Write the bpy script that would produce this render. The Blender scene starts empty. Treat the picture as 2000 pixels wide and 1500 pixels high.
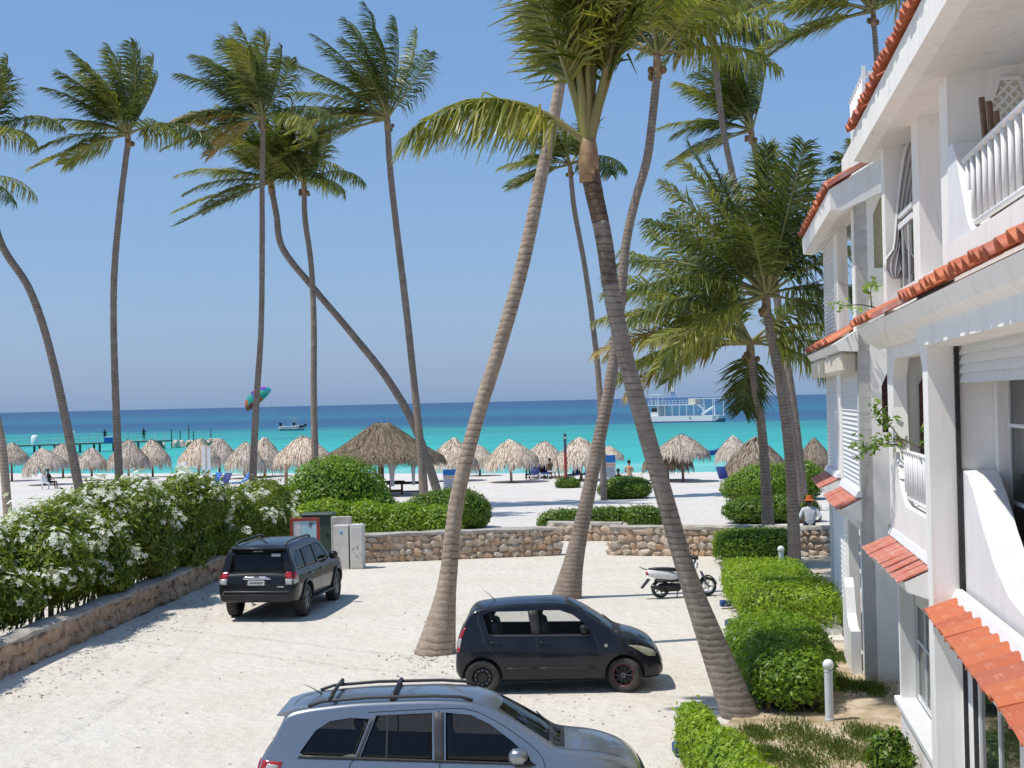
import bpy, bmesh, math, random
import numpy as np
from mathutils import Vector, Matrix, Euler

# ------------------------------------------------------------------ camera, sky, sun, exposure
SC = bpy.context.scene
COL = SC.collection
FPX, CAMH = 3000.0, 5.0                     # focal length in photo pixels (2000 wide), eye height
PITCH, ROLL = math.atan(33.5 / FPX), math.radians(1.29)
cam_data = bpy.data.cameras.new('camera')
cam_data.sensor_width = 36.0
cam_data.lens = 36.0 * FPX / 2000.0
cam_data.clip_start = 0.1
cam_data.clip_end = 60000.0
cam = bpy.data.objects.new('camera', cam_data)
COL.objects.link(cam)
cam.matrix_world = (Matrix.Translation((0, 0, CAMH)) @ Matrix.Rotation(math.pi / 2 + PITCH, 4, 'X')
                    @ Matrix.Rotation(-ROLL, 4, 'Z'))
SC.camera = cam

SUN_EL = math.radians(64.0)
SUN_H = Vector((-0.965, -0.26, 0)).normalized()          # horizontal direction towards the sun
world = bpy.data.worlds.new('World')
SC.world = world
world.use_nodes = True
wn = world.node_tree.nodes
sky = wn.new('ShaderNodeTexSky')
sky.sky_type = 'NISHITA'
sky.sun_disc = False
sky.sun_elevation = SUN_EL
sky.sun_rotation = math.atan2(SUN_H.x, SUN_H.y)
sky.altitude = 0.0
sky.air_density = 1.0
sky.dust_density = 0.9
sky.ozone_density = 1.5
wn['Background'].inputs['Strength'].default_value = 0.093
haze_mix = wn.new('ShaderNodeMix'); haze_mix.data_type = 'RGBA'        # even blue tropical air over the whole dome
haze_mix.inputs[0].default_value = 0.50
haze_mix.inputs[7].default_value = (1.98, 4.18, 8.50, 1)
world.node_tree.links.new(sky.outputs['Color'], haze_mix.inputs[6])
world.node_tree.links.new(haze_mix.outputs[2], wn['Background'].inputs['Color'])

sun_data = bpy.data.lights.new('sun', 'SUN')
sun_data.energy = 3.85
sun_data.angle = math.radians(0.55)
sun_data.color = (1.0, 0.955, 0.88)
sun = bpy.data.objects.new('sun', sun_data)
COL.objects.link(sun)
sun_dir = Vector((SUN_H.x * math.cos(SUN_EL), SUN_H.y * math.cos(SUN_EL), math.sin(SUN_EL)))
sun.rotation_euler = sun_dir.to_track_quat('Z', 'Y').to_euler()
sun.location = (-20, -10, 40)

SC.view_settings.view_transform = 'Standard'
SC.view_settings.look = 'None'
SC.view_settings.exposure = 0.14
SC.view_settings.gamma = 1.0
SC.view_settings.use_curve_mapping = False
SC.cycles.max_bounces = 8
SC.cycles.diffuse_bounces = 5
SC.cycles.glossy_bounces = 3
SC.cycles.transmission_bounces = 6
SC.cycles.transparent_max_bounces = 8
SC.cycles.caustics_reflective = False
SC.cycles.caustics_refractive = False
SC.cycles.use_denoising = True

# ------------------------------------------------------------------ where things stand (survey of the photograph)
_f = Vector((0, math.cos(PITCH), math.sin(PITCH)))
_r0 = Vector((1, 0, 0)); _u0 = _r0.cross(_f)
_r = _r0 * math.cos(ROLL) - _u0 * math.sin(ROLL)
_u = _r0 * math.sin(ROLL) + _u0 * math.cos(ROLL)
def ray(px, py): return _r * ((px - 1000) / FPX) - _u * ((py - 750) / FPX) + _f
def gp(px, py, z=0.0):
    d = ray(px, py); return Vector((0, 0, CAMH)) + d * ((z - CAMH) / d.z)
def at(px, py, Y):
    d = ray(px, py); return Vector((0, 0, CAMH)) + d * (Y / d.y)
BA = math.radians(7.6)                                   # the house stands turned by this much
def bloc(p): return Vector((p[0] * math.cos(BA) - p[1] * math.sin(BA), p[0] * math.sin(BA) + p[1] * math.cos(BA), p[2]))

RND = random.Random(7)
NP = np.random.default_rng(11)

# ------------------------------------------------------------------ objects
def tag(o, label=None, cat=None, group=None, kind=None):
    if label: o['label'] = label
    if cat: o['category'] = cat
    if group: o['group'] = group
    if kind: o['kind'] = kind
    return o
def empty(name, loc=(0, 0, 0), rz=0.0, label=None, cat=None, group=None, kind=None):
    o = bpy.data.objects.new(name, None)
    COL.objects.link(o); o.location = loc; o.rotation_euler = (0, 0, rz); o.empty_display_size = 0.2
    return tag(o, label, cat, group, kind)
def link(name, me, mat=None, parent=None, loc=None, rot=None, scale=None):
    o = bpy.data.objects.new(name, me)
    COL.objects.link(o)
    if mat is not None and len(me.materials) == 0: me.materials.append(mat)
    if parent is not None: o.parent = parent
    if loc is not None: o.location = loc
    if rot is not None: o.rotation_euler = rot
    if scale is not None: o.scale = scale
    return o
def copy_tree(o, parent=None):
    c = o.copy(); COL.objects.link(c); c.parent = parent
    for ch in list(o.children): copy_tree(ch, c)
    return c
def np_mesh(name, V, F, smooth=False):
    """V (n,3); F (m,k) int array, all faces with k corners"""
    me = bpy.data.meshes.new(name)
    V = np.asarray(V, dtype=np.float32); F = np.asarray(F, dtype=np.int32)
    m, k = F.shape
    me.vertices.add(len(V)); me.vertices.foreach_set('co', V.ravel())
    me.loops.add(m * k); me.loops.foreach_set('vertex_index', F.ravel())
    me.polygons.add(m)
    me.polygons.foreach_set('loop_start', np.arange(0, m * k, k, dtype=np.int32))
    me.polygons.foreach_set('loop_total', np.full(m, k, dtype=np.int32))
    if smooth: me.polygons.foreach_set('use_smooth', np.ones(m, dtype=bool))
    me.update(calc_edges=True)
    return me

class MB:
    def __init__(s): s.v = []; s.f = []
    def add(s, vs, fs):
        n = len(s.v); s.v.extend([tuple(v) for v in vs]); s.f.extend([tuple(i + n for i in f) for f in fs]); return s
    def box(s, x0, x1, y0, y1, z0, z1, M=None):
        vs = [Vector((x, y, z)) for z in (z0, z1) for y in (y0, y1) for x in (x0, x1)]
        if M is not None: vs = [M @ v for v in vs]
        return s.add(vs, [(0, 2, 3, 1), (4, 5, 7, 6), (0, 1, 5, 4), (2, 6, 7, 3), (0, 4, 6, 2), (1, 3, 7, 5)])
    def bevbox(s, x0, x1, y0, y1, z0, z1, b=0.01, M=None):
        cx, cy, cz = (x0 + x1) / 2, (y0 + y1) / 2, (z0 + z1) / 2
        vs = []
        for z in (z0, z1):
            for y in (y0, y1):
                for x in (x0, x1):
                    sx, sy, sz = (1 if x > cx else -1), (1 if y > cy else -1), (1 if z > cz else -1)
                    vs += [(x, y - sy * b, z - sz * b), (x - sx * b, y, z - sz * b), (x - sx * b, y - sy * b, z)]
        bm = bmesh.new()
        for v in vs: bm.verts.new(v)
        bmesh.ops.convex_hull(bm, input=bm.verts)
        bm.verts.index_update()
        P = [v.co.copy() for v in bm.verts]
        if M is not None: P = [M @ p for p in P]
        s.add(P, [[v.index for v in f.verts] for f in bm.faces]); bm.free(); return s
    def tube(s, path, radii, n=8, cap=True):
        path = [Vector(p) for p in path]
        if not hasattr(radii, '__len__'): radii = [radii] * len(path)
        base = len(s.v); t0 = None
        for i, p in enumerate(path):
            t = (path[min(i + 1, len(path) - 1)] - path[max(i - 1, 0)]).normalized()
            if t0 is None:
                a = t.orthogonal().normalized()
            else:
                a = (a - t * a.dot(t))
                a = a.normalized() if a.length > 1e-6 else t.orthogonal().normalized()
            t0 = t; b = t.cross(a)
            for k in range(n):
                an = 2 * math.pi * k / n
                s.v.append(tuple(p + (a * math.cos(an) + b * math.sin(an)) * radii[i]))
        for i in range(len(path) - 1):
            for k in range(n):
                k2 = (k + 1) % n
                s.f.append((base + i * n + k, base + i * n + k2, base + (i + 1) * n + k2, base + (i + 1) * n + k))
        if cap:
            s.f.append(tuple(base + k for k in reversed(range(n))))
            s.f.append(tuple(base + (len(path) - 1) * n + k for k in range(n)))
        return s
    def lathe(s, prof, n=16, M=None, axis='Z'):
        """prof: list of (radius, height)"""
        base = len(s.v)
        for r, h in prof:
            for k in range(n):
                a = 2 * math.pi * k / n
                v = Vector((r * math.cos(a), r * math.sin(a), h))
                if axis == 'Y': v = Vector((v.x, v.z, v.y))
                if axis == 'X': v = Vector((v.z, v.x, v.y))
                s.v.append(tuple(M @ v if M is not None else v))
        for i in range(len(prof) - 1):
            for k in range(n):
                k2 = (k + 1) % n
                s.f.append((base + i * n + k, base + i * n + k2, base + (i + 1) * n + k2, base + (i + 1) * n + k))
        return s
    def ball(s, c, r, n=12, m=8, sc=(1, 1, 1)):
        prof = [(max(1e-4, math.sin(math.pi * i / m)), -math.cos(math.pi * i / m)) for i in range(m + 1)]
        M = Matrix.Translation(c) @ Matrix.Diagonal((r * sc[0], r * sc[1], r * sc[2], 1))
        return s.lathe(prof, n, M)
    def prism(s, poly, fn0, fn1):
        """poly 2D points; fn0/fn1 map them to the two end faces"""
        n = len(poly); vs = [fn0(*p) for p in poly] + [fn1(*p) for p in poly]
        fs = [tuple(range(n)), tuple(reversed(range(n, 2 * n)))] + [(i, n + i, n + (i + 1) % n, (i + 1) % n) for i in range(n)]
        return s.add(vs, fs)
    def mesh(s, name, smooth=False, fix=True):
        me = bpy.data.meshes.new(name)
        me.from_pydata(s.v, [], s.f)
        if fix:
            bm = bmesh.new(); bm.from_mesh(me); bmesh.ops.recalc_face_normals(bm, faces=bm.faces); bm.to_mesh(me); bm.free()
        if smooth:
            me.polygons.foreach_set('use_smooth', [True] * len(me.polygons))
            if smooth is not True: me.set_sharp_from_angle(angle=math.radians(smooth))
        me.update()
        return me
    def build(s, name, mat=None, parent=None, smooth=False, **k):
        return link(name, s.mesh(name, smooth), mat, parent, **k)

def spline(pts, n):
    """Catmull-Rom through pts, n samples"""
    P = [np.array(p, float) for p in pts]
    P = [2 * P[0] - P[1]] + P + [2 * P[-1] - P[-2]]
    out = []; m = len(P) - 3
    for i in range(n):
        t = i / (n - 1) * m; k = min(int(t), m - 1); t -= k
        a, b, c, d = P[k:k + 4]
        out.append(0.5 * (2 * b + (c - a) * t + (2 * a - 5 * b + 4 * c - d) * t * t + (3 * b - a - 3 * c + d) * t ** 3))
    return out
def interp(pts):
    xs = [p[0] for p in pts]; ys = [p[1] for p in pts]
    return lambda x: float(np.interp(x, xs, ys))
def smoothinterp(pts):
    """monotone cubic through (x, y) points"""
    xs = np.array([p[0] for p in pts], float); ys = np.array([p[1] for p in pts], float)
    h = np.diff(xs); d = np.diff(ys) / h; m = np.zeros(len(xs)); m[0] = d[0]; m[-1] = d[-1]
    for i in range(1, len(xs) - 1):
        m[i] = 0 if d[i - 1] * d[i] <= 0 else 2 * d[i - 1] * d[i] / (d[i - 1] + d[i])
    def f(x):
        if x <= xs[0]: return float(ys[0])
        if x >= xs[-1]: return float(ys[-1])
        i = int(np.searchsorted(xs, x) - 1); t = (x - xs[i]) / h[i]
        return float((2 * t**3 - 3 * t**2 + 1) * ys[i] + (t**3 - 2 * t**2 + t) * h[i] * m[i] + (-2 * t**3 + 3 * t**2) * ys[i + 1] + (t**3 - t**2) * h[i] * m[i + 1])
    return f

# ------------------------------------------------------------------ materials
def S(r, g, b):   # sRGB 0-255 -> linear
    return tuple(((c / 255) / 12.92 if c / 255 <= 0.04045 else ((c / 255 + 0.055) / 1.055) ** 2.4) for c in (r, g, b))
class NT:
    def __init__(s, name):
        s.m = bpy.data.materials.new(name); s.m.use_nodes = True
        s.t = s.m.node_tree; s.n = s.t.nodes; s.b = s.n['Principled BSDF']; s.out = s.n['Material Output']
    def new(s, typ, **k):
        nd = s.n.new(typ)
        for a, v in k.items(): setattr(nd, a, v)
        return nd
    def ln(s, a, b): s.t.links.new(a, b)
    def coords(s, kind='Object'): return s.new('ShaderNodeTexCoord').outputs[kind]
    def noise(s, vec, scale, detail=4.0, rough=0.55, dist=0.0):
        n = s.new('ShaderNodeTexNoise'); n.inputs['Scale'].default_value = scale; n.inputs['Detail'].default_value = detail
        n.inputs['Roughness'].default_value = rough; n.inputs['Distortion'].default_value = dist
        if vec is not None: s.ln(vec, n.inputs['Vector'])
        return n.outputs['Fac']
    def ramp(s, fac, stops):
        r = s.new('ShaderNodeValToRGB'); cr = r.color_ramp
        while len(cr.elements) < len(stops): cr.elements.new(0.5)
        for e, (p, c) in zip(cr.elements, stops): e.position = p; e.color = (*c, 1) if len(c) == 3 else c
        s.ln(fac, r.inputs['Fac']); return r.outputs['Color']
    def mix(s, fac, a, b, mode='MIX'):
        m = s.new('ShaderNodeMix'); m.data_type = 'RGBA'; m.blend_type = mode
        for sock, v in ((m.inputs[0], fac), (m.inputs[6], a), (m.inputs[7], b)):
            if isinstance(v, (int, float)): sock.default_value = v
            elif isinstance(v, tuple): sock.default_value = (*v, 1) if len(v) == 3 else v
            else: s.ln(v, sock)
        return m.outputs[2]
    def bump(s, h, strength=0.3, dist=0.02):
        b = s.new('ShaderNodeBump'); b.inputs['Strength'].default_value = strength; b.inputs['Distance'].default_value = dist
        s.ln(h, b.inputs['Height']); s.ln(b.outputs['Normal'], s.b.inputs['Normal']); return b
    def col(s, c):
        if isinstance(c, tuple): s.b.inputs['Base Color'].default_value = (*c, 1)
        else: s.ln(c, s.b.inputs['Base Color'])
    def set(s, **k):
        for a, v in k.items(): s.b.inputs[{'rough': 'Roughness', 'metal': 'Metallic', 'spec': 'Specular IOR Level', 'coat': 'Coat Weight', 'coatr': 'Coat Roughness', 'ior': 'IOR', 'trans': 'Transmission Weight', 'alpha': 'Alpha'}[a]].default_value = v
def pm(name, c1, c2=None, scale=6.0, rough=0.6, bump=0.0, bscale=40.0, bdist=0.01, metal=0.0, spec=0.4, coat=0.0, lo=0.35, hi=0.65, detail=4.0, kind='Object'):
    t = NT(name); t.set(rough=rough, metal=metal, spec=spec, coat=coat, coatr=0.05)
    v = t.coords(kind)
    if c2 is None: c2 = tuple(x * 0.86 for x in c1)
    t.col(t.ramp(t.noise(v, scale, detail), [(lo, c1), (hi, c2)]))
    if bump: t.bump(t.noise(v, bscale, 5.0), bump, bdist)
    return t.m
def leafmat(name, dark, mid, light, rough=0.45, trans=0.35, clump=1.2, spec=0.4, brown=0.03):
    """leaves: every blade its own tone, broad patches of older and younger growth, a few withered blades"""
    t = NT(name)
    g = t.new('ShaderNodeNewGeometry')
    wither = tuple(a * .5 + b for a, b in zip(mid, (0.10, 0.02, 0.0)))
    c = t.ramp(g.outputs['Random Per Island'], [(0.0, dark), (0.45, mid), (0.94 - brown, light), (0.985 - brown * .5, light), (1.0, wither)])
    n = t.noise(t.coords('Object'), clump, 4.0, 0.6)
    c = t.mix(1.0, c, t.ramp(n, [(0.30, (0.70, 0.76, 0.70)), (0.5, (1, 1, 1)), (0.70, (1.22, 1.12, 0.95))]), 'MULTIPLY')
    t.col(c); t.set(rough=rough, spec=spec)
    tr = t.new('ShaderNodeBsdfTranslucent'); t.ln(t.mix(1.0, c, (1.25, 1.35, 0.55), 'MULTIPLY'), tr.inputs['Color'])
    mx = t.new('ShaderNodeMixShader'); mx.inputs[0].default_value = trans
    t.ln(t.b.outputs[0], mx.inputs[1]); t.ln(tr.outputs[0], mx.inputs[2]); t.ln(mx.outputs[0], t.out.inputs['Surface'])
    return t.m

M = {}
# plaster, tiles, glass ...
def plaster():
    t = NT('white_plaster'); t.set(rough=0.85, spec=0.2); v = t.coords('Object')
    base = t.ramp(t.noise(v, 0.9, 5), [(0.3, (0.83, 0.81, 0.775)), (0.7, (0.77, 0.755, 0.725))])
    mp = t.new('ShaderNodeMapping'); mp.inputs['Scale'].default_value = (3, 3, 0.35); t.ln(v, mp.inputs['Vector'])
    streak = t.ramp(t.noise(mp.outputs[0], 2.2, 5), [(0.52, (1, 1, 1)), (0.66, (0.93, 0.92, 0.90)), (0.8, (0.80, 0.775, 0.735))])
    c = t.mix(1.0, base, streak, 'MULTIPLY')
    vr = t.new('ShaderNodeTexVoronoi'); vr.feature = 'DISTANCE_TO_EDGE'; vr.inputs['Scale'].default_value = .55; t.ln(v, vr.inputs['Vector'])     # hairline cracks
    crk = t.mix(t.ramp(t.noise(v, .5, 3), [(0.5, (0, 0, 0)), (0.6, (1, 1, 1))]), (1, 1, 1), t.ramp(vr.outputs['Distance'], [(0.0, (0.72, 0.70, 0.67)), (0.006, (1, 1, 1))]))
    c = t.mix(1.0, c, crk, 'MULTIPLY')
    sp = t.new('ShaderNodeSeparateXYZ'); t.ln(v, sp.inputs[0]); ad = t.new('ShaderNodeMath', operation='MULTIPLY_ADD'); ad.inputs[1].default_value = .9; t.ln(t.noise(v, 2.5, 6, .7), ad.inputs[0]); t.ln(sp.outputs['Z'], ad.inputs[2])
    c = t.mix(t.ramp(ad.outputs[0], [(0.40, (1, 1, 1)), (0.72, (0, 0, 0))]), c, (0.55, 0.47, 0.37))          # sand splashed up the foot of the walls
    t.col(c); t.bump(t.noise(v, 35, 5), 0.12, 0.01); return t.m
M['plaster'] = plaster()
M['cream'] = pm('cream_plaster', (0.66, 0.60, 0.49), (0.60, 0.55, 0.46), 2.0, 0.8)
M['white'] = pm('white_paint', (0.80, 0.80, 0.79), (0.74, 0.74, 0.735), 3.0, 0.45)
M['white_dirty'] = pm('weathered_white_paint', (0.72, 0.70, 0.66), (0.55, 0.52, 0.46), 4.0, 0.7, 0.1)
def tile_mat():
    t = NT('terracotta_paint'); t.set(rough=0.55, spec=0.35); v = t.coords('Object')
    oi = t.new('ShaderNodeObjectInfo')
    base = t.ramp(oi.outputs['Random'], [(0.0, (0.42, 0.105, 0.050)), (0.35, (0.52, 0.155, 0.065)), (0.7, (0.46, 0.12, 0.055)), (1.0, (0.40, 0.13, 0.085))])
    worn = t.ramp(t.noise(v, 7, 6, 0.65), [(0.56, (0, 0, 0)), (0.74, (1, 1, 1))])
    c = t.mix(worn, base, (0.56, 0.27, 0.19))
    dark = t.ramp(t.noise(v, 3.1, 6, 0.7), [(0.66, (0, 0, 0)), (0.74, (1, 1, 1))])
    c = t.mix(dark, c, (0.12, 0.075, 0.05)); t.col(c); t.bump(t.noise(v, 60, 4), 0.15, 0.005); return t.m
M['tile'] = tile_mat()
def faded_tile():
    t = NT('faded_red_paint'); t.set(rough=0.6, spec=0.3); v = t.coords('Object')
    n = t.noise(v, 2.2, 6, 0.65)
    c = t.ramp(n, [(0.34, (0.48, 0.125, 0.075)), (0.5, (0.52, 0.20, 0.145)), (0.62, (0.54, 0.36, 0.32))])
    ch = t.ramp(t.noise(v, 14, 3), [(0.70, (0, 0, 0)), (0.75, (1, 1, 1))])
    t.col(t.mix(ch, c, (0.62, 0.42, 0.22))); t.bump(n, 0.1, 0.01); return t.m
M['tile_faded'] = faded_tile()
M['alu'] = pm('white_aluminium', (0.70, 0.71, 0.71), (0.64, 0.65, 0.66), 4, 0.35)
M['alu_grey'] = pm('grey_aluminium', (0.30, 0.32, 0.33), (0.22, 0.24, 0.25), 4, 0.4)
M['rubber'] = pm('black_rubber', (0.02, 0.02, 0.021), (0.03, 0.03, 0.03), 8, 0.6)
M['redwood'] = pm('red_brown_wood', (0.09, 0.022, 0.015), (0.055, 0.015, 0.012), 9, 0.5, 0.2)
M['wood'] = pm('weathered_wood', (0.20, 0.11, 0.06), (0.11, 0.06, 0.035), 12, 0.65, 0.3)
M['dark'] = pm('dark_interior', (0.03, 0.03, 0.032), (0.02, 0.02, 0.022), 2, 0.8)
M['curtain'] = pm('white_net_curtain', (0.70, 0.69, 0.68), (0.58, 0.57, 0.56), 20, 0.9, 0.3)
def glass(name, tint, rough=0.02, alpha=0.75, spec=0.5, clear=0.55):
    """window glass: partly clear, partly mirroring"""
    t = NT(name); t.set(rough=rough, spec=spec); t.col(tint)
    tr = t.new('ShaderNodeBsdfTransparent'); tr.inputs['Color'].default_value = (*[min(1, clear + x * 2) for x in tint], 1)
    fr = t.new('ShaderNodeFresnel'); fr.inputs['IOR'].default_value = 1.5
    mp = t.new('ShaderNodeMapRange'); mp.inputs['From Min'].default_value = 0.0; mp.inputs['From Max'].default_value = 1.0
    mp.inputs['To Min'].default_value = alpha; mp.inputs['To Max'].default_value = 1.0
    t.ln(fr.outputs[0], mp.inputs['Value'])
    mx = t.new('ShaderNodeMixShader'); t.ln(mp.outputs[0], mx.inputs[0]); t.ln(tr.outputs[0], mx.inputs[1]); t.ln(t.b.outputs[0], mx.inputs[2])
    t.ln(mx.outputs[0], t.out.inputs['Surface']); return t.m
M['window'] = glass('window_glass', (0.03, 0.045, 0.04), 0.03, 0.55, 0.8)
M['curtain_warm'] = pm('pale_yellow_curtain', (0.42, 0.38, 0.26), (0.33, 0.30, 0.20), 18, 0.85, 0.3)
M['grass'] = leafmat('grass_blades', (0.05, 0.085, 0.015), (0.10, 0.15, 0.024), (0.19, 0.22, 0.045), 0.6, 0.3)
M['hedge'] = leafmat('hedge_leaves', (0.075, 0.150, 0.014), (0.165, 0.280, 0.024), (0.26, 0.40, 0.042), 0.42, 0.40)
M['hedge_light'] = leafmat('young_hedge_leaves', (0.14, 0.235, 0.018), (0.25, 0.375, 0.032), (0.36, 0.49, 0.055), 0.42, 0.40)
M['hedge_dark'] = leafmat('dark_shrub_leaves', (0.055, 0.115, 0.013), (0.115, 0.205, 0.020), (0.19, 0.30, 0.032), 0.42, 0.38)
M['bush'] = leafmat('flowering_shrub_leaves', (0.065, 0.115, 0.012), (0.145, 0.215, 0.022), (0.28, 0.31, 0.036), 0.42, 0.34)
M['twig'] = pm('brown_twigs', (0.075, 0.050, 0.032), (0.12, 0.085, 0.055), 12, 0.9)
M['flower'] = leafmat('white_petals', (0.72, 0.72, 0.66), (0.84, 0.84, 0.80), (0.9, 0.9, 0.87), 0.6, 0.25)
M['dead'] = pm('dry_brown_leaf', (0.18, 0.10, 0.05), (0.10, 0.06, 0.03), 12, 0.9)
# ------------------------------------------------------------------ ground, beach, sea
def shore(x): return 113.0 - (0.48 if x < 0 else 0.33) * x
_ph = [(NP.uniform(0.25, 1.6), NP.uniform(0.25, 1.6), NP.uniform(0, 6.28)) for _ in range(14)]
def sand_z(x, y):
    s = y - shore(x)
    und = sum(math.sin(a * x + b * y + p) for a, b, p in _ph) / 14.0
    k = min(1.0, max(0.0, (62 - y) / 6)) * min(1.0, max(0.0, (9 - abs(x + 1)) / 3))
    z = 0.035 * und * k
    if y < 22: z -= .07 * min(22 - y, 5)
    if s > -7: z -= 0.045 * (s + 7)
    return max(z, -4.0)
def build_ground():
    xs = np.concatenate([np.linspace(-400, -17, 24), np.arange(-16, 13, 0.4), np.linspace(14, 400, 24)])
    ys = np.concatenate([np.linspace(-80, 12, 6), np.arange(13, 62, 0.45), np.arange(62, 160, 2.5), np.linspace(165, 420, 10)])
    V = np.array([(x, y, sand_z(x, y)) for y in ys for x in xs])
    nx = len(xs); idx = np.arange(len(ys) * nx).reshape(len(ys), nx)
    F = np.stack([idx[:-1, :-1], idx[:-1, 1:], idx[1:, 1:], idx[1:, :-1]], -1).reshape(-1, 4)
    t = NT('pale_sand'); t.set(rough=0.95, spec=0.1); v = t.coords('Object')
    sep = t.new('ShaderNodeSeparateXYZ'); t.ln(v, sep.inputs[0])
    park = t.ramp(t.noise(v, 0.55, 7, 0.6), [(0.30, (0.62, 0.57, 0.485)), (0.5, (0.65, 0.605, 0.525)), (0.72, (0.68, 0.64, 0.565))])
    mp = t.new('ShaderNodeMapping'); mp.inputs['Rotation'].default_value = (0, 0, math.radians(12)); mp.inputs['Scale'].default_value = (0.45, 1.3, 1); t.ln(v, mp.inputs['Vector'])
    tracks = t.ramp(t.noise(mp.outputs[0], 1.0, 5, 0.6, 0.6), [(0.42, (1, 1, 1)), (0.54, (0.975, 0.97, 0.965)), (0.62, (1, 1, 1))])
    park = t.mix(1.0, park, tracks, 'MULTIPLY')
    speck = t.ramp(t.noise(v, 22, 4, 0.75), [(0.60, (1, 1, 1)), (0.74, (0.80, 0.76, 0.71))])
    park = t.mix(1.0, park, speck, 'MULTIPLY')
    def track(ang, c, amp, fr, ph):      # a pair of wheel ruts bending gently across the sand
        def mth(op, a, b=None):
            n_ = t.new('ShaderNodeMath', operation=op)
            for i_, v_ in enumerate((a, b)):
                if v_ is None: continue
                if isinstance(v_, (int, float)): n_.inputs[i_].default_value = v_
                else: t.ln(v_, n_.inputs[i_])
            return n_.outputs[0]
        X, Y = sep.outputs['X'], sep.outputs['Y']; ca, sa = math.cos(ang), math.sin(ang)
        across = mth('ADD', mth('MULTIPLY', X, ca), mth('MULTIPLY', Y, sa)); along = mth('SUBTRACT', mth('MULTIPLY', Y, ca), mth('MULTIPLY', X, sa))
        f_ = mth('SUBTRACT', mth('ADD', across, mth('MULTIPLY', mth('SINE', mth('ADD', mth('MULTIPLY', along, fr), ph)), amp)), c)
        d_ = mth('ABSOLUTE', mth('SUBTRACT', mth('ABSOLUTE', f_), .78))
        return mth('SUBTRACT', 1.0, mth('MINIMUM', mth('DIVIDE', d_, .24), 1.0))
    ruts = None
    for a_ in ((.15, -4.2, 1.6, .12, .3), (1.15, 27.0, 1.6, .15, .5)):
        k_ = track(*a_)
        if ruts is None: ruts = k_
        else:
            mx_ = t.new('ShaderNodeMath', operation='MAXIMUM'); t.ln(ruts, mx_.inputs[0]); t.ln(k_, mx_.inputs[1]); ruts = mx_.outputs[0]
    rm_ = t.new('ShaderNodeMath', operation='MULTIPLY'); t.ln(ruts, rm_.inputs[0]); t.ln(t.ramp(t.noise(v, .8, 6, .75), [(.42, (0, 0, 0)), (.66, (1, 1, 1))]), rm_.inputs[1]); ruts = rm_.outputs[0]
    park = t.mix(ruts, park, t.mix(1.0, park, (0.93, 0.925, 0.92), 'MULTIPLY'))
    beach = t.ramp(t.noise(v, 0.25, 6, 0.6), [(0.3, (0.59, 0.555, 0.505)), (0.7, (0.65, 0.615, 0.565))])
    f = t.new('ShaderNodeMapRange'); f.inputs['From Min'].default_value = 48; f.inputs['From Max'].default_value = 62; t.ln(sep.outputs['Y'], f.inputs['Value'])
    t.col(t.mix(f.outputs[0], park, beach))
    vor = t.new('ShaderNodeTexVoronoi'); vor.inputs['Scale'].default_value = 3.4; t.ln(v, vor.inputs['Vector'])
    ad = t.new('ShaderNodeMath', operation='ADD'); mu = t.new('ShaderNodeMath', operation='MULTIPLY'); mu.inputs[1].default_value = 0.55
    t.ln(vor.outputs['Distance'], mu.inputs[0]); t.ln(mu.outputs[0], ad.inputs[0]); t.ln(t.noise(v, 5.5, 8, 0.65), ad.inputs[1])
    sb_ = t.new('ShaderNodeMath', operation='SUBTRACT'); t.ln(ad.outputs[0], sb_.inputs[0]); t.ln(ruts, sb_.inputs[1])
    t.bump(sb_.outputs[0], 0.75, 0.09)
    g = link('sand_ground', np_mesh('sand_ground', V, F, True), t.m); tag(g, 'pale sand of the car park and the beach', None, None, 'structure')
    # sea
    t = NT('clear_sea_water'); v = t.coords('Object')
    dot = t.new('ShaderNodeVectorMath', operation='DOT_PRODUCT'); dot.inputs[1].default_value = (0.42, 1.0, 0); t.ln(v, dot.inputs[0])
    mpn = t.new('ShaderNodeMapping'); mpn.inputs['Scale'].default_value = (0.006, 0.028, 1); mpn.inputs['Rotation'].default_value = (0, 0, math.radians(18)); t.ln(v, mpn.inputs['Vector'])
    nz = t.noise(mpn.outputs[0], 1.0, 5, 0.6, 0.4)
    dm = t.new('ShaderNodeMath', operation='MULTIPLY_ADD'); dm.inputs[1].default_value = 150.0; t.ln(nz, dm.inputs[0]); t.ln(dot.outputs['Value'], dm.inputs[2])
    den = t.new('ShaderNodeMath', operation='SUBTRACT'); t.ln(dm.outputs[0], den.inputs[0]); den.inputs[1].default_value = 75.0
    q = t.new('ShaderNodeMath', operation='DIVIDE'); q.inputs[0].default_value = 115.0; t.ln(den.outputs[0], q.inputs[1])
    col = t.ramp(q.outputs[0], [(0.02, (0.009, 0.055, 0.140)), (0.10, (0.009, 0.075, 0.160)), (0.17, (0.010, 0.120, 0.190)), (0.24, (0.006, 0.060, 0.150)), (0.33, (0.008, 0.105, 0.175)),
                             (0.40, (0.014, 0.270, 0.240)), (0.58, (0.020, 0.375, 0.320)), (0.85, (0.034, 0.430, 0.370)), (1.0, (0.15, 0.50, 0.44))])
    mps = t.new('ShaderNodeMapping'); mps.inputs['Scale'].default_value = (0.012, 0.11, 1); mps.inputs['Rotation'].default_value = (0, 0, math.radians(16)); t.ln(v, mps.inputs['Vector'])
    col = t.mix(1.0, col, t.ramp(t.noise(mps.outputs[0], 1.0, 7, 0.7), [(0.36, (0.78, 0.84, 0.88)), (0.5, (1, 1, 1)), (0.66, (1.15, 1.08, 1.05))]), 'MULTIPLY')
    t.col(col); t.set(rough=0.30, spec=0.10, ior=1.33)
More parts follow.
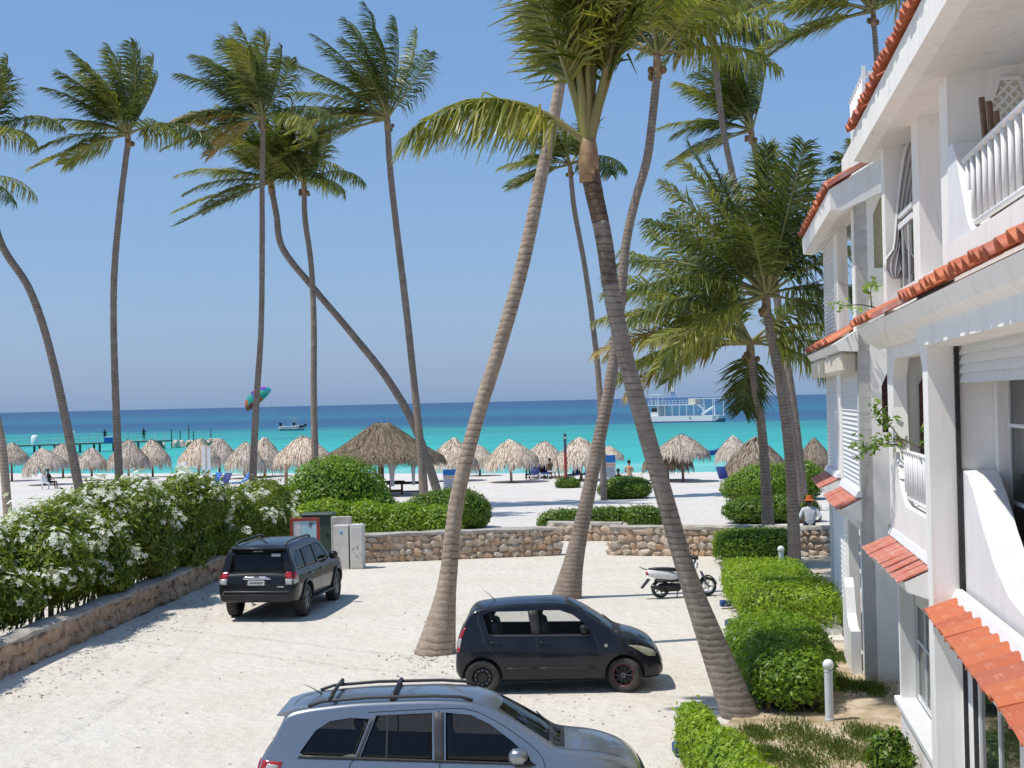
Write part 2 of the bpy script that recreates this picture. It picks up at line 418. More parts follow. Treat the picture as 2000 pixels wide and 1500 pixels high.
    mpw = t.new('ShaderNodeMapping'); mpw.inputs['Scale'].default_value = (0.25, 0.8, 1); t.ln(v, mpw.inputs['Vector'])
    t.bump(t.noise(mpw.outputs[0], 1.0, 6, 0.65), 0.35, 0.4)
    R = 40000
    V = [(-R, 60, -0.32), (R, 60, -0.32), (R, R, -0.32), (-R, R, -0.32)]
    s = link('sea', np_mesh('sea', V, [[0, 1, 2, 3]]), t.m); tag(s, 'turquoise to deep blue sea behind the beach', None, None, 'structure')
    # garden beside the house: bare soil and thin grass
    t = NT('garden_soil'); t.set(rough=0.95, spec=0.1); v = t.coords('Object')
    t.col(t.ramp(t.noise(v, 1.6, 7, 0.65), [(0.30, (0.17, 0.16, 0.06)), (0.44, (0.36, 0.28, 0.18)), (0.62, (0.55, 0.45, 0.33))])); t.bump(t.noise(v, 14, 6), 0.6, 0.04)
    poly = [gp(1330, 1500), gp(1300, 1620), gp(1700, 1640), gp(1840, 1500), gp(1745, 1337), gp(1690, 1290), gp(1640, 1260), gp(1580, 1250), gp(1480, 1330), gp(1440, 1400)]
    m = MB(); m.add([(p.x, p.y, 0.045) for p in poly], [tuple(range(len(poly)))])
    tag(m.build('garden_ground', t.m), 'bare soil with thin grass between hedge and house', None, None, 'structure')
    # path with steps along the far block
    pth = [gp(1575, 1255), gp(1700, 1285), gp(1690, 1180), gp(1625, 1085), gp(1580, 1085)]
    m = MB(); m.add([(p.x, p.y, 0.049) for p in pth], [tuple(range(len(pth)))])
    tag(m.build('garden_path', pm('pale_path', (0.55, 0.47, 0.37), (0.46, 0.38, 0.29), 2.0, 0.9, 0.3)), 'pale sandy path beside the far house block', None, None, 'structure')
build_ground()

# ------------------------------------------------------------------ house
def walls(m, outer, holes, fn, t0, t1):
    """a slab with openings: outer/holes are 2D loops, fn(a, b, t) gives the point at depth t"""
    from mathutils.geometry import tessellate_polygon
    loops = [outer] + list(holes)
    flat = [p for l in loops for p in l]
    tris = tessellate_polygon([[Vector((p[0], p[1], 0)) for p in l] for l in loops])
    n = len(flat)
    vs = [fn(a, b, t0) for a, b in flat] + [fn(a, b, t1) for a, b in flat]
    fs = [tuple(t) for t in tris] + [tuple(n + i for i in reversed(t)) for t in tris]
    k = 0
    for l in loops:
        q = len(l)
        for i in range(q):
            j = (i + 1) % q
            fs.append((k + i, k + j, n + k + j, n + k + i))
        k += q
    m.add(vs, fs)

def house_root(u, label):
    p = Vector((2.6 * math.cos(BA) + u * math.sin(BA), -2.6 * math.sin(BA) + u * math.cos(BA), 0))
    return empty('apartment_building', p, -BA, label, 'building', 'white three-storey house blocks'), (lambda r, uu, z: (r - 2.6, uu - u, z))
def tile_mesh(name, w, l, h, th=0.018, seg=6):
    """a roof tile: x runs down the slope (0..-l), y across (w)"""
    V = []; F = []
    for e, x in enumerate((0.0, -l)):
        for i in range(seg + 1):
            a = math.pi * i / seg; y = -w / 2 + w * i / seg
            V.append((x, y, h * math.sin(a) + (0.012 if e else 0))); 
        for i in range(seg + 1):
            a = math.pi * i / seg; y = -w / 2 + w * i / seg
            V.append((x, y, h * math.sin(a) - th + (0.012 if e else 0)))
    s = seg + 1
    for i in range(seg):
        F.append((i, i + 1, 2 * s + i + 1, 2 * s + i))
        F.append((s + i, 3 * s + i, 3 * s + i + 1, s + i + 1))
        F.append((2 * s + i, 2 * s + i + 1, 3 * s + i + 1, 3 * s + i))
    F += [(0, 2 * s, 3 * s, s), (seg, s + seg, 3 * s + seg, 2 * s + seg)]
    me = bpy.data.meshes.new(name); me.from_pydata(V, [], F); me.polygons.foreach_set('use_smooth', [True] * len(F)); me.set_sharp_from_angle(angle=0.9); me.update(); return me
TILE_BARREL = tile_mesh('roof_tile', 0.26, 0.55, 0.085); TILE_BARREL.materials.append(M['tile'])
TILE_WIDE = tile_mesh('canopy_tile', 0.50, 1.0, 0.055); TILE_WIDE.materials.append(M['tile'])
TILE_FLAT = tile_mesh('faded_canopy_tile', 0.45, 1.0, 0.016); TILE_FLAT.materials.append(M['tile_faded'])

def canopy(root, L, u0, u1, ri, zi, ro0, ro1, zo, me, pitch, tmat):
    """small tiled roof: inner edge at r=ri, outer edge ro0 (at u0) .. ro1 (at u1)"""
    m = MB(); A = [L(ri + .02, u0, zi - .06), L(ri + .02, u1, zi - .06), L(ro1 + .03, u1, zo - .05), L(ro0 + .03, u0, zo - .05)]
    B = [L(ri + .02, u0, zi - .45), L(ri + .02, u1, zi - .45), L(ro1 + .06, u1, zo - .16), L(ro0 + .06, u0, zo - .16)]
    m.add(A + B, [(0, 1, 2, 3), (7, 6, 5, 4), (0, 4, 5, 1), (1, 5, 6, 2), (2, 6, 7, 3), (3, 7, 4, 0)])
    c = m.build('canopy', M['plaster'], root)
    n = max(1, round((u1 - u0) / pitch)); p = (u1 - u0) / n
    for i in range(n):
        f = (i + .5) / n; u = u0 + p * (i + .5); ro = ro0 + (ro1 - ro0) * f
        l = math.hypot(ri - ro, zi - zo) + .04; sl = math.atan2(zi - zo, ri - ro)
        o = link('canopy_tile', me, None, c, L(ri, u, zi - .035 + RND.uniform(-.012, .012)), (RND.uniform(-.05, .05), -sl + RND.uniform(-.035, .035), RND.uniform(-.03, .03)), (l, p / me_w[me.name], 1))
    # white mortar fillet where the tiles meet the wall
    m = MB(); m.add([L(ri + .03, u0 - .03, zi - .03), L(ri + .03, u1 + .03, zi - .03), L(ri - .07, u1 + .03, zi - .035), L(ri - .07, u0 - .03, zi - .035),
                     L(ri + .03, u0 - .03, zi + .09), L(ri + .03, u1 + .03, zi + .09), L(ri - .03, u1 + .03, zi + .06), L(ri - .03, u0 - .03, zi + .06)],
                    [(0, 3, 2, 1), (4, 5, 6, 7), (3, 7, 6, 2), (0, 4, 7, 3), (1, 2, 6, 5)])
    m.build('mortar_fillet', M['white'], root)
me_w = {'canopy_tile': 0.50, 'faded_canopy_tile': 0.45, 'roof_tile': 0.26}

def eave_tiles(parent, L, u0, u1, r, z, slope, pitch=0.27, rows=1):
    n = round((u1 - u0) / pitch)
    for j in range(rows):
        for i in range(n):
            rr = r + j * 0.45 * math.cos(slope); zz = z + j * 0.45 * math.sin(slope)
            k = 0.55
            link('roof_tile', TILE_BARREL, None, parent, L(rr + k * math.cos(slope), u0 + (i + .5) * pitch, zz + k * math.sin(slope)),
                 (RND.uniform(-.03, .03), -slope + RND.uniform(-.03, .03), RND.uniform(-.03, .03)), (1 + RND.uniform(-.04, .06), 1, 1))
def slats(root, L, r, u0, u1, z0, z1, pitch, mat, name='roller_shutter', tilt=0.35, frame=True, thick=0.02):
    n = int((z1 - z0) / pitch); pitch = (z1 - z0) / n
    p = L(r, (u0 + u1) / 2, z0)
    m = MB()
    if frame:
        w = .05
        for a, b in ((u0 - w, u0), (u1, u1 + w)): m.box(*[x for pr in zip(L(r - .045, a, z0), L(r + .04, b, z1)) for x in pr])
        m.box(*[x for pr in zip(L(r - .05, u0 - w, z1), L(r + .04, u1 + w, z1 + .05)) for x in pr])
    else:
        m.box(*[x for pr in zip(L(r + .01, u0, z0), L(r + .03, u1, z1)) for x in pr])
    sh = m.build(name, mat, root)
    me = MB(); hl = (u1 - u0) / 2; hp = pitch * .5
    me.add([(-.012 - tilt * .05, -hl, -hp + .004), (-.012 - tilt * .05, hl, -hp + .004), (.008, hl, hp), (.008, -hl, hp), (.02, -hl, -hp + .004), (.02, hl, -hp + .004), (.022, hl, hp), (.022, -hl, hp)],
           [(0, 1, 2, 3), (4, 7, 6, 5), (0, 4, 5, 1), (2, 6, 7, 3), (0, 3, 7, 4), (1, 5, 6, 2)])
    me = me.mesh('slat'); me.materials.append(mat)
    for i in range(n):
        link('slat', me, None, sh, L(r, (u0 + u1) / 2, z0 + (i + .5) * pitch))
    return sh
def bx(L, r0, r1, u0, u1, z0, z1):
    a = L(r0, u0, z0); b = L(r1, u1, z1); return (a[0], b[0], a[1], b[1], a[2], b[2])
def arch_loop(c, w, z0, z1, cut):
    return [(c - w, z0), (c + w, z0), (c + w, z1 - cut), (c + w * .45, z1), (c - w * .45, z1), (c - w, z1 - cut)]
def lattice(root, L, r0, r1, u, z0, z1, mat, back, name='lattice_screen', cut=.22):
    """arched panel of crossed slats in a wall that faces the car park's land side"""
    lp = arch_loop((r0 + r1) / 2, (r1 - r0) / 2, z0, z1, cut)
    m = MB(); walls(m, lp, [[((p[0] - (r0 + r1) / 2) * .80 + (r0 + r1) / 2, (p[1] - (z0 + z1) / 2) * .94 + (z0 + z1) / 2) for p in lp]], lambda a, b, t: L(a, t, b), u - .05, u)
    fr = m.build(name, mat, root)
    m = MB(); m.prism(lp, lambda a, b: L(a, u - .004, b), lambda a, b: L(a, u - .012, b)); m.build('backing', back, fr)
    wd = r1 - r0; k = 0
    for sgn, uu in ((1, u - .035), (-1, u - .022)):
        d = -(z1 - z0)
        while d < wd + (z1 - z0):
            # clip a 45 degree slat to the arch box
            pts = []
            for s in np.linspace(0, z1 - z0, 60):
                x = (d + s) if sgn > 0 else (wd - d - s)
                lim = .10 * wd + max(0, s - (z1 - z0 - cut)) / cut * .27 * wd
                if lim < x < wd - lim: pts.append((r0 + x, z0 + s))
            if len(pts) > 4:
                a, b = pts[0], pts[-1]; mm = MB(); w = .022
                mm.prism([(a[0] - w, a[1]), (a[0] + w, a[1]), (b[0] + w, b[1]), (b[0] - w, b[1])], lambda p, q: L(p, uu, q), lambda p, q: L(p, uu + .011, q))
                mm.build('lattice_slat', mat, fr)
            d += .115
    return fr
def railing(root, L, r, u0, u1, z0, z1, n, mat, name='balcony_railing', rad=.022):
    m = MB(); m.tube([L(r, u0, z1), L(r, u1, z1)], rad * 1.25, 8); m.tube([L(r, u0, z0), L(r, u1, z0)], rad * 1.1, 8)
    ra = m.build(name, mat, root, True)
    bal = MB(); bal.tube([(0, 0, 0), (0.004, 0.006, (z1 - z0) * .5), (0, 0, z1 - z0)], rad, 7); bal = bal.mesh('baluster', True); bal.materials.append(mat)
    for i in range(n):
        link('baluster', bal, None, ra, L(r, u0 + (u1 - u0) * (i + .5) / n + RND.uniform(-.02, .02), z0))
    return ra
def window(root, L, r, u0, u1, z0, z1, cols, rows, glassm=None, name='window', fw=.05):
    m = MB()
    m.box(*bx(L, r - .03, r + .03, u0, u0 + fw, z0, z1)); m.box(*bx(L, r - .03, r + .03, u1 - fw, u1, z0, z1))
    m.box(*bx(L, r - .032, r + .032, u0, u1, z0 - .001, z0 + fw)); m.box(*bx(L, r - .032, r + .032, u0, u1, z1 - fw, z1 + .001))
    w = empty_part(name, root)
    m.build('frame', M['alu'], w)
    for i in range(1, cols):
        u = u0 + (u1 - u0) * i / cols; MB().box(*bx(L, r - .028, r + .028, u - fw * .45, u + fw * .45, z0 + fw, z1 - fw)).build('mullion', M['alu'], w)
    for j in range(1, rows):
        z = z0 + (z1 - z0) * j / rows; MB().box(*bx(L, r - .024, r + .024, u0 + fw, u1 - fw, z - fw * .4, z + fw * .4)).build('glazing_bar', M['alu'], w)
    MB().box(*bx(L, r - .006, r + .006, u0 + fw, u1 - fw, z0 + fw, z1 - fw)).build('pane', glassm or M['window'], w)
    return w
def empty_part(name, root):
    o = bpy.data.objects.new(name, None); COL.objects.link(o); o.parent = root; o.empty_display_size = .1; return o

def near_block():
    root, L = house_root(17.0, 'near block of the white three-storey house with balcony, shutters and orange tiled canopy')
    pl = M['plaster']
    P = lambda *a: MB().box(*bx(L, *a)).build('wall', pl, root)
    fr = lambda a, b, t: L(t, a, b)              # slabs facing the car park: (u, z, r)
    # ---- ground floor
    P(2.62, 2.9, 8.0, 17.6, 0, 2.62)
    P(2.33, 3.4, 17.6, 18.02, 0, 5.62)                                             # deep pilaster through two floors
    m = MB(); walls(m, [(18.02, 0), (21.9, 0), (21.9, 2.80), (18.02, 2.80)], [[(18.25, .78), (21.72, .78), (21.72, 2.62), (18.25, 2.62)]], fr, 2.42, 2.62); m.build('wall', pl, root)
    P(2.62, 3.4, 21.73, 21.9, 0, 2.79)
    MB().bevbox(*bx(L, 2.34, 2.63, 18.06, 21.95, .70, .79), .012).build('window_sill', M['white'], root)
    window(root, L, 2.66, 18.2, 21.7, .80, 2.40, 4, 2)
    MB().box(*bx(L, 2.46, 2.60, 18.26, 20.3, 2.28, 2.60)).build('shutter_box', M['cream'], root)
    for u in (16.55, 17.2):
        MB().box(*bx(L, 2.575, 2.615, u, u + .05, .02, 2.35)).build('shutter_guide', M['rubber'], root)
    window(root, L, 2.60, 14.0, 16.2, .10, 2.2, 2, 1, None, 'door')
    canopy(root, L, 9.6, 17.62, 2.60, 2.72, 2.03, 2.27, 2.585, TILE_WIDE, .50, M['tile'])
    # ---- first floor, bay with the roller shutter
    par = [(8, 2.62), (17.58, 2.62), (17.58, 4.12), (17.25, 4.08), (16.9, 3.92), (16.3, 3.55), (15.7, 3.25), (15.0, 3.04), (14.2, 2.95), (8, 2.93)]
    m = MB(); m.prism(par, lambda a, b: L(2.68, a, b), lambda a, b: L(3.02, a, b)); m.build('parapet', M['white'], root)
    P(3.03, 3.9, 17.35, 17.59, 2.9, 5.6)
    P(2.66, 3.4, 8, 17.55, 5.50, 5.95)
    slats(root, L, 2.68, 8.5, 17.45, 5.09, 5.50, .10, M['alu'], frame=False)
    MB().box(*bx(L, 2.615, 2.665, 17.53, 17.585, 2.75, 5.50)).build('shutter_guide', M['rubber'], root)
    window(root, L, 3.16, 12.4, 17.3, 2.95, 5.45, 4, 3, None, 'sliding_door')
    P(3.9, 4.05, 8, 17.59, 2.7, 5.5)
    m = MB(); V = [L(3.30 + .03 * math.sin(i * 1.3), 11.5 + i * .115, z) for z in (2.98, 5.4) for i in range(51)]; m.add(V, [(i, i + 1, 52 + i, 51 + i) for i in range(50)]); m.build('curtain', M['curtain'], root, True)
    P(2.22, 2.665, 8, 17.598, 5.50, 5.80)
    # ---- first floor, loggia with the railing
    hole = [(18.30, 3.52), (20.35, 3.52), (20.75, 3.66), (21.1, 3.92), (21.32, 4.25), (21.45, 4.8), (21.45, 5.2), (21.15, 5.46), (18.62, 5.46), (18.30, 5.18)]
    m = MB(); walls(m, [(18.02, 3.0), (22.15, 3.0), (22.15, 5.95), (18.02, 5.95)], [hole], fr, 2.38, 2.56); m.build('wall', pl, root)
    P(2.561, 3.9, 21.62, 22.15, 2.8, 5.95)
    P(2.561, 3.9, 18.03, 21.6, 2.8, 3.0)
    P(3.7, 3.9, 18.03, 21.6, 3.0, 5.9)
    lattice(root, L, 2.74, 3.16, 21.61, 4.0, 5.32, M['redwood'], M['dark'])
    railing(root, L, 2.44, 18.32, 20.9, 3.62, 4.22, 11, M['white'])
    canopy(root, L, 17.95, 22.1, 2.40, 3.06, 2.03, 1.99, 2.88, TILE_FLAT, .45, M['tile_faded'])
    # ---- tiled eave between first and second floor
    m = MB(); m.prism([(2.04, 5.93), (2.60, 6.20), (2.60, 5.80), (2.34, 5.62), (2.12, 5.78)], lambda a, b: L(a, 8, b), lambda a, b: L(a, 22.8, b)); ev = m.build('eave', pl, root)
    eave_tiles(ev, L, 9.0, 17.0, 2.0, 5.99, .42); eave_tiles(ev, L, 20.3, 22.95, 1.99, 5.98, .42)
    m = MB(); m.add([L(2.0, 17.0, 5.96), L(2.0, 20.3, 5.96), L(2.62, 20.3, 6.24), L(2.62, 17.0, 6.24), L(2.0, 17.0, 6.03), L(2.0, 20.3, 6.03), L(2.62, 20.3, 6.31), L(2.62, 17.0, 6.31)],
                    [(0, 3, 2, 1), (4, 5, 6, 7), (0, 1, 5, 4), (2, 3, 7, 6), (1, 2, 6, 5), (0, 4, 7, 3)]); m.build('painted_roof_strip', M['tile_faded'], ev)
    # ---- second floor
    P(2.56, 3.9, 8, 17.2, 6.0, 6.6)
    P(2.60, 3.5, 17.48, 18.1, 6.02, 8.62)                                           # pier beside the first balcony
    par = [(8, 6.3), (17.47, 6.3), (17.47, 7.70), (17.1, 7.69), (16.85, 7.5), (16.55, 7.1), (16.2, 6.72), (15.9, 6.58), (8, 6.56)]
    m = MB(); m.prism(par, lambda a, b: L(2.585, a, b), lambda a, b: L(2.86, a, b)); m.build('parapet', M['white'], root)
    railing(root, L, 2.66, 11.0, 16.75, 6.72, 7.44, 17, M['white'], 'balcony_railing', .03)
    P(3.7, 3.9, 8, 17.47, 6.6, 8.6)
    lattice(root, L, 3.0, 3.52, 17.47, 6.9, 8.45, M['plaster'], M['cream'], cut=.35)
    P(3.0, 3.3, 18.1, 20.05, 6.0, 8.6)
    P(2.60, 3.5, 20.02, 20.65, 6.02, 8.60)
    P(2.42, 3.9, 22.3, 22.7, 6.02, 8.62)
    P(2.58, 2.75, 18.1, 22.3, 6.0, 6.45)
    P(3.5, 3.7, 20.6, 22.31, 6.0, 8.6)
    gw = empty_part('glass_balustrade', root)
    MB().box(*bx(L, 2.60, 2.612, 20.66, 22.2, 6.46, 7.28)).build('pane', M['window'], gw)
    MB().box(*bx(L, 2.575, 2.635, 20.655, 22.28, 7.28, 7.36)).build('handrail', M['white'], gw)
    MB().box(*bx(L, 2.58, 2.63, 20.655, 22.28, 7.44, 7.50)).build('handrail', M['white'], gw)
    for u in (21.1, 21.75): MB().box(*bx(L, 2.585, 2.625, u, u + .045, 6.452, 7.28)).build('post', M['alu'], gw)
    m = MB()                                                                         # bunched net curtain tied low
    rows = 14; cols = 22
    V = []; F = []
    for i in range(rows + 1):
        f = i / rows; z = 8.55 - 1.95 * f; wdt = .42 * (1 - .75 * f) + (.28 * math.sin((f - .78) / .22 * math.pi) if f > .78 else 0)
        cr = 2.95 - .42 * f ** .7
        for j in range(cols + 1):
            g = j / cols - .5; V.append(L(cr + g * wdt, 22.15 + .05 * math.sin(g * 34) * (1 - .4 * f), z))
    for i in range(rows):
        for j in range(cols): a = i * (cols + 1) + j; F.append((a, a + 1, a + cols + 2, a + cols + 1))
    m.add(V, F); m.build('curtain', M['curtain'], root, True)
    # ---- roof
    m = MB(); m.prism([(2.12, 8.92), (2.12, 8.50), (2.30, 8.46), (3.6, 8.62), (7.5, 8.62), (7.5, 11.9)], lambda a, b: L(a, 7.0, b), lambda a, b: L(a, 23.6, b)); rf = m.build('roof', pl, root)
    eave_tiles(rf, L, 8.0, 23.7, 2.06, 8.95, .51, .262)
    m = MB(); m.prism([(2.55, 9.22), (7.5, 12.0), (7.5, 12.06), (2.55, 9.28)], lambda a, b: L(a, 7.0, b), lambda a, b: L(a, 23.7, b)); m.build('tile_field', M['tile'], rf)
    P(3.9, 7.0, 8, 22.6, 0, 8.6)
    return root, L
near_house, LN = near_block()

def far_block():
    root, L = house_root(29.0, 'far block of the white house with closed louvred shutters beside the palms')
    pl = M['plaster']; fr = lambda a, b, t: L(t, a, b)
    P = lambda *a: MB().box(*bx(L, *a)).build('wall', pl, root)
    # wall that faces the land, with two arched windows
    m = MB(); walls(m, [(2.42, 0), (7.0, 0), (7.0, 8.5), (2.42, 8.5)], [arch_loop(2.98, .25, 7.15, 8.38, .30), arch_loop(3.05, .25, 4.32, 5.42, .3), [(2.85, 2.05), (3.6, 2.05), (3.6, 2.75), (2.85, 2.75)]],
                    lambda a, b, t: L(a, t, b), 27.0, 27.25); m.build('wall', pl, root)
    w = MB().box(*bx(L, 2.7, 3.3, 27.12, 27.14, 7.1, 8.4)).build('window', M['curtain_warm'], root)
    lattice(root, L, 2.78, 3.32, 27.16, 4.28, 5.46, M['redwood'], M['dark'], cut=.3)
    P(2.8, 3.65, 27.26, 27.3, 2.0, 2.8)
    # front
    m = MB(); walls(m, [(27.0, 0), (35.0, 0), (35.0, 8.5), (27.0, 8.5)],
                    [[(27.5, .1), (30.0, .1), (30.0, 2.6), (27.5, 2.6)], [(27.8, 6.1), (31.0, 6.1), (31.0, 8.3), (27.8, 8.3)], [(27.3, 3.3), (30.9, 3.3), (30.9, 5.5), (27.3, 5.5)], [(32.0, 3.3), (34.9, 3.3), (34.9, 5.5), (32.0, 5.5)], [(32.0, 6.1), (34.9, 6.1), (34.9, 8.2), (32.0, 8.2)], [(30.8, .2), (34.9, .2), (34.9, 2.6), (30.8, 2.6)]], fr, 2.42, 2.62)
    m.build('wall', pl, root)
    P(3.4, 3.6, 27.3, 35.0, 0, 8.5)
    slats(root, L, 2.46, 27.36, 30.85, 3.32, 5.45, .085, M['white'], 'roller_shutter', .4)
    slats(root, L, 2.46, 32.06, 34.85, 3.32, 5.45, .085, M['white'], 'roller_shutter', .4)
    slats(root, L, 2.46, 32.06, 34.85, 6.15, 8.15, .085, M['white'], 'louvred_shutter', .5)
    slats(root, L, 2.50, 30.86, 34.85, .25, 2.55, .10, M['white'], 'louvred_screen', .3)
    MB().bevbox(*bx(L, 2.12, 2.43, 27.2, 31.0, 5.36, 5.72), .05).build('shutter_box', M['cream'], root)
    MB().bevbox(*bx(L, 2.10, 2.43, 31.9, 35.0, 5.36, 5.72), .05).build('shutter_box', M['cream'], root)
    canopy(root, L, 27.0, 30.8, 2.40, 3.24, 2.02, 2.06, 3.05, TILE_FLAT, .48, M['tile_faded'])
    canopy(root, L, 31.5, 34.9, 2.40, 3.34, 2.02, 2.06, 3.17, TILE_FLAT, .48, M['tile_faded'])
    m = MB(); m.prism([(2.02, 5.86), (2.42, 6.10), (2.42, 5.72), (2.10, 5.74)], lambda a, b: L(a, 26.9, b), lambda a, b: L(a, 35.1, b)); ev = m.build('eave', pl, root)
    eave_tiles(ev, L, 28.0, 35.0, 1.98, 5.92, .5)
    # roof rising away from the car park
    m = MB(); m.prism([(1.98, 8.50), (2.0, 8.16), (2.2, 8.14), (2.9, 8.44), (7.5, 8.44), (7.5, 11.6)], lambda a, b: L(a, 26.75, b), lambda a, b: L(a, 35.2, b)); rf = m.build('roof', pl, root)
    eave_tiles(rf, L, 26.75, 35.2, 1.93, 8.54, .53, .262)
    m = MB(); m.prism([(1.95, 8.535), (7.5, 11.66), (7.5, 11.75), (1.95, 8.62)], lambda a, b: L(a, 26.68, b), lambda a, b: L(a, 26.95, b)); m.build('verge', M['tile_faded'], rf)
    # roof terrace rail
    rr = railing(root, L, 2.75, 28.3, 31.0, 9.6, 10.75, 8, M['white'], 'terrace_railing', .03)
    MB().box(*bx(L, 2.72, 2.78, 28.2, 28.3, 9.1, 10.9)).build('post', M['white'], rr)
    MB().box(*bx(L, 2.78, 3.6, 28.22, 28.29, 10.7, 10.8)).build('rail', M['white'], rr)
    MB().box(*bx(L, 2.78, 3.6, 28.22, 28.29, 10.3, 10.38)).build('rail', M['white'], rr)
    P(2.55, 3.2, 28.32, 31.0, 8.7, 9.62)
    # curved entrance walls and steps at the foot
    par = [(28.9, 0), (30.6, 0), (30.6, 1.55), (30.25, 1.6), (30.0, 1.45), (29.75, 1.0), (29.4, .82), (28.9, .8)]
    m = MB(); m.prism(par, lambda a, b: L(2.24, a - 1.2, b), lambda a, b: L(2.41, a - 1.2, b)); m.build('entrance_wall', M['white'], root)
    for k in range(3): MB().bevbox(*bx(L, 1.75, 2.40, 31.2 + .55 * k, 31.9 + .55 * k, 0.0, .12 + .13 * k), .015).build('step', M['white_dirty'], root)
    # wall between the blocks
    P(3.8, 4.0, 22.7, 27.0, 0, 8.2)
    return root, L
far_house, LF = far_block()
# ------------------------------------------------------------------ stone walls
def stone_mat(name, stops):
    t = NT(name); t.set(rough=0.9, spec=0.15); v = t.coords('Object'); oi = t.new('ShaderNodeObjectInfo')
    c = t.ramp(oi.outputs['Random'], stops)
    c = t.mix(1.0, c, t.ramp(t.noise(v, 2.6, 6, 0.7), [(0.35, (0.72, 0.68, 0.62)), (0.65, (1.08, 1.06, 1.02))]), 'MULTIPLY')
    pit = t.noise(v, 6.5, 6, 0.75)
    c = t.mix(t.ramp(pit, [(0.60, (0, 0, 0)), (0.72, (1, 1, 1))]), c, (0.16, 0.10, 0.065))
    t.col(c); t.bump(pit, 0.8, 0.05); return t.m
M['stone'] = stone_mat('coral_stone', [(0.0, (0.60, 0.455, 0.35)), (0.35, (0.65, 0.54, 0.43)), (0.6, (0.68, 0.60, 0.52)), (0.8, (0.62, 0.42, 0.28)), (1.0, (0.60, 0.53, 0.46))])
M['stone_brown'] = stone_mat('brown_coral_stone', [(0.0, (0.52, 0.37, 0.27)), (0.4, (0.57, 0.415, 0.31)), (0.7, (0.54, 0.39, 0.285)), (1.0, (0.48, 0.36, 0.275))])
M['mortar'] = pm('pale_mortar', (0.54, 0.44, 0.345), (0.38, 0.29, 0.215), 7, 0.95, 0.7, 25, 0.03)
M['coping'] = pm('grey_weathered_coping', (0.46, 0.42, 0.37), (0.30, 0.27, 0.23), 2.2, 0.95, 0.7, 18, 0.03, detail=8)
def rock_mesh(name, seed, box=0.72):
    r = random.Random(seed); bm = bmesh.new()
    for k in range(26):
        v = Vector((r.gauss(0, 1), r.gauss(0, 1), r.gauss(0, 1))).normalized()
        m_ = max(abs(v.x), abs(v.y), abs(v.z)); v = v.lerp(v / m_, box) * r.uniform(.86, 1.05)
        bm.verts.new(v * .5)
    bmesh.ops.convex_hull(bm, input=bm.verts)
    bmesh.ops.delete(bm, geom=[v for v in bm.verts if not v.link_faces], context='VERTS')
    me = bpy.data.meshes.new(name); bm.to_mesh(me); bm.free(); return me
ROCKS = [rock_mesh('stone', 40 + i) for i in range(9)]
for m_ in ROCKS: m_.materials.append(M['stone'])
BROWN_ROCKS = [rock_mesh('rough_stone', 70 + i, .85) for i in range(8)]
for m_ in BROWN_ROCKS: m_.materials.append(M['stone_brown'])
def stone_wall(p0, p1, h, th, cell, label, rocks, cap=True, rows=None, side=1, ends=(0, 0)):
    """the wall's visible face is on the right hand when walking p0 -> p1 (side=1)"""
    p0 = Vector((p0[0], p0[1], 0)); p1 = Vector((p1[0], p1[1], 0)); d = p1 - p0; Lw = d.length
    root = empty('stone_wall', p0, math.atan2(d.y, d.x), label, 'wall', 'coral stone walls round the car park')
    MB().box(0, Lw, .06, th - .06, -.1, h - .05).build('mortar_core', M['mortar'], root)
    rows = rows or max(2, round(h / cell)); rh = h / rows
    faces = [('front', 0.05)]
    for j in range(rows):
        x = -.02
        while x < Lw:
            w = cell * RND.uniform(.75, 1.55); hh = rh * RND.uniform(.92, 1.22)
            link('stone', RND.choice(rocks), None, root, (min(x + w / 2, Lw), .10 + RND.uniform(-.03, .02), rh * (j + .5) + RND.uniform(-.03, .03) - .01),
                 (RND.uniform(-.25, .25), RND.uniform(-.3, .3), RND.choice((0, math.pi)) + RND.uniform(-.15, .15)), (w * 1.14, .30, hh * 1.14))
            x += w * .93
    for e in (0, 1):
        if ends[e]:
            for j in range(rows):
                link('stone', RND.choice(rocks), None, root, (Lw * e, th * .55, rh * (j + .5)), (0, 0, RND.uniform(0, 6)), (.34, .38, rh * 1.15))
    if cap:
        n = max(3, int(Lw / .5)); V = []; F = []
        prof = [(-.03, h - .05), (-.035, h + .03), (.06, h + .075), (th - .06, h + .07), (th + .03, h + .02), (th + .03, h - .06)]
        for i in range(n + 1):
            for a, b in prof: V.append((Lw * i / n, a + RND.uniform(-.025, .025), b + RND.uniform(-.025, .02)))
        k = len(prof)
        for i in range(n):
            for j in range(k - 1): F.append((i * k + j, (i + 1) * k + j, (i + 1) * k + j + 1, i * k + j + 1))
        F += [tuple(range(k)), tuple(n * k + i for i in reversed(range(k)))]
        MB().add(V, F).build('coping', M['coping'], root, 50)
    else:
        x = 0
        while x < Lw:
            w = cell * RND.uniform(.8, 1.6)
            link('stone', RND.choice(rocks), None, root, (min(x + w / 2, Lw), th * .5 + .05, h - .03), (0, 0, RND.uniform(-.2, .2)), (w, th * .9, .2)); x += w * .9
    return root
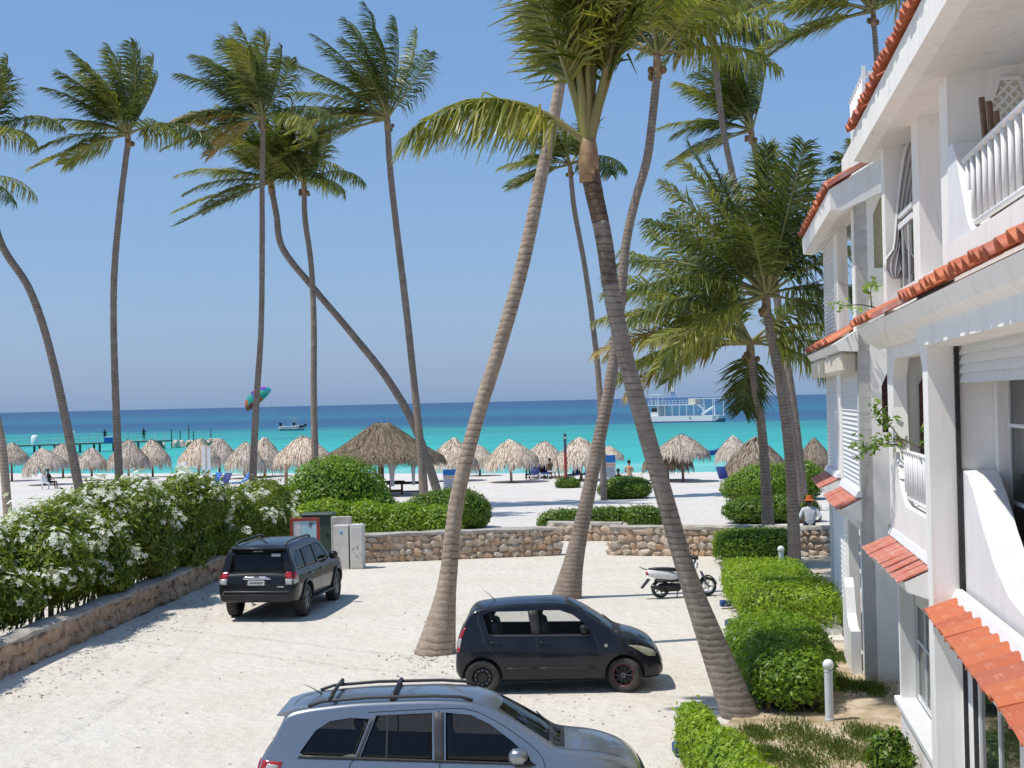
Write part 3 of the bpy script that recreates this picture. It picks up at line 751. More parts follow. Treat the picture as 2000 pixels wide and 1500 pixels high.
# wall face must look at the camera: walk so that +Y local points away from the viewer
A0, A1 = gp(-120, 1390), gp(452, 1124)
stone_wall((A0.x - .15, A0.y), (A1.x - .1, A1.y), .62, .42, .40, 'long brown stone wall under the white flowering hedge', BROWN_ROCKS, True, 2)
stone_wall((-4.95, 48.4), (1.36, 49.5), .86, .42, .25, 'pale stone wall between white meter cabinet and the gap', ROCKS, True, 4, 1, (0, 1))
stone_wall((1.15, 54.9), (3.75, 53.9), .60, .40, .25, 'low stone wall set back behind the gap, below a clipped hedge', ROCKS, True, 2)
stone_wall((3.02, 49.2), (10.3, 46.9), .88, .45, .30, 'stone wall behind the scooter running to the house', ROCKS, True, 4, 1, (1, 0))

# ------------------------------------------------------------------ hedges and shrubs
def leaves_mesh(name, P, N, size, ratio=.42, spread=.9, up=.25, rng=None):
    """one quad per leaf at P, roughly facing N"""
    rng = rng or NP
    n = len(P)
    G = N + rng.normal(size=(n, 3)) * .42 * spread; G[:, 2] += up; G /= np.linalg.norm(G, axis=1, keepdims=True)      # the way each blade faces
    D = np.cross(G, rng.normal(size=(n, 3))); D[:, 2] += .25; D /= (np.linalg.norm(D, axis=1, keepdims=True) + 1e-9)
    R = np.cross(D, G); R /= (np.linalg.norm(R, axis=1, keepdims=True) + 1e-9)
    s = size * rng.uniform(.5, 1.45, (n, 1))
    base = P - D * s * .35; tip = P + D * s * .65; mid = P + D * s * .12 + np.cross(R, D) * s * .08
    V = np.stack([base, mid + R * s * ratio * .5, tip, mid - R * s * ratio * .5], 1).reshape(-1, 3)
    F = np.arange(4 * n).reshape(n, 4)
    return np_mesh(name, V, F)
def lobes_points(lobes, n, inner=.72, zmin=.02, rng=None, p=2.0):
    """points in the outer skin of a union of (super)ellipsoids (cx, cy, cz, rx, ry, rz)"""
    rng = rng or NP
    lobes = np.array(lobes, float); area = np.array([(a * b + b * c + a * c) for a, b, c in lobes[:, 3:6]]); area /= area.sum()
    idx = rng.choice(len(lobes), n * 2, p=area)
    D = rng.normal(size=(n * 2, 3)); D /= np.linalg.norm(D, axis=1, keepdims=True)
    if p > 2:
        k = (np.abs(D) ** p).sum(1, keepdims=True) ** (-1 / p); D = D * k
    rad = rng.uniform(inner ** 2, 1.06, (n * 2, 1)) ** .5
    C = lobes[idx, :3]; R = lobes[idx, 3:6]
    P = C + D * R * rad; N = np.sign(D) * np.abs(D) ** (p - 1) / R; N /= (np.linalg.norm(N, axis=1, keepdims=True) + 1e-9)
    keep = P[:, 2] > zmin
    for j, l in enumerate(lobes):
        q = ((np.abs(P - l[:3]) / l[3:6]) ** p).sum(1)
        keep &= (idx == j) | (q > .6)
    P, N = P[keep][:n], N[keep][:n]
    return P, N
def core_mesh(lobes, k=.80, p=2.0, zmin=0.0):
    m = MB()
    for cx, cy, cz, rx, ry, rz in lobes:
        V = []; F = []; n, q = 14, 8
        for i in range(q + 1):
            for j in range(n):
                a = math.pi * i / q; b = 2 * math.pi * j / n
                d = Vector((math.sin(a) * math.cos(b), math.sin(a) * math.sin(b), -math.cos(a)))
                if p > 2: d = d * (sum(abs(c) ** p for c in d) ** (-1 / p))
                V.append((cx + d.x * rx * k, cy + d.y * ry * k, max(zmin, cz + d.z * rz * k)))
        for i in range(q):
            for j in range(n): F.append((i * n + j, i * n + (j + 1) % n, (i + 1) * n + (j + 1) % n, (i + 1) * n + j))
        m.add(V, F)
    return m
M['hedge_core'] = pm('dark_core_fill', (0.020, 0.045, 0.008), (0.035, 0.030, 0.015), 9, 0.9, 0.8, 14, 0.05)  # dark solid fill added inside hedges to block light
def hedge(name, x, y, lobes, n, size, mat, label, cat='hedge', group='clipped green hedges', p=2.0, ratio=.45, twigs=0, up=.25, core=.80, rz=0.0, lean=0, bare=0.0):
    root = empty(name, (x, y, 0), rz, label, cat, group)
    P, N = lobes_points(lobes, n, .78, .03, None, p)
    if bare:      # thin, twiggy foot on the side towards the land
        q = (P[:, 2] > bare * NP.uniform(.6, 1.25, len(P))) | (N[:, 1] > .3) | (NP.random(len(P)) < .10); P, N = P[q], N[q]
    # ragged outline: sprigs that stick out
    k = NP.random(len(P)) < .10; P[k] += N[k] * NP.uniform(.02, .12, (k.sum(), 1)) * size * 9
    o = link('foliage', leaves_mesh(name, P, N, size, ratio, .9, up), mat, root); o['kind'] = 'stuff'
    if core: core_mesh(lobes, core, p).build('light_blocking_core', M['hedge_core'], root)['kind'] = 'stuff'  # added opaque core, stops light passing between the leaves
    if twigs:
        m = MB(); xs = [l[0] for l in lobes]; rx = max(l[3] for l in lobes); ry = max(l[4] for l in lobes); zt = min(l[2] for l in lobes)
        for i in range(twigs):
            l = RND.choice(lobes); a, b = l[0] + RND.uniform(-.8, .8) * l[3], l[1] + RND.uniform(-.8, .8) * l[4]
            m.tube([(a * .96, b * .96, -.03), (a + RND.uniform(-.06, .06), b, zt * .5), (a + RND.uniform(-.12, .12), b + RND.uniform(-.1, .1), zt * 1.1)], [.014, .011, .007], 5)
        m.build('stems', M['twig'], root)['kind'] = 'stuff'
    return root
hedge('rounded_shrub', -6.45, 55.5, [(0, 0, 1.5, 1.95, 1.5, 1.65), (-1.3, -.3, 1.0, 1.2, 1.2, 1.15), (1.25, -.4, .95, 1.1, 1.1, 1.0)], 24000, .125, M['hedge'], 'tallest rounded green shrub, left of the thatched gazebo', 'shrub', 'rounded shrubs on the sand', ratio=.5)
hedge('rounded_shrub', -4.7, 52.3, [(-1.7, 0, .85, 1.3, .9, .95), (-.4, .1, .75, 1.2, .9, .95), (.9, .2, .7, 1.1, .9, .9), (2.0, .2, .65, .9, .8, .85)], 26000, .115, M['hedge_light'], 'long light green hedge behind the cabinets and the pale stone wall', 'hedge', 'rounded shrubs on the sand', ratio=.5)
hedge('rounded_shrub', -2.45, 61.0, [(0, 0, .72, 1.5, 1.3, .88), (-.9, -.2, .62, 1.1, 1.1, .8), (.75, 0, .55, .75, .9, .62)], 14000, .12, M['hedge_dark'], 'round dark green shrub on the beach beside the leaning palm trunk', 'shrub', 'rounded shrubs on the sand', ratio=.5)
hedge('small_bush', 3.05, 87.5, [(0, 0, .22, .72, .6, .38)], 2200, .11, M['hedge_dark'], 'smallest round bush on the beach at the foot of the dark pole', 'shrub', 'rounded shrubs on the sand', ratio=.5)
hedge('rounded_shrub', 5.55, 77.0, [(0, 0, .5, 1.25, .9, .62), (-.6, 0, .45, .8, .8, .52), (.6, 0, .5, .75, .8, .55)], 8000, .11, M['hedge_dark'], 'dark oval hedge on the beach below the tall blue sign', 'hedge', 'rounded shrubs on the sand', ratio=.5)
hedge('clipped_hedge', 3.0, 57.6, [(-.9, 0, .38, 1.25, .6, .52), (.6, .1, .44, 1.3, .6, .5), (1.75, -.5, .45, .75, .6, .55)], 13000, .10, M['hedge_dark'], 'long low hedge right above the set-back stone wall', p=2.8)
hedge('rounded_shrub', 12.3, 73.5, [(0, 0, .8, 2.1, 1.5, .95), (-1.0, -.3, .6, 1.5, 1.3, .75), (1.3, 0, .9, 1.3, 1.2, 1.0)], 15000, .12, M['hedge'], 'wide rounded shrub behind the two palm trunks near the house', 'shrub', 'rounded shrubs on the sand', ratio=.5)
hedge('rounded_shrub', 9.5, 60.5, [(0, 0, .48, 1.35, 1.0, .55), (1.3, .1, .5, 1.2, 1.0, .6)], 9000, .115, M['hedge_dark'], 'lower rounded shrub in front of the wide one, beside the sand path', 'shrub', 'rounded shrubs on the sand', ratio=.5)
hedge('clipped_hedge', 7.1, 45.6, [(0, 0, .48, 1.18, .95, .55)], 9500, .095, M['hedge'], 'square hedge between scooter wall and the lamp globe', p=5, twigs=90, bare=.28)
hedge('clipped_hedge', 5.8, 34.6, [(-.05, 1.6, .50, .96, 2.2, .50), (.10, -1.5, .50, 1.0, 1.9, .50)], 30000, .085, M['hedge_light'], 'flat-topped light green hedge with the white lamp globe showing above it', p=9, twigs=320, bare=.42, rz=-.08, core=.72)
hedge('clipped_hedge', 4.42, 26.1, [(.05, .9, .50, .84, 1.7, .56), (-.06, -1.4, .46, .62, 1.0, .52), (.12, -.2, .5, .72, 1.3, .58)], 28000, .08, M['hedge'], 'bushy green hedge behind the foot of the thick leaning palm', p=3.5, twigs=260, bare=.30, rz=-.06, core=.74)
hedge('clipped_hedge', 2.50, 19.0, [(-.08, 1.6, .36, .27, 1.5, .42), (.02, -.6, .42, .38, 1.6, .46), (.05, -2.6, .5, .46, 1.2, .46)], 15000, .085, M['hedge_light'], 'ragged light green hedge in front of the thick leaning palm', p=2.6, twigs=40, core=.72)
hedge('small_bush', 4.62, 19.3, [(0, 0, .46, .26, .28, .32), (.06, -.1, .35, .22, .25, .25)], 1700, .085, M['hedge_dark'], 'small dark bush close to the wall of the house', 'shrub', None, twigs=14, core=.6)

# ---- white flowering hedge along the left wall
def flower_mesh(name, seed):
    r = random.Random(seed); V = []; F = []
    for b in range(9):
        c = Vector((r.gauss(0, .07), r.gauss(0, .07), r.gauss(0, .055)))
        nrm = (c.normalized() + Vector((0, -.3, .6))).normalized(); a = nrm.orthogonal().normalized(); bb = nrm.cross(a)
        ph = r.uniform(0, 6)
        for k in range(5):
            an = ph + k * 1.2566; d = a * math.cos(an) + bb * math.sin(an); e = a * math.cos(an + .5) + bb * math.sin(an + .5); g = a * math.cos(an - .5) + bb * math.sin(an - .5)
            i = len(V); V += [c, c + e * .030 + nrm * .008, c + d * .048, c + g * .030 + nrm * .006]; F.append((i, i + 1, i + 2, i + 3))
    me = bpy.data.meshes.new(name); me.from_pydata([tuple(v) for v in V], [], F); me.materials.append(M['flower']); return me
FLOWERS = [flower_mesh('flower_cluster', 5 + i) for i in range(5)]
def flowering_shrub(x, y, hgt, w, dpt, label, nleaf, nfl, seed):
    r = random.Random(seed); rng = np.random.default_rng(seed)
    root = empty('flowering_shrub', (x, y, 0), 0, label, 'shrub', 'white flowering shrubs along the wall')
    lobes = []
    for k in range(3): lobes.append((r.uniform(-.3, .5) * dpt, (-.34 + .34 * k) * w, hgt * r.uniform(.36, .44), dpt * .5, w * .34, hgt * .20))
    for k in range(7):
        lobes.append((r.uniform(-.55, .55) * dpt, r.uniform(-.5, .5) * w, hgt * r.uniform(.50, .80), dpt * r.uniform(.50, .68), w * r.uniform(.34, .48), hgt * r.uniform(.22, .30)))
    P, N = lobes_points(lobes, nleaf, .45, hgt * .20, rng)
    # hang a few sprays lower and push sprigs out
    k = rng.random(len(P)) < .18; P[k] += N[k] * rng.uniform(.0, .22, (k.sum(), 1))
    o = link('foliage', leaves_mesh('flowering_foliage', P, N, .16, .30, .95, .35, rng), M['bush'], root); o['kind'] = 'stuff'
    # stems fanning out of the ground
    m = MB()
    for k in range(26):
        b = (r.uniform(-.35, .35) * dpt, r.uniform(-.5, .5) * w); l = r.choice(lobes)
        t = (l[0] + r.uniform(-.3, .3), l[1] + r.uniform(-.3, .3), l[2])
        m.tube([(b[0], b[1], -.04), (b[0] * .9 + t[0] * .2, b[1] * .9 + t[1] * .15, hgt * .2), ((b[0] + t[0]) / 2, (b[1] + t[1]) / 2, hgt * .4), t], [.028, .023, .018, .008], 5)
    m.build('stems', M['twig'], root, True)['kind'] = 'stuff'
    # flower clusters sit on the outside, mostly high
    Q, QN = lobes_points(lobes, nfl * 14, .96, hgt * .36, rng)
    want = [i for i in range(len(Q)) if QN[i][2] > -.35 and (QN[i][1] < .45) and r.random() < .30 + .6 * (Q[i][2] / hgt)]
    cnt = 0; cent = [Q[i] for i in want[:max(1, nfl // 3)]]
    for i in want[:nfl]:
        c = Q[i]
        if r.random() < .40: c = np.array(r.choice(cent)) + rng.normal(size=3) * .10
        s = r.uniform(.9, 2.1)
        o = link('flower_cluster', r.choice(FLOWERS), None, root, tuple(c + QN[i] * .05), (r.uniform(-.4, .4), r.uniform(-.4, .4), r.uniform(0, 6)), (s, s, s)); o['kind'] = 'stuff'
    return root
spots = [(-11.3, 28.6, 2.65, 2.9), (-10.95, 31.6, 2.8, 2.9), (-10.6, 34.6, 2.95, 2.9), (-10.25, 37.6, 3.05, 2.9), (-9.9, 40.6, 3.1, 2.9), (-9.5, 43.6, 2.9, 2.9), (-9.0, 46.6, 2.7, 2.9), (-8.3, 49.6, 2.5, 2.8)]
names = ['flowering shrub with white blooms cut off by the photo edge', 'second flowering shrub along the wall, pale bare stems below', 'third white-flowered shrub along the wall from the photo edge', 'fourth white-flowered shrub, in the middle of the hedge row',
         'tallest white-flowered shrub in the hedge row, just left of the black SUV', 'dark shady flowering shrub behind the black SUV', 'flowering shrub next to the red-framed picture board', 'last flowering shrub of the row, behind the green cabinet']
for i, (x, y, h_, w_) in enumerate(spots):
    flowering_shrub(x, y, h_, w_, 1.15, names[i], 29000 if i < 6 else 17000, 70 if i < 6 else 46, 100 + i)

# ---- thin grass in the garden, leaf litter along the wall
def grass_patch():
    rng = np.random.default_rng(3); n = 15000
    cl = [(gp(*c), r) for c, r in (((1640, 1340), .7), (1700, 1350) and ((1700, 1350), .6), ((1560, 1440), .9), ((1480, 1440), .5), ((1640, 1470), .8), ((1690, 1440), .6), ((1570, 1500), .9), ((1500, 1480), .4), ((1720, 1490), .5), ((1600, 1390), .3), ((1650, 1290), .5))]
    k = rng.integers(0, len(cl), n)
    C = np.array([[c.x, c.y] for c, r in cl]); R = np.array([r for c, r in cl])
    xy = C[k] + rng.normal(size=(n, 2)) * R[k][:, None] * np.array([.22, .55])
    h = rng.uniform(.03, .09, n); a = rng.uniform(0, 6.28, n); w = .012
    base = np.c_[xy, np.full(n, .04)]
    side = np.c_[np.cos(a), np.sin(a), np.zeros(n)] * w
    tip = base + np.c_[rng.normal(size=(n, 2)) * .025, h]
    V = np.stack([base - side, base + side, tip], 1).reshape(-1, 3)
    o = link('grass', np_mesh('grass', V, np.arange(3 * n).reshape(n, 3)), M['grass']); tag(o, 'short thin grass in patches beside the house', 'grass', None, 'stuff')
grass_patch()
def litter():
    rng = np.random.default_rng(8); n = 520
    t = rng.random(n); P = np.array([[A0.x + (A1.x - A0.x) * s, A0.y + (A1.y - A0.y) * s] for s in t]) + np.c_[.35 + rng.gamma(1.2, .55, n), rng.normal(size=n) * .3]
    more = [(gp(850, 1290), 120, .5), (gp(1060, 1180), 60, .6), (gp(1180, 1395), 70, 1.2), (gp(150, 1450), 60, 2.0), (gp(760, 1230), 40, 2.5)]
    for c, k, r in more: P = np.r_[P, np.c_[c.x + rng.normal(size=k) * r, c.y + rng.normal(size=k) * r * 1.4]]
    n = len(P); Z = np.array([sand_z(x, y) for x, y in P]) + .012
    a = rng.uniform(0, 6.28, n); s = rng.uniform(.02, .06, n)
    d = np.c_[np.cos(a), np.sin(a), rng.normal(size=n) * .2] * s[:, None]; e = np.c_[-np.sin(a), np.cos(a), np.zeros(n)] * (s * .35)[:, None]
    c = np.c_[P, Z]
    o = link('leaf_litter', np_mesh('leaf_litter', np.stack([c - d, c + e, c + d, c - e], 1).reshape(-1, 3), np.arange(4 * n).reshape(n, 4)), M['dead']); tag(o, 'dry brown leaves scattered on the sand', 'leaves', None, 'stuff')
litter()

# ------------------------------------------------------------------ coconut palms
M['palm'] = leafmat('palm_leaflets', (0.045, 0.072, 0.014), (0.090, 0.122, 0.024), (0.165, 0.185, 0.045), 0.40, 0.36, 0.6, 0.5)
M['palm_pale'] = leafmat('yellow_green_palm_leaflets', (0.115, 0.145, 0.024), (0.23, 0.25, 0.048), (0.40, 0.37, 0.11), 0.38, 0.38, 0.6, 0.5)  # lighter yellow-green leaflets, given to a share of the fronds
M['palm_dry'] = leafmat('yellowing_palm_leaflets', (0.24, 0.18, 0.05), (0.38, 0.27, 0.08), (0.50, 0.34, 0.13), 0.5, 0.35, 0.6)
M['rachis'] = pm('pale_green_leaf_stalk', (0.20, 0.21, 0.06), (0.27, 0.22, 0.09), 4, 0.5)
M['fibre'] = pm('orange_brown_palm_fibre', (0.36, 0.25, 0.14), (0.24, 0.15, 0.08), 8, 0.9, 0.6)
M['coconut'] = pm('green_brown_coconut', (0.14, 0.10, 0.03), (0.20, 0.11, 0.04), 3, 0.5)
def trunk_mat(name, c1, c2, ring=9.0):
    t = NT(name); t.set(rough=0.9, spec=0.15); v = t.coords('Object')
    w = t.new('ShaderNodeTexWave'); w.bands_direction = 'Z'; w.inputs['Scale'].default_value = ring / 3.0; w.inputs['Distortion'].default_value = 5.0; w.inputs['Detail'].default_value = 5; w.inputs['Detail Scale'].default_value = 0.8; w.inputs['Detail Roughness'].default_value = .7; t.ln(v, w.inputs['Vector'])
    n = t.noise(v, 4.0, 8, 0.72)
    mp = t.new('ShaderNodeMapping'); mp.inputs['Scale'].default_value = (9, 9, 1.1); t.ln(v, mp.inputs['Vector']); crack = t.noise(mp.outputs[0], 1.6, 6, 0.7)
    c = t.ramp(n, [(0.30, c2), (0.52, tuple((a + b) / 2 for a, b in zip(c1, c2))), (0.68, c1)])
    rings = t.mix(t.ramp(t.noise(v, 1.3, 3), [(0.38, (0, 0, 0)), (0.6, (1, 1, 1))]), (1, 1, 1), t.ramp(w.outputs['Fac'], [(0.0, (0.5, 0.48, 0.46)), (0.22, (1, 1, 1))]))
    c = t.mix(1.0, c, rings, 'MULTIPLY')
    c = t.mix(1.0, c, t.ramp(crack, [(0.30, (0.55, 0.52, 0.50)), (0.42, (1, 1, 1))]), 'MULTIPLY')
    pits = t.ramp(t.noise(v, 2.6, 6, 0.8), [(0.66, (0, 0, 0)), (0.70, (1, 1, 1))])
    c = t.mix(pits, c, tuple(x * .3 for x in c2)); t.col(c)
    mu = t.new('ShaderNodeMath', operation='MULTIPLY_ADD'); mu.inputs[1].default_value = .35; t.ln(w.outputs['Fac'], mu.inputs[0]); t.ln(n, mu.inputs[2])
    m2 = t.new('ShaderNodeMath', operation='MULTIPLY_ADD'); m2.inputs[1].default_value = .5; t.ln(crack, m2.inputs[0]); t.ln(mu.outputs[0], m2.inputs[2])
    t.bump(m2.outputs[0], 0.5, 0.035); return t.m
M['trunk'] = trunk_mat('palm_bark', (0.33, 0.27, 0.22), (0.20, 0.155, 0.125))
M['trunk_warm'] = trunk_mat('warm_palm_bark', (0.45, 0.365, 0.285), (0.28, 0.215, 0.165), 7)
M['trunk_grey'] = trunk_mat('grey_palm_bark', (0.36, 0.315, 0.265), (0.21, 0.18, 0.15), 9)
M['trunk_mottled'] = trunk_mat('mottled_palm_bark', (0.33, 0.28, 0.23), (0.10, 0.075, 0.055), 8)
M['trunk_dark'] = trunk_mat('dark_rough_palm_bark', (0.20, 0.145, 0.10), (0.075, 0.050, 0.035), 8)

def frond(V, F, R, base, d0, L, wind, grav, n, ll, rng, width=.045, twist=0.0, t0=.17):
    """adds leaflet quads to V/F (lists of arrays) and the stalk to R (an MB)"""
    steps = 16; ds = L / steps; d = np.array(d0, float); d /= np.linalg.norm(d); p = np.array(base, float)
    pts = [p.copy()]; dirs = [d.copy()]
    for i in range(steps):
        f = i / steps
        d = d + (np.array(wind) * (.35 + f) + np.array([0, 0, -grav]) * (.25 + 1.1 * f)) * ds / L * 1.15
        d /= np.linalg.norm(d); p = p + d * ds; pts.append(p.copy()); dirs.append(d.copy())
    pts = np.array(pts); dirs = np.array(dirs)
    R.tube(pts[::2], np.interp(np.linspace(0, 1, len(pts[::2])), [0, .12, .3, 1], [.085, .05, .035, .006]) * (L / 4.0), 5, False)
    t = np.linspace(t0, .995, n); tt = t * steps; k = np.minimum(tt.astype(int), steps - 1); fr = (tt - k)[:, None]
    P = pts[k] * (1 - fr) + pts[k + 1] * fr; D = dirs[k] * (1 - fr) + dirs[k + 1] * fr; D /= np.linalg.norm(D, axis=1, keepdims=True)
    up = np.array([0, 0, 1.0]) + np.array([0.35, 0.25, 0]) * rng.normal()
    S_ = np.cross(D, up); S_ /= (np.linalg.norm(S_, axis=1, keepdims=True) + 1e-6); U = np.cross(S_, D)
    ln = ll * np.clip(np.sin(np.pi * (.16 + .78 * t)) ** .6, .25, 1) * rng.uniform(.82, 1.12, n)
    flat = np.sqrt(np.clip(1 - D[:, 2] ** 2, 0, 1))                   # 1 where the stalk lies flat: leaflets hang there
    for sg in (-1, 1):
        sv = S_ * sg
        dr = sv * .85 + D * (.34 + .45 * t)[:, None] + U * .22 + np.array(wind) * 1.1 + rng.normal(size=(n, 3)) * .11
        dr[:, 2] -= (.12 + .22 * grav) * flat
        dr /= np.linalg.norm(dr, axis=1, keepdims=True)
        d2 = dr * .8 + np.array(wind) * .9 + rng.normal(size=(n, 3)) * .12; d2[:, 2] -= (.40 + .55 * min(grav, 1.3)) * (.35 + .65 * flat); d2 /= np.linalg.norm(d2, axis=1, keepdims=True)
        mid = P + dr * (ln * .5)[:, None]; tip = mid + d2 * (ln * .5)[:, None]
        wv = np.cross(dr, U + rng.normal(size=(n, 3)) * .35); wv /= (np.linalg.norm(wv, axis=1, keepdims=True) + 1e-6); wv = wv * width * .5
        b = sum(len(x) for x in V)
        V.append(np.stack([P - wv * .6, P + wv * .6, mid + wv, mid - wv, tip + wv * .18, tip - wv * .18], 1).reshape(-1, 3))
        i0 = b + 6 * np.arange(n)
        F.append(np.stack([i0, i0 + 1, i0 + 2, i0 + 3], 1)); F.append(np.stack([i0 + 3, i0 + 2, i0 + 4, i0 + 5], 1))

WINDY = [(95, .1, 1.0, .15), (106, -.25, 1.0, .2), (84, .3, .95, .2), (116, .2, 1.0, .25), (100, -.5, .9, .2), (136, -.1, 1.1, .35), (128, .35, 1.0, .4), (160, .1, 1.1, .8, 1), (172, -.3, 1.0, .9), (197, .0, 1.1, .5, 1), (62, .15, .9, .25), (52, -.3, .8, .4),
         (30, .1, 1.0, 1.7), (18, -.35, .8, 1.5), (74, -.2, .95, .2), (110, .7, .8, .4), (150, .6, .8, .7), (182, .3, .9, .9), (90, -.1, 1.05, .12), (122, -.3, 1.0, .3)]
FAN = [(90, .2, 1.0, .3), (80, -.3, 1.0, .35), (100, .3, 1.0, .3), (68, .3, 1.0, .45), (112, -.3, 1.0, .4), (56, -.2, .95, .55), (124, .35, 1.0, .5), (44, .3, .9, .7), (137, -.2, 1.0, .6), (150, .3, 1.05, .8), (163, -.25, 1.1, 1.0),
       (176, .15, 1.1, 1.15), (30, -.2, .85, .8), (12, .2, .8, 1.0), (-8, -.1, .7, 1.1), (190, -.2, 1.0, 1.2, 1), (200, .3, .9, 1.1, 1), (74, .8, .8, .5), (106, -.8, .8, .5), (150, -.8, .85, .8), (40, .8, .7, .7), (95, -.5, .95, .3), (85, .6, .95, .3), (210, 0, .75, 1.0, 2)]
def palm(label, path, Y, widths, crown, L, spec=WINDY, Ytop=None, wind=.50, nleaf=76, ll=1.15, mat='trunk', seed=1, pale_share=.42, base_flare=1.6, ring=.012, upper_dark=False, rings=60, skip=(), foot_z=0.0, width=.05, extra=(), t0=.17, nuts=4):
    """path: photo points from foot to crown, turned into a trunk standing at depth Y (Ytop at the crown)"""
    rng = np.random.default_rng(seed); r = random.Random(seed)
    Ytop = Ytop if Ytop is not None else Y
    P = []; n = len(path)
    for i, (px, py) in enumerate(path):
        P.append(at(px, py, Y + (Ytop - Y) * i / (n - 1)))
    foot = P[0].copy(); foot.z = foot_z
    root = empty('palm_tree', foot, 0, label, 'palm tree', 'coconut palms')
    pts = [Vector(p) - foot for p in P]
    pts[0].z = -.25
    pts[0].x = pts[1].x + (pts[0].x - pts[1].x) * 1.0
    ws = [w * (Y + (Ytop - Y) * i / (n - 1)) / FPX / 2 for i, w in enumerate(widths)]
    C = spline([(p.x, p.y, p.z, w) for p, w in zip(pts, ws)], rings)
    def part(name, cs, m_, k0):
        mb = MB(); V = []; nn = 14
        for i, c in enumerate(cs):
            rad = c[3] * (1 + ring / max(c[3], .05) * (1 if (i + k0) % 2 else -1) * r.uniform(.2, 1.0) * .3)
            V.append((Vector(c[:3]), rad))
        mb.tube([v for v, _ in V], [q for _, q in V], nn, True)
        # roughen
        mb.v = [(x + r.uniform(-1, 1) * ring * .35, y + r.uniform(-1, 1) * ring * .35, z) for x, y, z in mb.v]
        return mb.build(name, M[m_], root, True)
    if upper_dark:
        k = int(rings * upper_dark); k2 = int(rings * (upper_dark - .13))
        part('trunk', C[:k2 + 1], mat, 0); part('mottled_trunk', C[k2:k + 1], 'trunk_mottled', k2); part('upper_trunk', C[k:], 'trunk_dark', k)
    else:
        part('trunk', C, mat, 0)
    top = Vector(C[-1][:3])
    cr = ws[-1]
    mb = MB(); mb.tube([top - Vector((0, 0, .25)), top + Vector((0, 0, .10)), top + Vector((0, 0, .32)), top + Vector((0, 0, .5))], [cr * 1.02, cr * 1.10, cr * .92, cr * .7], 10)
    mb.build('crown_base', M['fibre'], root, True)
    for k in range(nuts):
        mb = MB(); a = r.uniform(0, 6.28); mb.ball(top + Vector((math.cos(a) * cr * 1.7, math.sin(a) * cr * 1.7, r.uniform(-.2, .05))), .085, 8, 6, (1, 1, 1.25))
        mb.build('coconut', M['coconut'], root, True)
    wv = (-wind, -.05, .0)
    for i, s in enumerate(list(spec) + list(extra)):
        if i in skip: continue
        a = math.radians(s[0] + (r.uniform(-6, 6) if i < len(spec) else 0)); dep = s[1] + r.uniform(-.12, .12)
        d0 = Vector((math.cos(a), dep, math.sin(a)))
        V = []; F = []; R = MB()
        frond(V, F, R, tuple(top + Vector((0, 0, .35)) + d0.normalized() * .1), d0, L * s[2] * r.uniform(.93, 1.06), wv, s[3], nleaf, ll, rng, width, 0.0, t0 if i < len(spec) else .17)
        kind = s[4] if len(s) > 4 else (1 if r.random() < pale_share else 0)
        o = link('frond', np_mesh('frond', np.concatenate(V), np.concatenate(F)), M[('palm', 'palm_pale', 'palm_dry')[kind]], root)
        R.build('stalk', M['rachis'], o, True)
    return root

palm('palm at the photo edge whose bent grey trunk enters from the side', [(172, 935), (110, 735), (62, 575), (0, 470), (-30, 330), (-28, 285)], 62, [20, 16, 15, 14, 13, 12], None, 3.7, seed=21)
palm('short slice of a reddish palm trunk at the very edge of the photo', [(18, 985), (4, 870), (-20, 760), (-45, 600), (-80, 380)], 60, [19, 16, 15, 14, 12], None, 3.4, mat='trunk_warm', seed=22, nleaf=40)
palm('tall straight palm second from the photo edge, crown against plain sky', [(236, 935), (228, 830), (222, 640), (224, 520), (236, 390), (250, 278)], 64, [18, 15, 13, 13, 12, 11], None, 3.7, seed=23)
palm('palm with straight trunk in front of the coloured parasail', [(487, 935), (500, 800), (510, 640), (512, 480), (512, 350), (514, 245)], 66, [16, 13, 11, 11, 10, 10], None, 3.7, seed=24, pale_share=.6, extra=[(165, .1, 1.05, .8, 2), (176, -.2, 1.1, .7, 2), (205, .1, .8, .9, 2)])
palm('palm with the sharply slanting trunk crossing to the gazebo', [(866, 962), (815, 845), (760, 745), (690, 655), (610, 560), (552, 485), (540, 420), (530, 368)], 74, [19, 16, 15, 14, 13, 13, 12, 12], None, 4.2, seed=25, extra=[(205, -.1, 1.25, .25)])
palm('slim palm between the slanting trunk and the speedboat', [(616, 900), (613, 780), (613, 640), (608, 520), (596, 430), (594, 372)], 73, [15, 13, 12, 11, 11, 10], None, 3.3, seed=26, skip=(7, 8, 9, 17))
palm('tallest palm of the beach row, crown highest in the sky', [(830, 975), (822, 880), (808, 740), (793, 600), (775, 450), (762, 330), (757, 245)], 72, [19, 16, 14, 14, 13, 12, 12], None, 4.9, seed=27, skip=(12, 13), extra=[(150, .1, 1.05, .6, 1), (166, .0, .95, .8, 2), (182, -.1, .85, .7, 1)])
palm('thin distant palm seen between the two crossing thick trunks', [(1178, 900), (1172, 780), (1160, 650), (1142, 520), (1122, 410), (1114, 335)], 76, [13, 12, 11, 10, 10, 9], None, 3.0, seed=28, skip=(0, 2, 5, 14, 18))
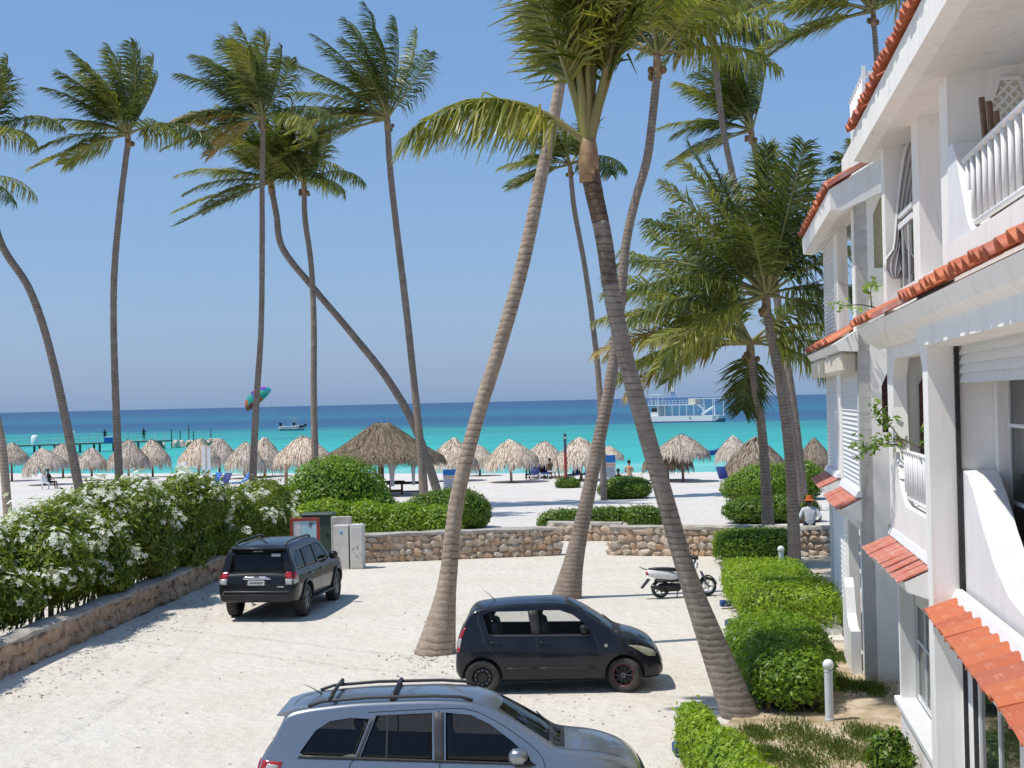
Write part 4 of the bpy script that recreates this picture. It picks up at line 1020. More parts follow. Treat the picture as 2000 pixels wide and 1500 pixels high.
# the thick near palms
palm('thick pale palm left of the black hatchback, leaning over it', [(846, 1276), (866, 1190), (876, 1120), (892, 980), (928, 830), (972, 690), (1020, 520), (1056, 350), (1080, 240), (1104, 100), (1124, -40), (1138, -170)], 30.8, [90, 50, 35, 30, 28, 28, 27, 25, 23, 22, 21, 20], None, 3.6,
     mat='trunk_warm', seed=31, nleaf=80, ll=1.1, rings=130, ring=.006, spec=[(100, .5, 1, .3), (75, .6, 1, .4), (122, .5, .95, .5), (60, .5, .9, .6), (90, .9, .9, .4), (138, .7, .9, .7), (110, -.3, .9, .3), (80, -.3, .9, .4), (150, .3, .9, .8)], foot_z=0, wind=.25)
palm('thickest palm, leaning from the hedge with dark rough upper trunk', [(1458, 1402), (1408, 1300), (1345, 1130), (1298, 970), (1255, 820), (1222, 700), (1196, 580), (1180, 470), (1162, 385), (1150, 325)], 24.0, [78, 60, 39, 35, 34, 33, 33, 33, 35, 38], None, 4.2,
     spec=[(90.7, 0.06, 1.25, 0.1, 1), (87.3, -0.11, 1.3, 0.13), (94.1, 0.13, 1.25, 0.13), (96.8, -0.12, 1.25, 0.21, 1), (83.9, 0.08, 1.25, 0.21, 1), (99.5, 0.16, 1.2, 0.29), (80.5, -0.14, 1.25, 0.29, 1), (102.2, -0.16, 1.15, 0.39, 1), (92.0, -0.24, 1.15, 0.18), (88.6, 0.18, 1.15, 0.18, 1), (105.6, 0.06, 1.1, 0.49), (77.1, -0.08, 1.15, 0.44, 1), (95.4, 0.0, 1.3, 0.1), (85.9, 0.0, 1.3, 0.1, 1), (73.7, 0.04, 1.05, 0.65), (109.0, -0.08, 1.0, 0.65, 1)], t0=.21,
     extra=[(141, -.12, .80, 2.1, 1), (136, .12, .70, 2.2, 1)],
     mat='trunk_grey', seed=32, nleaf=84, ll=1.25, rings=170, ring=.006, upper_dark=.82, nuts=0, wind=.12, pale_share=.45, width=.05)
palm('grey curved palm rising behind the hatchback roof', [(1102, 1170), (1122, 1090), (1150, 960), (1172, 850), (1195, 730), (1212, 590), (1222, 480), (1240, 395), (1264, 310), (1276, 215), (1284, 135)], 38.8, [66, 38, 27, 25, 23, 20, 18, 17, 17, 16, 16], None, 3.4,
     mat='trunk', seed=33, nleaf=80, ll=1.15, rings=120, ring=.006, wind=.22, pale_share=.6,
     spec=[(95, .2, 1, .4, 1), (75, -.2, 1, .5, 1), (110, .3, 1, .5), (60, .2, 1, .7, 1), (125, -.2, 1, .7), (140, .3, 1, .9, 1), (45, .3, .95, .9, 1), (152, -.1, .95, 1.1), (30, -.2, 1.0, 1.1, 1), (15, .1, .9, 1.0), (85, .8, .9, .5), (100, -.8, .9, .6, 1), (130, .8, .9, .8), (50, -.8, .9, .8, 1)])
# right-hand group
palm('palm behind the house group, crown cut by the top of the photo', [(1566, 1000), (1545, 840), (1520, 700), (1478, 520), (1440, 380), (1414, 260), (1400, 150), (1392, 60)], 60, [22, 18, 15, 14, 13, 12, 12, 12], None, 2.9, seed=34, mat='trunk', spec=FAN, wind=.1)
palm('dark windswept palm just above the big round palm crown', [(1572, 990), (1550, 800), (1520, 600), (1495, 430), (1476, 300), (1468, 270)], 66, [20, 17, 15, 13, 12, 12], None, 3.5, seed=35, skip=(10, 11, 12, 13), pale_share=.2)
palm('palm with the biggest round dark crown beside the house', [(1552, 1088), (1547, 960), (1538, 850), (1522, 740), (1508, 670), (1497, 600)], 44.0, [28, 22, 20, 18, 17, 17], None, 4.3, seed=36, spec=FAN[:19] + [(96, .5, 1.05, .2), (78, -.5, 1.05, .25), (128, .2, 1.05, .4), (62, .1, 1.0, .35), (110, .1, 1.08, .2), (85, .1, 1.08, .15)], wind=.08, nleaf=92, ll=1.15, pale_share=.12, rings=100, width=.05)
palm('palm with low yellow drooping fronds over the white ferry', [(1502, 1028), (1495, 930), (1488, 840), (1476, 760), (1470, 715), (1466, 690)], 50.0, [29, 20, 18, 17, 16, 16], None, 5.0, seed=37, nleaf=92, ll=1.25, rings=100, wind=.10, width=.055,
     spec=[(132, -.2, 1.0, .65, 1), (140, .2, 1.08, .7, 1), (124, .1, .95, .7, 1), (149, -.3, 1.08, .8, 1), (158, .15, 1.05, .9, 1), (166, .25, 1.0, 1.0, 2), (116, -.3, .8, .7), (176, -.1, .95, 1.1, 1), (108, .3, .7, .7), (186, .2, .85, 1.2, 2), (24, .2, .75, .9), (40, -.2, .7, .8), (8, .0, .75, 1.1), (145, .6, .95, .9, 1), (154, -.7, .95, .9, 1), (-8, .1, .6, 1.0), (264, .1, .42, .4), (163, .5, 1.0, 1.1, 1), (170, -.3, 1.02, 1.0, 1)])
palm('palm rising behind the house roof at the top of the photo', [(1722, 560), (1718, 300), (1714, 150), (1708, 60), (1706, 40)], 52, [13, 12, 11, 10, 10], None, 3.8, seed=38, spec=WINDY, wind=.55, foot_z=0)
palm('palm tips peeking over the far roof', [(1705, 900), (1698, 600), (1690, 420), (1686, 355)], 62, [14, 12, 11, 11], None, 1.4, seed=39, nleaf=40, spec=FAN, wind=.2, ll=.7)
# ------------------------------------------------------------------ cars
def paint(name, col, metal=0.0, rough=0.35, flake=None):
    t = NT(name); v = t.coords('Object')
    dust = t.ramp(t.noise(v, 1.6, 6, 0.65), [(0.45, col), (0.75, tuple(c * .9 + .012 for c in col))])
    t.col(dust); t.set(rough=rough, metal=metal, coat=0.55, coatr=0.03, spec=0.15 if metal == 0 else 0.5)
    return t.m
M['black_paint'] = paint('black_car_paint', (0.010, 0.011, 0.014), 0.0, 0.35)
M['navy_paint'] = paint('blue_black_car_paint', (0.008, 0.010, 0.016), 0.0, 0.35)
M['silver_paint'] = paint('silver_blue_car_paint', (0.28, 0.305, 0.335), 0.75, 0.28)
M['black_plastic'] = pm('black_plastic', (0.018, 0.018, 0.019), (0.026, 0.026, 0.026), 5, 0.5)
M['grey_plastic'] = pm('dark_grey_plastic', (0.05, 0.052, 0.054), (0.04, 0.04, 0.042), 5, 0.5)
M['tyre'] = pm('dusty_tyre', (0.060, 0.056, 0.050), (0.028, 0.027, 0.026), 7, 0.85, 0.3, 40)
M['alloy'] = pm('grey_alloy', (0.30, 0.30, 0.30), (0.24, 0.24, 0.24), 6, 0.35, 0, metal=.7)
M['black_steel'] = pm('black_steel_rim', (0.015, 0.015, 0.016), (0.03, 0.03, 0.03), 8, 0.35)
M['chrome'] = pm('chrome', (0.62, 0.62, 0.63), (0.55, 0.55, 0.56), 4, 0.12, 0, metal=1.0)
M['red_lens'] = pm('red_lamp_lens', (0.38, 0.012, 0.016), (0.30, 0.010, 0.014), 12, 0.15, coat=.6)
M['clear_lens'] = pm('clear_lamp_lens', (0.46, 0.46, 0.44), (0.34, 0.34, 0.33), 16, 0.12, coat=.6)
M['hazy_lens'] = pm('yellowed_headlamp', (0.40, 0.38, 0.27), (0.30, 0.28, 0.20), 10, 0.25, coat=.4)
M['tint'] = glass('tinted_car_glass', (0.004, 0.005, 0.006), 0.02, 0.66, 0.5)
M['clear'] = glass('clear_car_glass', (0.02, 0.025, 0.025), 0.02, 0.10, 0.5, 0.9)
M['screen'] = glass('windscreen_glass', (0.012, 0.018, 0.016), 0.02, 0.25, 0.6, 0.75)
M['seat'] = pm('grey_seat_cloth', (0.10, 0.10, 0.105), (0.07, 0.07, 0.075), 12, 0.95)
M['plate'] = pm('number_plate', (0.55, 0.55, 0.55), (0.42, 0.42, 0.44), 9, 0.5)

class CarShape:
    """the skin of a car: side width by height, roof line, floor line; x forward, z up"""
    def __init__(s, top, bot, belt, wbelt, wmax, wroof, zroof, plan, crown=.035, rad=.07, zmid=.62):
        s.top = smoothinterp(top); s.bot = interp(bot); s.belt = interp(belt); s.wbelt = wbelt; s.wmax = wmax; s.wroof = wroof; s.zroof = zroof
        s.plan = smoothinterp(plan); s.crown = crown; s.rad = rad; s.zmid = zmid; s.x0, s.x1 = top[0][0], top[-1][0]
    def side(s, x, z, pad=0):
        zb = s.belt(x); k = s.plan(x)
        if z >= zb: w = s.wbelt + (s.wroof - s.wbelt) * (z - zb) / max(.1, s.zroof - zb)
        else:
            zz = s.bot(x)
            if z > s.zmid: f = (z - s.zmid) / max(.05, zb - s.zmid); w = s.wmax + (s.wbelt - s.wmax) * f ** 1.8
            else: f = (s.zmid - z) / max(.05, s.zmid - zz); w = s.wmax - .075 * f ** 2.2
        return w * k - pad
    def section(s, x, n=34, pad=0, zlo=None):
        zt = s.top(x) - pad; zb = s.bot(x) if zlo is None else zlo
        r = min(s.rad, max(.015, (zt - zb) * .3)); ws = s.side(x, zt - r, pad)
        pts = [(0, zb), (s.side(x, zb + .02, pad) * .55, zb), (s.side(x, zb + .02, pad) * .92, zb), (s.side(x, zb + .05, pad), zb + .045)]
        for i in range(1, 15):
            z = zb + .05 + (zt - r - zb - .05) * i / 14; pts.append((s.side(x, z, pad), z))
        for i in range(1, 7):
            a = math.pi / 2 * i / 6; pts.append((ws - r * (1 - math.cos(a)) * 1.15, zt - r + r * math.sin(a)))
        yl = pts[-1][0]
        for i in range(1, 7):
            f = 1 - i / 6; pts.append((yl * f, zt + s.crown * (1 - f * f)))
        return pts
    def inside(s, x, y, z):
        if x <= s.x0 or x >= s.x1: return False
        y = abs(y); zt = s.top(x); zb = s.bot(x)
        if z < zb: return False
        r = s.rad; yl = s.side(x, zt - r) - r * 1.15
        if z > zt - r:
            if y <= yl: return z <= zt + s.crown * (1 - (y / max(yl, .01)) ** 2)
            q = (z - zt + r) / r
            return q <= 1 and y <= s.side(x, zt - r) - r * (1 - math.sqrt(max(0, 1 - q * q))) * 1.15
        return y <= s.side(x, z)
    def hit(s, kind, a, b):
        """outermost skin point: kind side (x,z) / rear (y,z) / front (y,z) / top (x,y)"""
        if kind in ('side', 'side-'):
            lo, hi = 0.0, 1.5; f = lambda t: s.inside(a, t, b)
        elif kind == 'rear':
            lo, hi = 0.2, s.x0; f = lambda t: s.inside(t, a, b)
        elif kind == 'front':
            lo, hi = 0.2, s.x1; f = lambda t: s.inside(t, a, b)
        else:
            lo, hi = .5, 2.5; f = lambda t: s.inside(a, b, t)
        if kind in ('rear', 'front'):
            # march from outside in
            n = 160; prev = hi; t = hi; ok = False
            for i in range(1, n + 1):
                t = hi + (lo - hi) * i / n
                if f(t): ok = True; break
                prev = t
            lo2, hi2 = (t, prev)
        else: lo2, hi2 = lo, hi
        for _ in range(26):
            m_ = (lo2 + hi2) / 2
            if f(m_): lo2 = m_
            else: hi2 = m_
        t = lo2
        return Vector({'side': (a, -t, b), 'side-': (a, t, b), 'rear': (t, a, b), 'front': (t, a, b), 'top': (a, b, t)}[kind])
    OUT = {'side': Vector((0, -1, 0)), 'side-': Vector((0, 1, 0)), 'rear': Vector((-1, 0, 0)), 'front': Vector((1, 0, 0)), 'top': Vector((0, 0, 1))}
    def patch(s, kind, quad, off=.004, nu=8, nv=6, depth=.02, curve=None):
        """panel laid on the skin; quad = 4 corners (2D) bottom-left, bottom-right, top-right, top-left"""
        q = [Vector((*c, 0)) for c in quad]; out = s.OUT[kind]; V = []; F = []
        for j in range(nv + 1):
            for i in range(nu + 1):
                u, v = i / nu, j / nv
                p = (q[0].lerp(q[1], u)).lerp(q[3].lerp(q[2], u), v)
                if curve: p = p + Vector((*curve(u, v), 0))
                V.append(s.hit(kind, p.x, p.y) + out * off)
        W = nu + 1
        for j in range(nv):
            for i in range(nu): F.append((j * W + i, j * W + i + 1, (j + 1) * W + i + 1, (j + 1) * W + i))
        rim = [i for i in range(W)] + [j * W + nu for j in range(1, nv + 1)] + [nv * W + i for i in reversed(range(nu))] + [j * W for j in reversed(range(1, nv))]
        b = len(V); V += [V[i] - out * depth for i in rim]; k = len(rim)
        for i in range(k): F.append((rim[i], rim[(i + 1) % k], b + (i + 1) % k, b + i))
        return MB().add(V, F)
    def seam(s, kind, pts, w=.006, off=.0015, n=14):
        """thin dark joint along a 2D polyline on the skin"""
        P = spline(pts, n) if len(pts) > 2 else [np.array(pts[0]) * (1 - i / (n - 1)) + np.array(pts[1]) * i / (n - 1) for i in range(n)]
        V = []; F = []; out = s.OUT[kind]
        for i, p in enumerate(P):
            t = P[min(i + 1, n - 1)] - P[max(i - 1, 0)]; t = t / (np.linalg.norm(t) + 1e-9); nn = np.array([-t[1], t[0]]) * w
            V += [s.hit(kind, *(p + nn)) + out * off, s.hit(kind, *(p - nn)) + out * off]
        for i in range(n - 1): F.append((2 * i, 2 * i + 1, 2 * i + 3, 2 * i + 2))
        return MB().add(V, F)

def loft(sections_x, shape, pad=0, zlo=None, ends=True):
    m = MB(); rings = []
    for x in sections_x:
        sec = shape.section(x, pad=pad, zlo=zlo); full = [(x, -y, z) for y, z in sec] + [(x, y, z) for y, z in reversed(sec[1:-1])]
        rings.append(full)
    n = len(rings[0]); V = [v for r_ in rings for v in r_]; F = []
    for i in range(len(rings) - 1):
        for k in range(n): F.append((i * n + k, i * n + (k + 1) % n, (i + 1) * n + (k + 1) % n, (i + 1) * n + k))
    F += [tuple(reversed(range(n))), tuple((len(rings) - 1) * n + k for k in range(n))]
    return m.add(V, F)
def cut(body_me, cutters):
    """boolean difference of helper meshes, result returned as a new mesh"""
    ob = bpy.data.objects.new('cut_body', body_me); COL.objects.link(ob); tmp = []
    for i, c in enumerate(cutters):
        o = bpy.data.objects.new('cutter', c); COL.objects.link(o); tmp.append(o)
        md = ob.modifiers.new('d%d' % i, 'BOOLEAN'); md.operation = 'DIFFERENCE'; md.solver = 'EXACT'; md.object = o
        try: md.material_mode = 'TRANSFER'
        except Exception: pass
    bpy.context.view_layer.update()
    dg = bpy.context.evaluated_depsgraph_get()
    me = bpy.data.meshes.new_from_object(ob.evaluated_get(dg), preserve_all_data_layers=True, depsgraph=dg)
    for o in tmp + [ob]: bpy.data.objects.remove(o, do_unlink=True)
    return me
def prism_y(poly, y0=-1.6, y1=1.6):
    return MB().prism(poly, lambda a, b: (a, y0, b), lambda a, b: (a, y1, b)).mesh('c')
def prism_x(poly, x0, x1):
    return MB().prism(poly, lambda a, b: (x0, a, b), lambda a, b: (x1, a, b)).mesh('c')
def cyl_y(x, z, r, y0, y1, n=28):
    return MB().tube([(x, y0, z), (x, y1, z)], r, n).mesh('c')

def wheel(parent, x, y, R, w, rimR, style, rim_mat, steer=0.0, face=-1, band=None):
    """tyre and rim; face -1: outer side looks to -Y"""
    e = bpy.data.objects.new('wheel', None); COL.objects.link(e); e.parent = parent; e.location = (x, y, R); e.rotation_euler = (0, 0, steer + (0 if face < 0 else math.pi)); e.empty_display_size = .1
    h = w / 2
    prof = [(rimR * .97, -h * .80), (rimR * 1.04, -h * .93), (R * .86, -h), (R * .955, -h * .92), (R * .992, -h * .72), (R, -h * .4), (R, h * .4), (R * .992, h * .72), (R * .955, h * .92), (R * .86, h), (rimR * 1.03, h * .9), (rimR * .97, h * .7)]
    ty = MB().lathe(prof, 36, axis='Y').build('tyre', M['tyre'], e, 40)
    m = MB().lathe([(rimR * 1.0, -h * .78), (rimR * .94, -h * .80), (rimR * .90, -h * .60), (rimR * .88, h * .5)], 32, axis='Y')
    m.lathe([(rimR * .9, h * .1), (.01, h * .1)], 24, axis='Y')
    if style == 'steel':
        m.lathe([(rimR * .90, -h * .25), (rimR * .70, -h * .45), (rimR * .52, -h * .30), (rimR * .42, -h * .55), (rimR * .20, -h * .55), (rimR * .17, -h * .75), (.005, -h * .76)], 28, axis='Y')
    else:
        n = {'five': 6, 'multi': 10}[style]
        for k in range(n):
            a = 2 * math.pi * k / n
            for da in ((-.10, .10) if style == 'five' else (0,)):
                c1 = Vector((math.cos(a + da * .8), 0, math.sin(a + da * .8))); c2 = Vector((math.cos(a + da * 1.6), 0, math.sin(a + da * 1.6)))
                m.tube([c1 * rimR * .12 + Vector((0, -h * .62, 0)), c1 * rimR * .5 + Vector((0, -h * .66, 0)), c2 * rimR * .95 + Vector((0, -h * .70, 0))], [rimR * .10, rimR * .075, rimR * .085], 5)
        m.lathe([(rimR * .22, -h * .55), (rimR * .20, -h * .74), (.005, -h * .76)], 14, axis='Y')
    m.build('rim', rim_mat, e, 40)
    if band: MB().lathe([(rimR * 1.02, -h * .84), (rimR * .98, -h * .86), (rimR * .96, -h * .82)], 32, axis='Y').build('rim_band', band, e)
    n = 10 if style == 'steel' else 5
    m = MB()
    for k in range(n): a = 2 * math.pi * k / n + .3; m.ball((math.cos(a) * rimR * (.66 if style == 'steel' else .17), -h * (.52 if style == 'steel' else .78), math.sin(a) * rimR * (.66 if style == 'steel' else .17)), .012, 6, 4)
    m.build('wheel_nuts', M['chrome'], e)['kind'] = 'stuff'
    return e
def seat_mesh(rear=False, w=.5):
    m = MB(); m.bevbox(-.25, .25, -w / 2, w / 2, .0, .16, .05)
    Mx = Matrix.Translation((-.27, 0, .1)) @ Matrix.Rotation(-.25, 4, 'Y')
    m.bevbox(-.06, .07, -w / 2, w / 2, 0, .56, .05, Mx); 
    for y in ((0,) if not rear else (-w * .3, w * .3)): m.bevbox(-.045, .05, y - .13, y + .13, .60, .80, .045, Mx)
    return m
def text_mesh(name, body, size, mat, parent, Mx, ext=.002):
    cu = bpy.data.curves.new(name, 'FONT'); cu.body = body; cu.size = size; cu.align_x = 'CENTER'; cu.align_y = 'CENTER'; cu.extrude = ext
    o = bpy.data.objects.new('tmp', cu); COL.objects.link(o); bpy.context.view_layer.update()
    dg = bpy.context.evaluated_depsgraph_get(); me = bpy.data.meshes.new_from_object(o.evaluated_get(dg)); bpy.data.objects.remove(o, do_unlink=True)
    me.transform(Mx); me.materials.clear(); me.materials.append(mat)
    return link(name, me, None, parent)
TEXT_SIDE = Matrix.Rotation(math.pi / 2, 4, 'X')          # readable from -Y
TEXT_REAR = Matrix(((0, 0, -1, 0), (-1, 0, 0, 0), (0, 1, 0, 0), (0, 0, 0, 1)))   # readable from -X

def car_body(root, sh, paintm, arches, windows, screen, back, cab, floor=.42):
    xs = list(np.linspace(sh.x0 + .002, sh.x0 + .25, 14)) + list(np.linspace(sh.x0 + .28, sh.x1 - .28, 74)) + list(np.linspace(sh.x1 - .25, sh.x1 - .002, 14))
    body = loft(xs, sh).mesh('body'); body.materials.append(paintm)
    cs = []
    for x, z, r in arches:
        for y0, y1 in ((-1.5, -.56), (.56, 1.5)): cs.append(cyl_y(x, z, r, y0, y1))
    cav = loft(list(np.linspace(cab[0], cab[1], 30)), sh, .065, floor).mesh('cavity'); cs.append(cav)
    for w in windows: cs.append(prism_y(w))
    if screen: cs.append(prism_x(screen[0], screen[1], sh.x1 + .6))
    if back: cs.append(prism_x(back[0], sh.x0 - .6, back[1]))
    for c in cs: c.materials.append(M['black_plastic'])
    me = cut(body, cs)
    me.polygons.foreach_set('use_smooth', [True] * len(me.polygons)); me.set_sharp_from_angle(angle=math.radians(32)); me.update()
    return link('body', me, None, root)
def place_car(name, label, group, p, heading):
    return empty(name, (p[0], p[1], -.22 if p[1] < 22 else 0.0), heading, label, 'car', group)
def glass_side(sh, root, quad, mat, off=-.012, curve=None, name='side_window', n=(8, 6)):
    for k in ('side', 'side-'): sh.patch(k, quad, off, n[0], n[1], .004, curve).build(name, mat, root, True)

# ---- black hatchback
def hatchback():
    top = [(-1.78, .50), (-1.765, .80), (-1.72, .96), (-1.64, 1.12), (-1.53, 1.33), (-1.42, 1.425), (-1.2, 1.465), (-.7, 1.505), (-.2, 1.515), (.12, 1.49), (.35, 1.405), (.62, 1.24), (.86, 1.075), (1.0, .985), (1.1, .955), (1.3, .905), (1.48, .835), (1.62, .74), (1.70, .62), (1.75, .50), (1.78, .40)]
    bot = [(-1.78, .36), (-1.7, .24), (-1.5, .22), (-.9, .20), (.9, .20), (1.4, .21), (1.7, .22), (1.78, .30)]
    belt = [(-1.78, 1.02), (-1.2, .995), (.6, .985), (1.05, .96), (1.3, .88), (1.5, .80), (1.78, .6)]
    plan = [(-1.78, .80), (-1.74, .87), (-1.66, .93), (-1.5, .975), (-1.2, 1.0), (1.0, 1.0), (1.3, .975), (1.5, .92), (1.64, .84), (1.73, .74), (1.78, .62)]
    sh = CarShape(top, bot, belt, .765, .832, .575, 1.50, plan, .035, .075, .60)
    root = place_car('hatchback', 'black five-door hatchback with black steel wheels parked side-on', 'parked cars', (.72, 27.05), math.atan2(-.05, 2.43))
    rw = [(-1.20, 1.02), (-.47, 1.01), (-.525, 1.385), (-1.18, 1.385), (-1.30, 1.33)]
    fw = [(-.315, 1.01), (.54, 1.0), (.43, 1.18), (.24, 1.315), (.02, 1.39), (-.345, 1.395)]
    body = car_body(root, sh, M['navy_paint'], [(-1.32, .30, .345), (1.11, .30, .345)], [rw, fw], ([(-.62, 1.02), (.62, 1.02), (.54, 1.40), (-.54, 1.40)], .3), ([(-.55, 1.06), (.55, 1.06), (.47, 1.36), (-.47, 1.36)], -1.15), (-1.45, .98), .55)
    glass_side(sh, root, [(-1.20, 1.01), (-.46, 1.0), (-.52, 1.395), (-1.30, 1.39)], M['clear'])
    glass_side(sh, root, [(-.32, 1.0), (.56, .99), (.10, 1.40), (-.35, 1.405)], M['clear'], curve=lambda u, v: (.16 * u * math.sin(math.pi * v), 0))
    sh.patch('front', [(-.66, 1.0), (.66, 1.0), (.57, 1.42), (-.57, 1.42)], -.012, 10, 8, .003).build('windscreen', M['screen'], root, True)
    sh.patch('rear', [(-.58, 1.04), (.58, 1.04), (.50, 1.38), (-.50, 1.38)], -.012, 8, 6, .003).build('rear_window', M['tint'], root, True)
    bp = M['black_plastic']
    for k in ('side', 'side-'):
        sh.seam(k, [(-1.36, 1.40), (-1.385, 1.25), (-1.30, 1.0), (-1.26, .85), (-1.10, .70), (-.98, .42)]).build('door_seam', M['rubber'], root)
        sh.seam(k, [(-.40, 1.40), (-.385, 1.0), (-.36, .6), (-.37, .28)]).build('door_seam', M['rubber'], root)
        sh.seam(k, [(.60, .98), (.66, .8), (.66, .5), (.60, .28)]).build('door_seam', M['rubber'], root)
        sh.seam(k, [(-.95, .285), (.62, .285)]).build('door_seam', M['rubber'], root)
        sh.patch(k, [(-.455, 1.0), (-.325, 1.0), (-.36, 1.40), (-.515, 1.395)], .002, 3, 5).build('pillar_trim', bp, root, True)
        sh.patch(k, [(-1.0, .975), (.56, .962), (.55, .985), (-1.22, 1.002)], .004, 10, 1).build('window_trim', M['grey_plastic'], root, True)
        sh.patch(k, [(-1.18, .87), (-1.0, .865), (-1.0, .895), (-1.18, .90)], .022, 4, 2, .03).build('door_handle', M['navy_paint'], root, True)
        sh.patch(k, [(-.34, .86), (-.16, .855), (-.16, .885), (-.34, .89)], .022, 4, 2, .03).build('door_handle', M['navy_paint'], root, True)
        sh.patch(k, [(-.92, .40), (-.40, .40), (-.40, .455), (-.92, .455)], .014, 4, 2).build('side_moulding', bp, root, True)
        sh.patch(k, [(-.36, .40), (.60, .40), (.60, .455), (-.36, .455)], .014, 6, 2).build('side_moulding', bp, root, True)
        # head and tail lamps wrap round the corners
        sh.patch(k, [(1.36, .70), (1.64, .60), (1.665, .665), (1.18, .80)], .008, 8, 5, .03, lambda u, v: (0, .035 * math.sin(math.pi * u) * (2 * v - 1))).build('headlight', M['hazy_lens'], root, True)
        sh.patch(k, [(-1.755, .80), (-1.69, .80), (-1.665, .95), (-1.715, .95)], .010, 3, 5, .03).build('tail_light', M['clear_lens'], root, True)
        sh.patch(k, [(-1.715, .95), (-1.665, .95), (-1.585, 1.13), (-1.645, 1.13)], .010, 3, 5, .03).build('tail_light', M['red_lens'], root, True)
        sh.patch(k, [(-1.765, .72), (-1.70, .72), (-1.69, .80), (-1.755, .80)], .010, 3, 2, .03).build('tail_light', M['red_lens'], root, True)
        y = sh.hit(k, .78, .80).y
        MB().lathe([(.002, -.012), (.028, -.010), (.03, 0)], 14, Matrix.Translation((.80, y, .80)), 'Y').build('side_indicator', M['clear_lens'], root)
        # mirrors
        sg = -1 if k == 'side' else 1
        MB().bevbox(.36, .50, sg * .80 - .10, sg * .80 + .10, 1.0, 1.16, .05).build('wing_mirror', M['navy_paint'], root, True)
    # front
    sh.patch('front', [(-.40, .58), (.40, .58), (.46, .68), (-.46, .68)], .006, 8, 2).build('grille', bp, root, True)
    sh.patch('front', [(-.50, .27), (.50, .27), (.55, .40), (-.55, .40)], .006, 8, 3).build('lower_grille', bp, root, True)
    sh.patch('front', [(-.26, .42), (.26, .42), (.26, .53), (-.26, .53)], .014, 6, 2).build('number_plate', M['plate'], root)
    sh.seam('top', [(1.02, -.60), (1.12, -.62), (1.4, -.57), (1.6, -.44)]).build('bonnet_seam', M['rubber'], root)
    sh.seam('top', [(1.02, .60), (1.12, .62), (1.4, .57), (1.6, .44)]).build('bonnet_seam', M['rubber'], root)
    sh.patch('top', [(.97, -.62), (1.08, -.60), (1.08, .60), (.97, .62)], .004, 2, 10).build('cowl', bp, root, True)
    for y in (-.35, .2): MB().tube([(1.04, y, 1.0), (.92, y + .25, 1.055), (.80, y + .48, 1.13)], .009, 5).build('wiper', bp, root)
    sh.patch('rear', [(-.20, .66), (.20, .66), (.20, .76), (-.20, .76)], .010, 4, 2).build('number_plate', M['plate'], root)
    MB().tube([(-1.08, 0, 1.49), (-1.22, 0, 1.62), (-1.32, 0, 1.70)], [.012, .005, .003], 6).build('antenna', bp, root)
    # seats and dashboard seen through the windows
    for y in (-.36, .36): seat_mesh().build('seat', M['seat'], root, True, loc=(.12, y, .52))
    seat_mesh(True, 1.15).build('rear_seat', M['seat'], root, True, loc=(-.72, 0, .52))
    MB().bevbox(.62, .98, -.66, .66, .56, .92, .05).build('dashboard', bp, root, True)
    MB().lathe([(.17, -.012), (.185, 0), (.17, .012), (.155, 0), (.17, -.012)], 18, Matrix.Translation((.5, .36, .93)) @ Matrix.Rotation(-1.1, 4, 'Y')).build('steering_wheel', bp, root, True)
    for x, st in ((-1.32, 0), (1.11, -.42)):
        wheel(root, x, -.735, .292, .165, .190, 'steel' if st == 0 else 'multi', M['black_steel'], st, -1, M['red_lens'] if st else None)
        wheel(root, x, .735, .292, .165, .190, 'steel', M['black_steel'], st, 1)
    return root
hatchback()

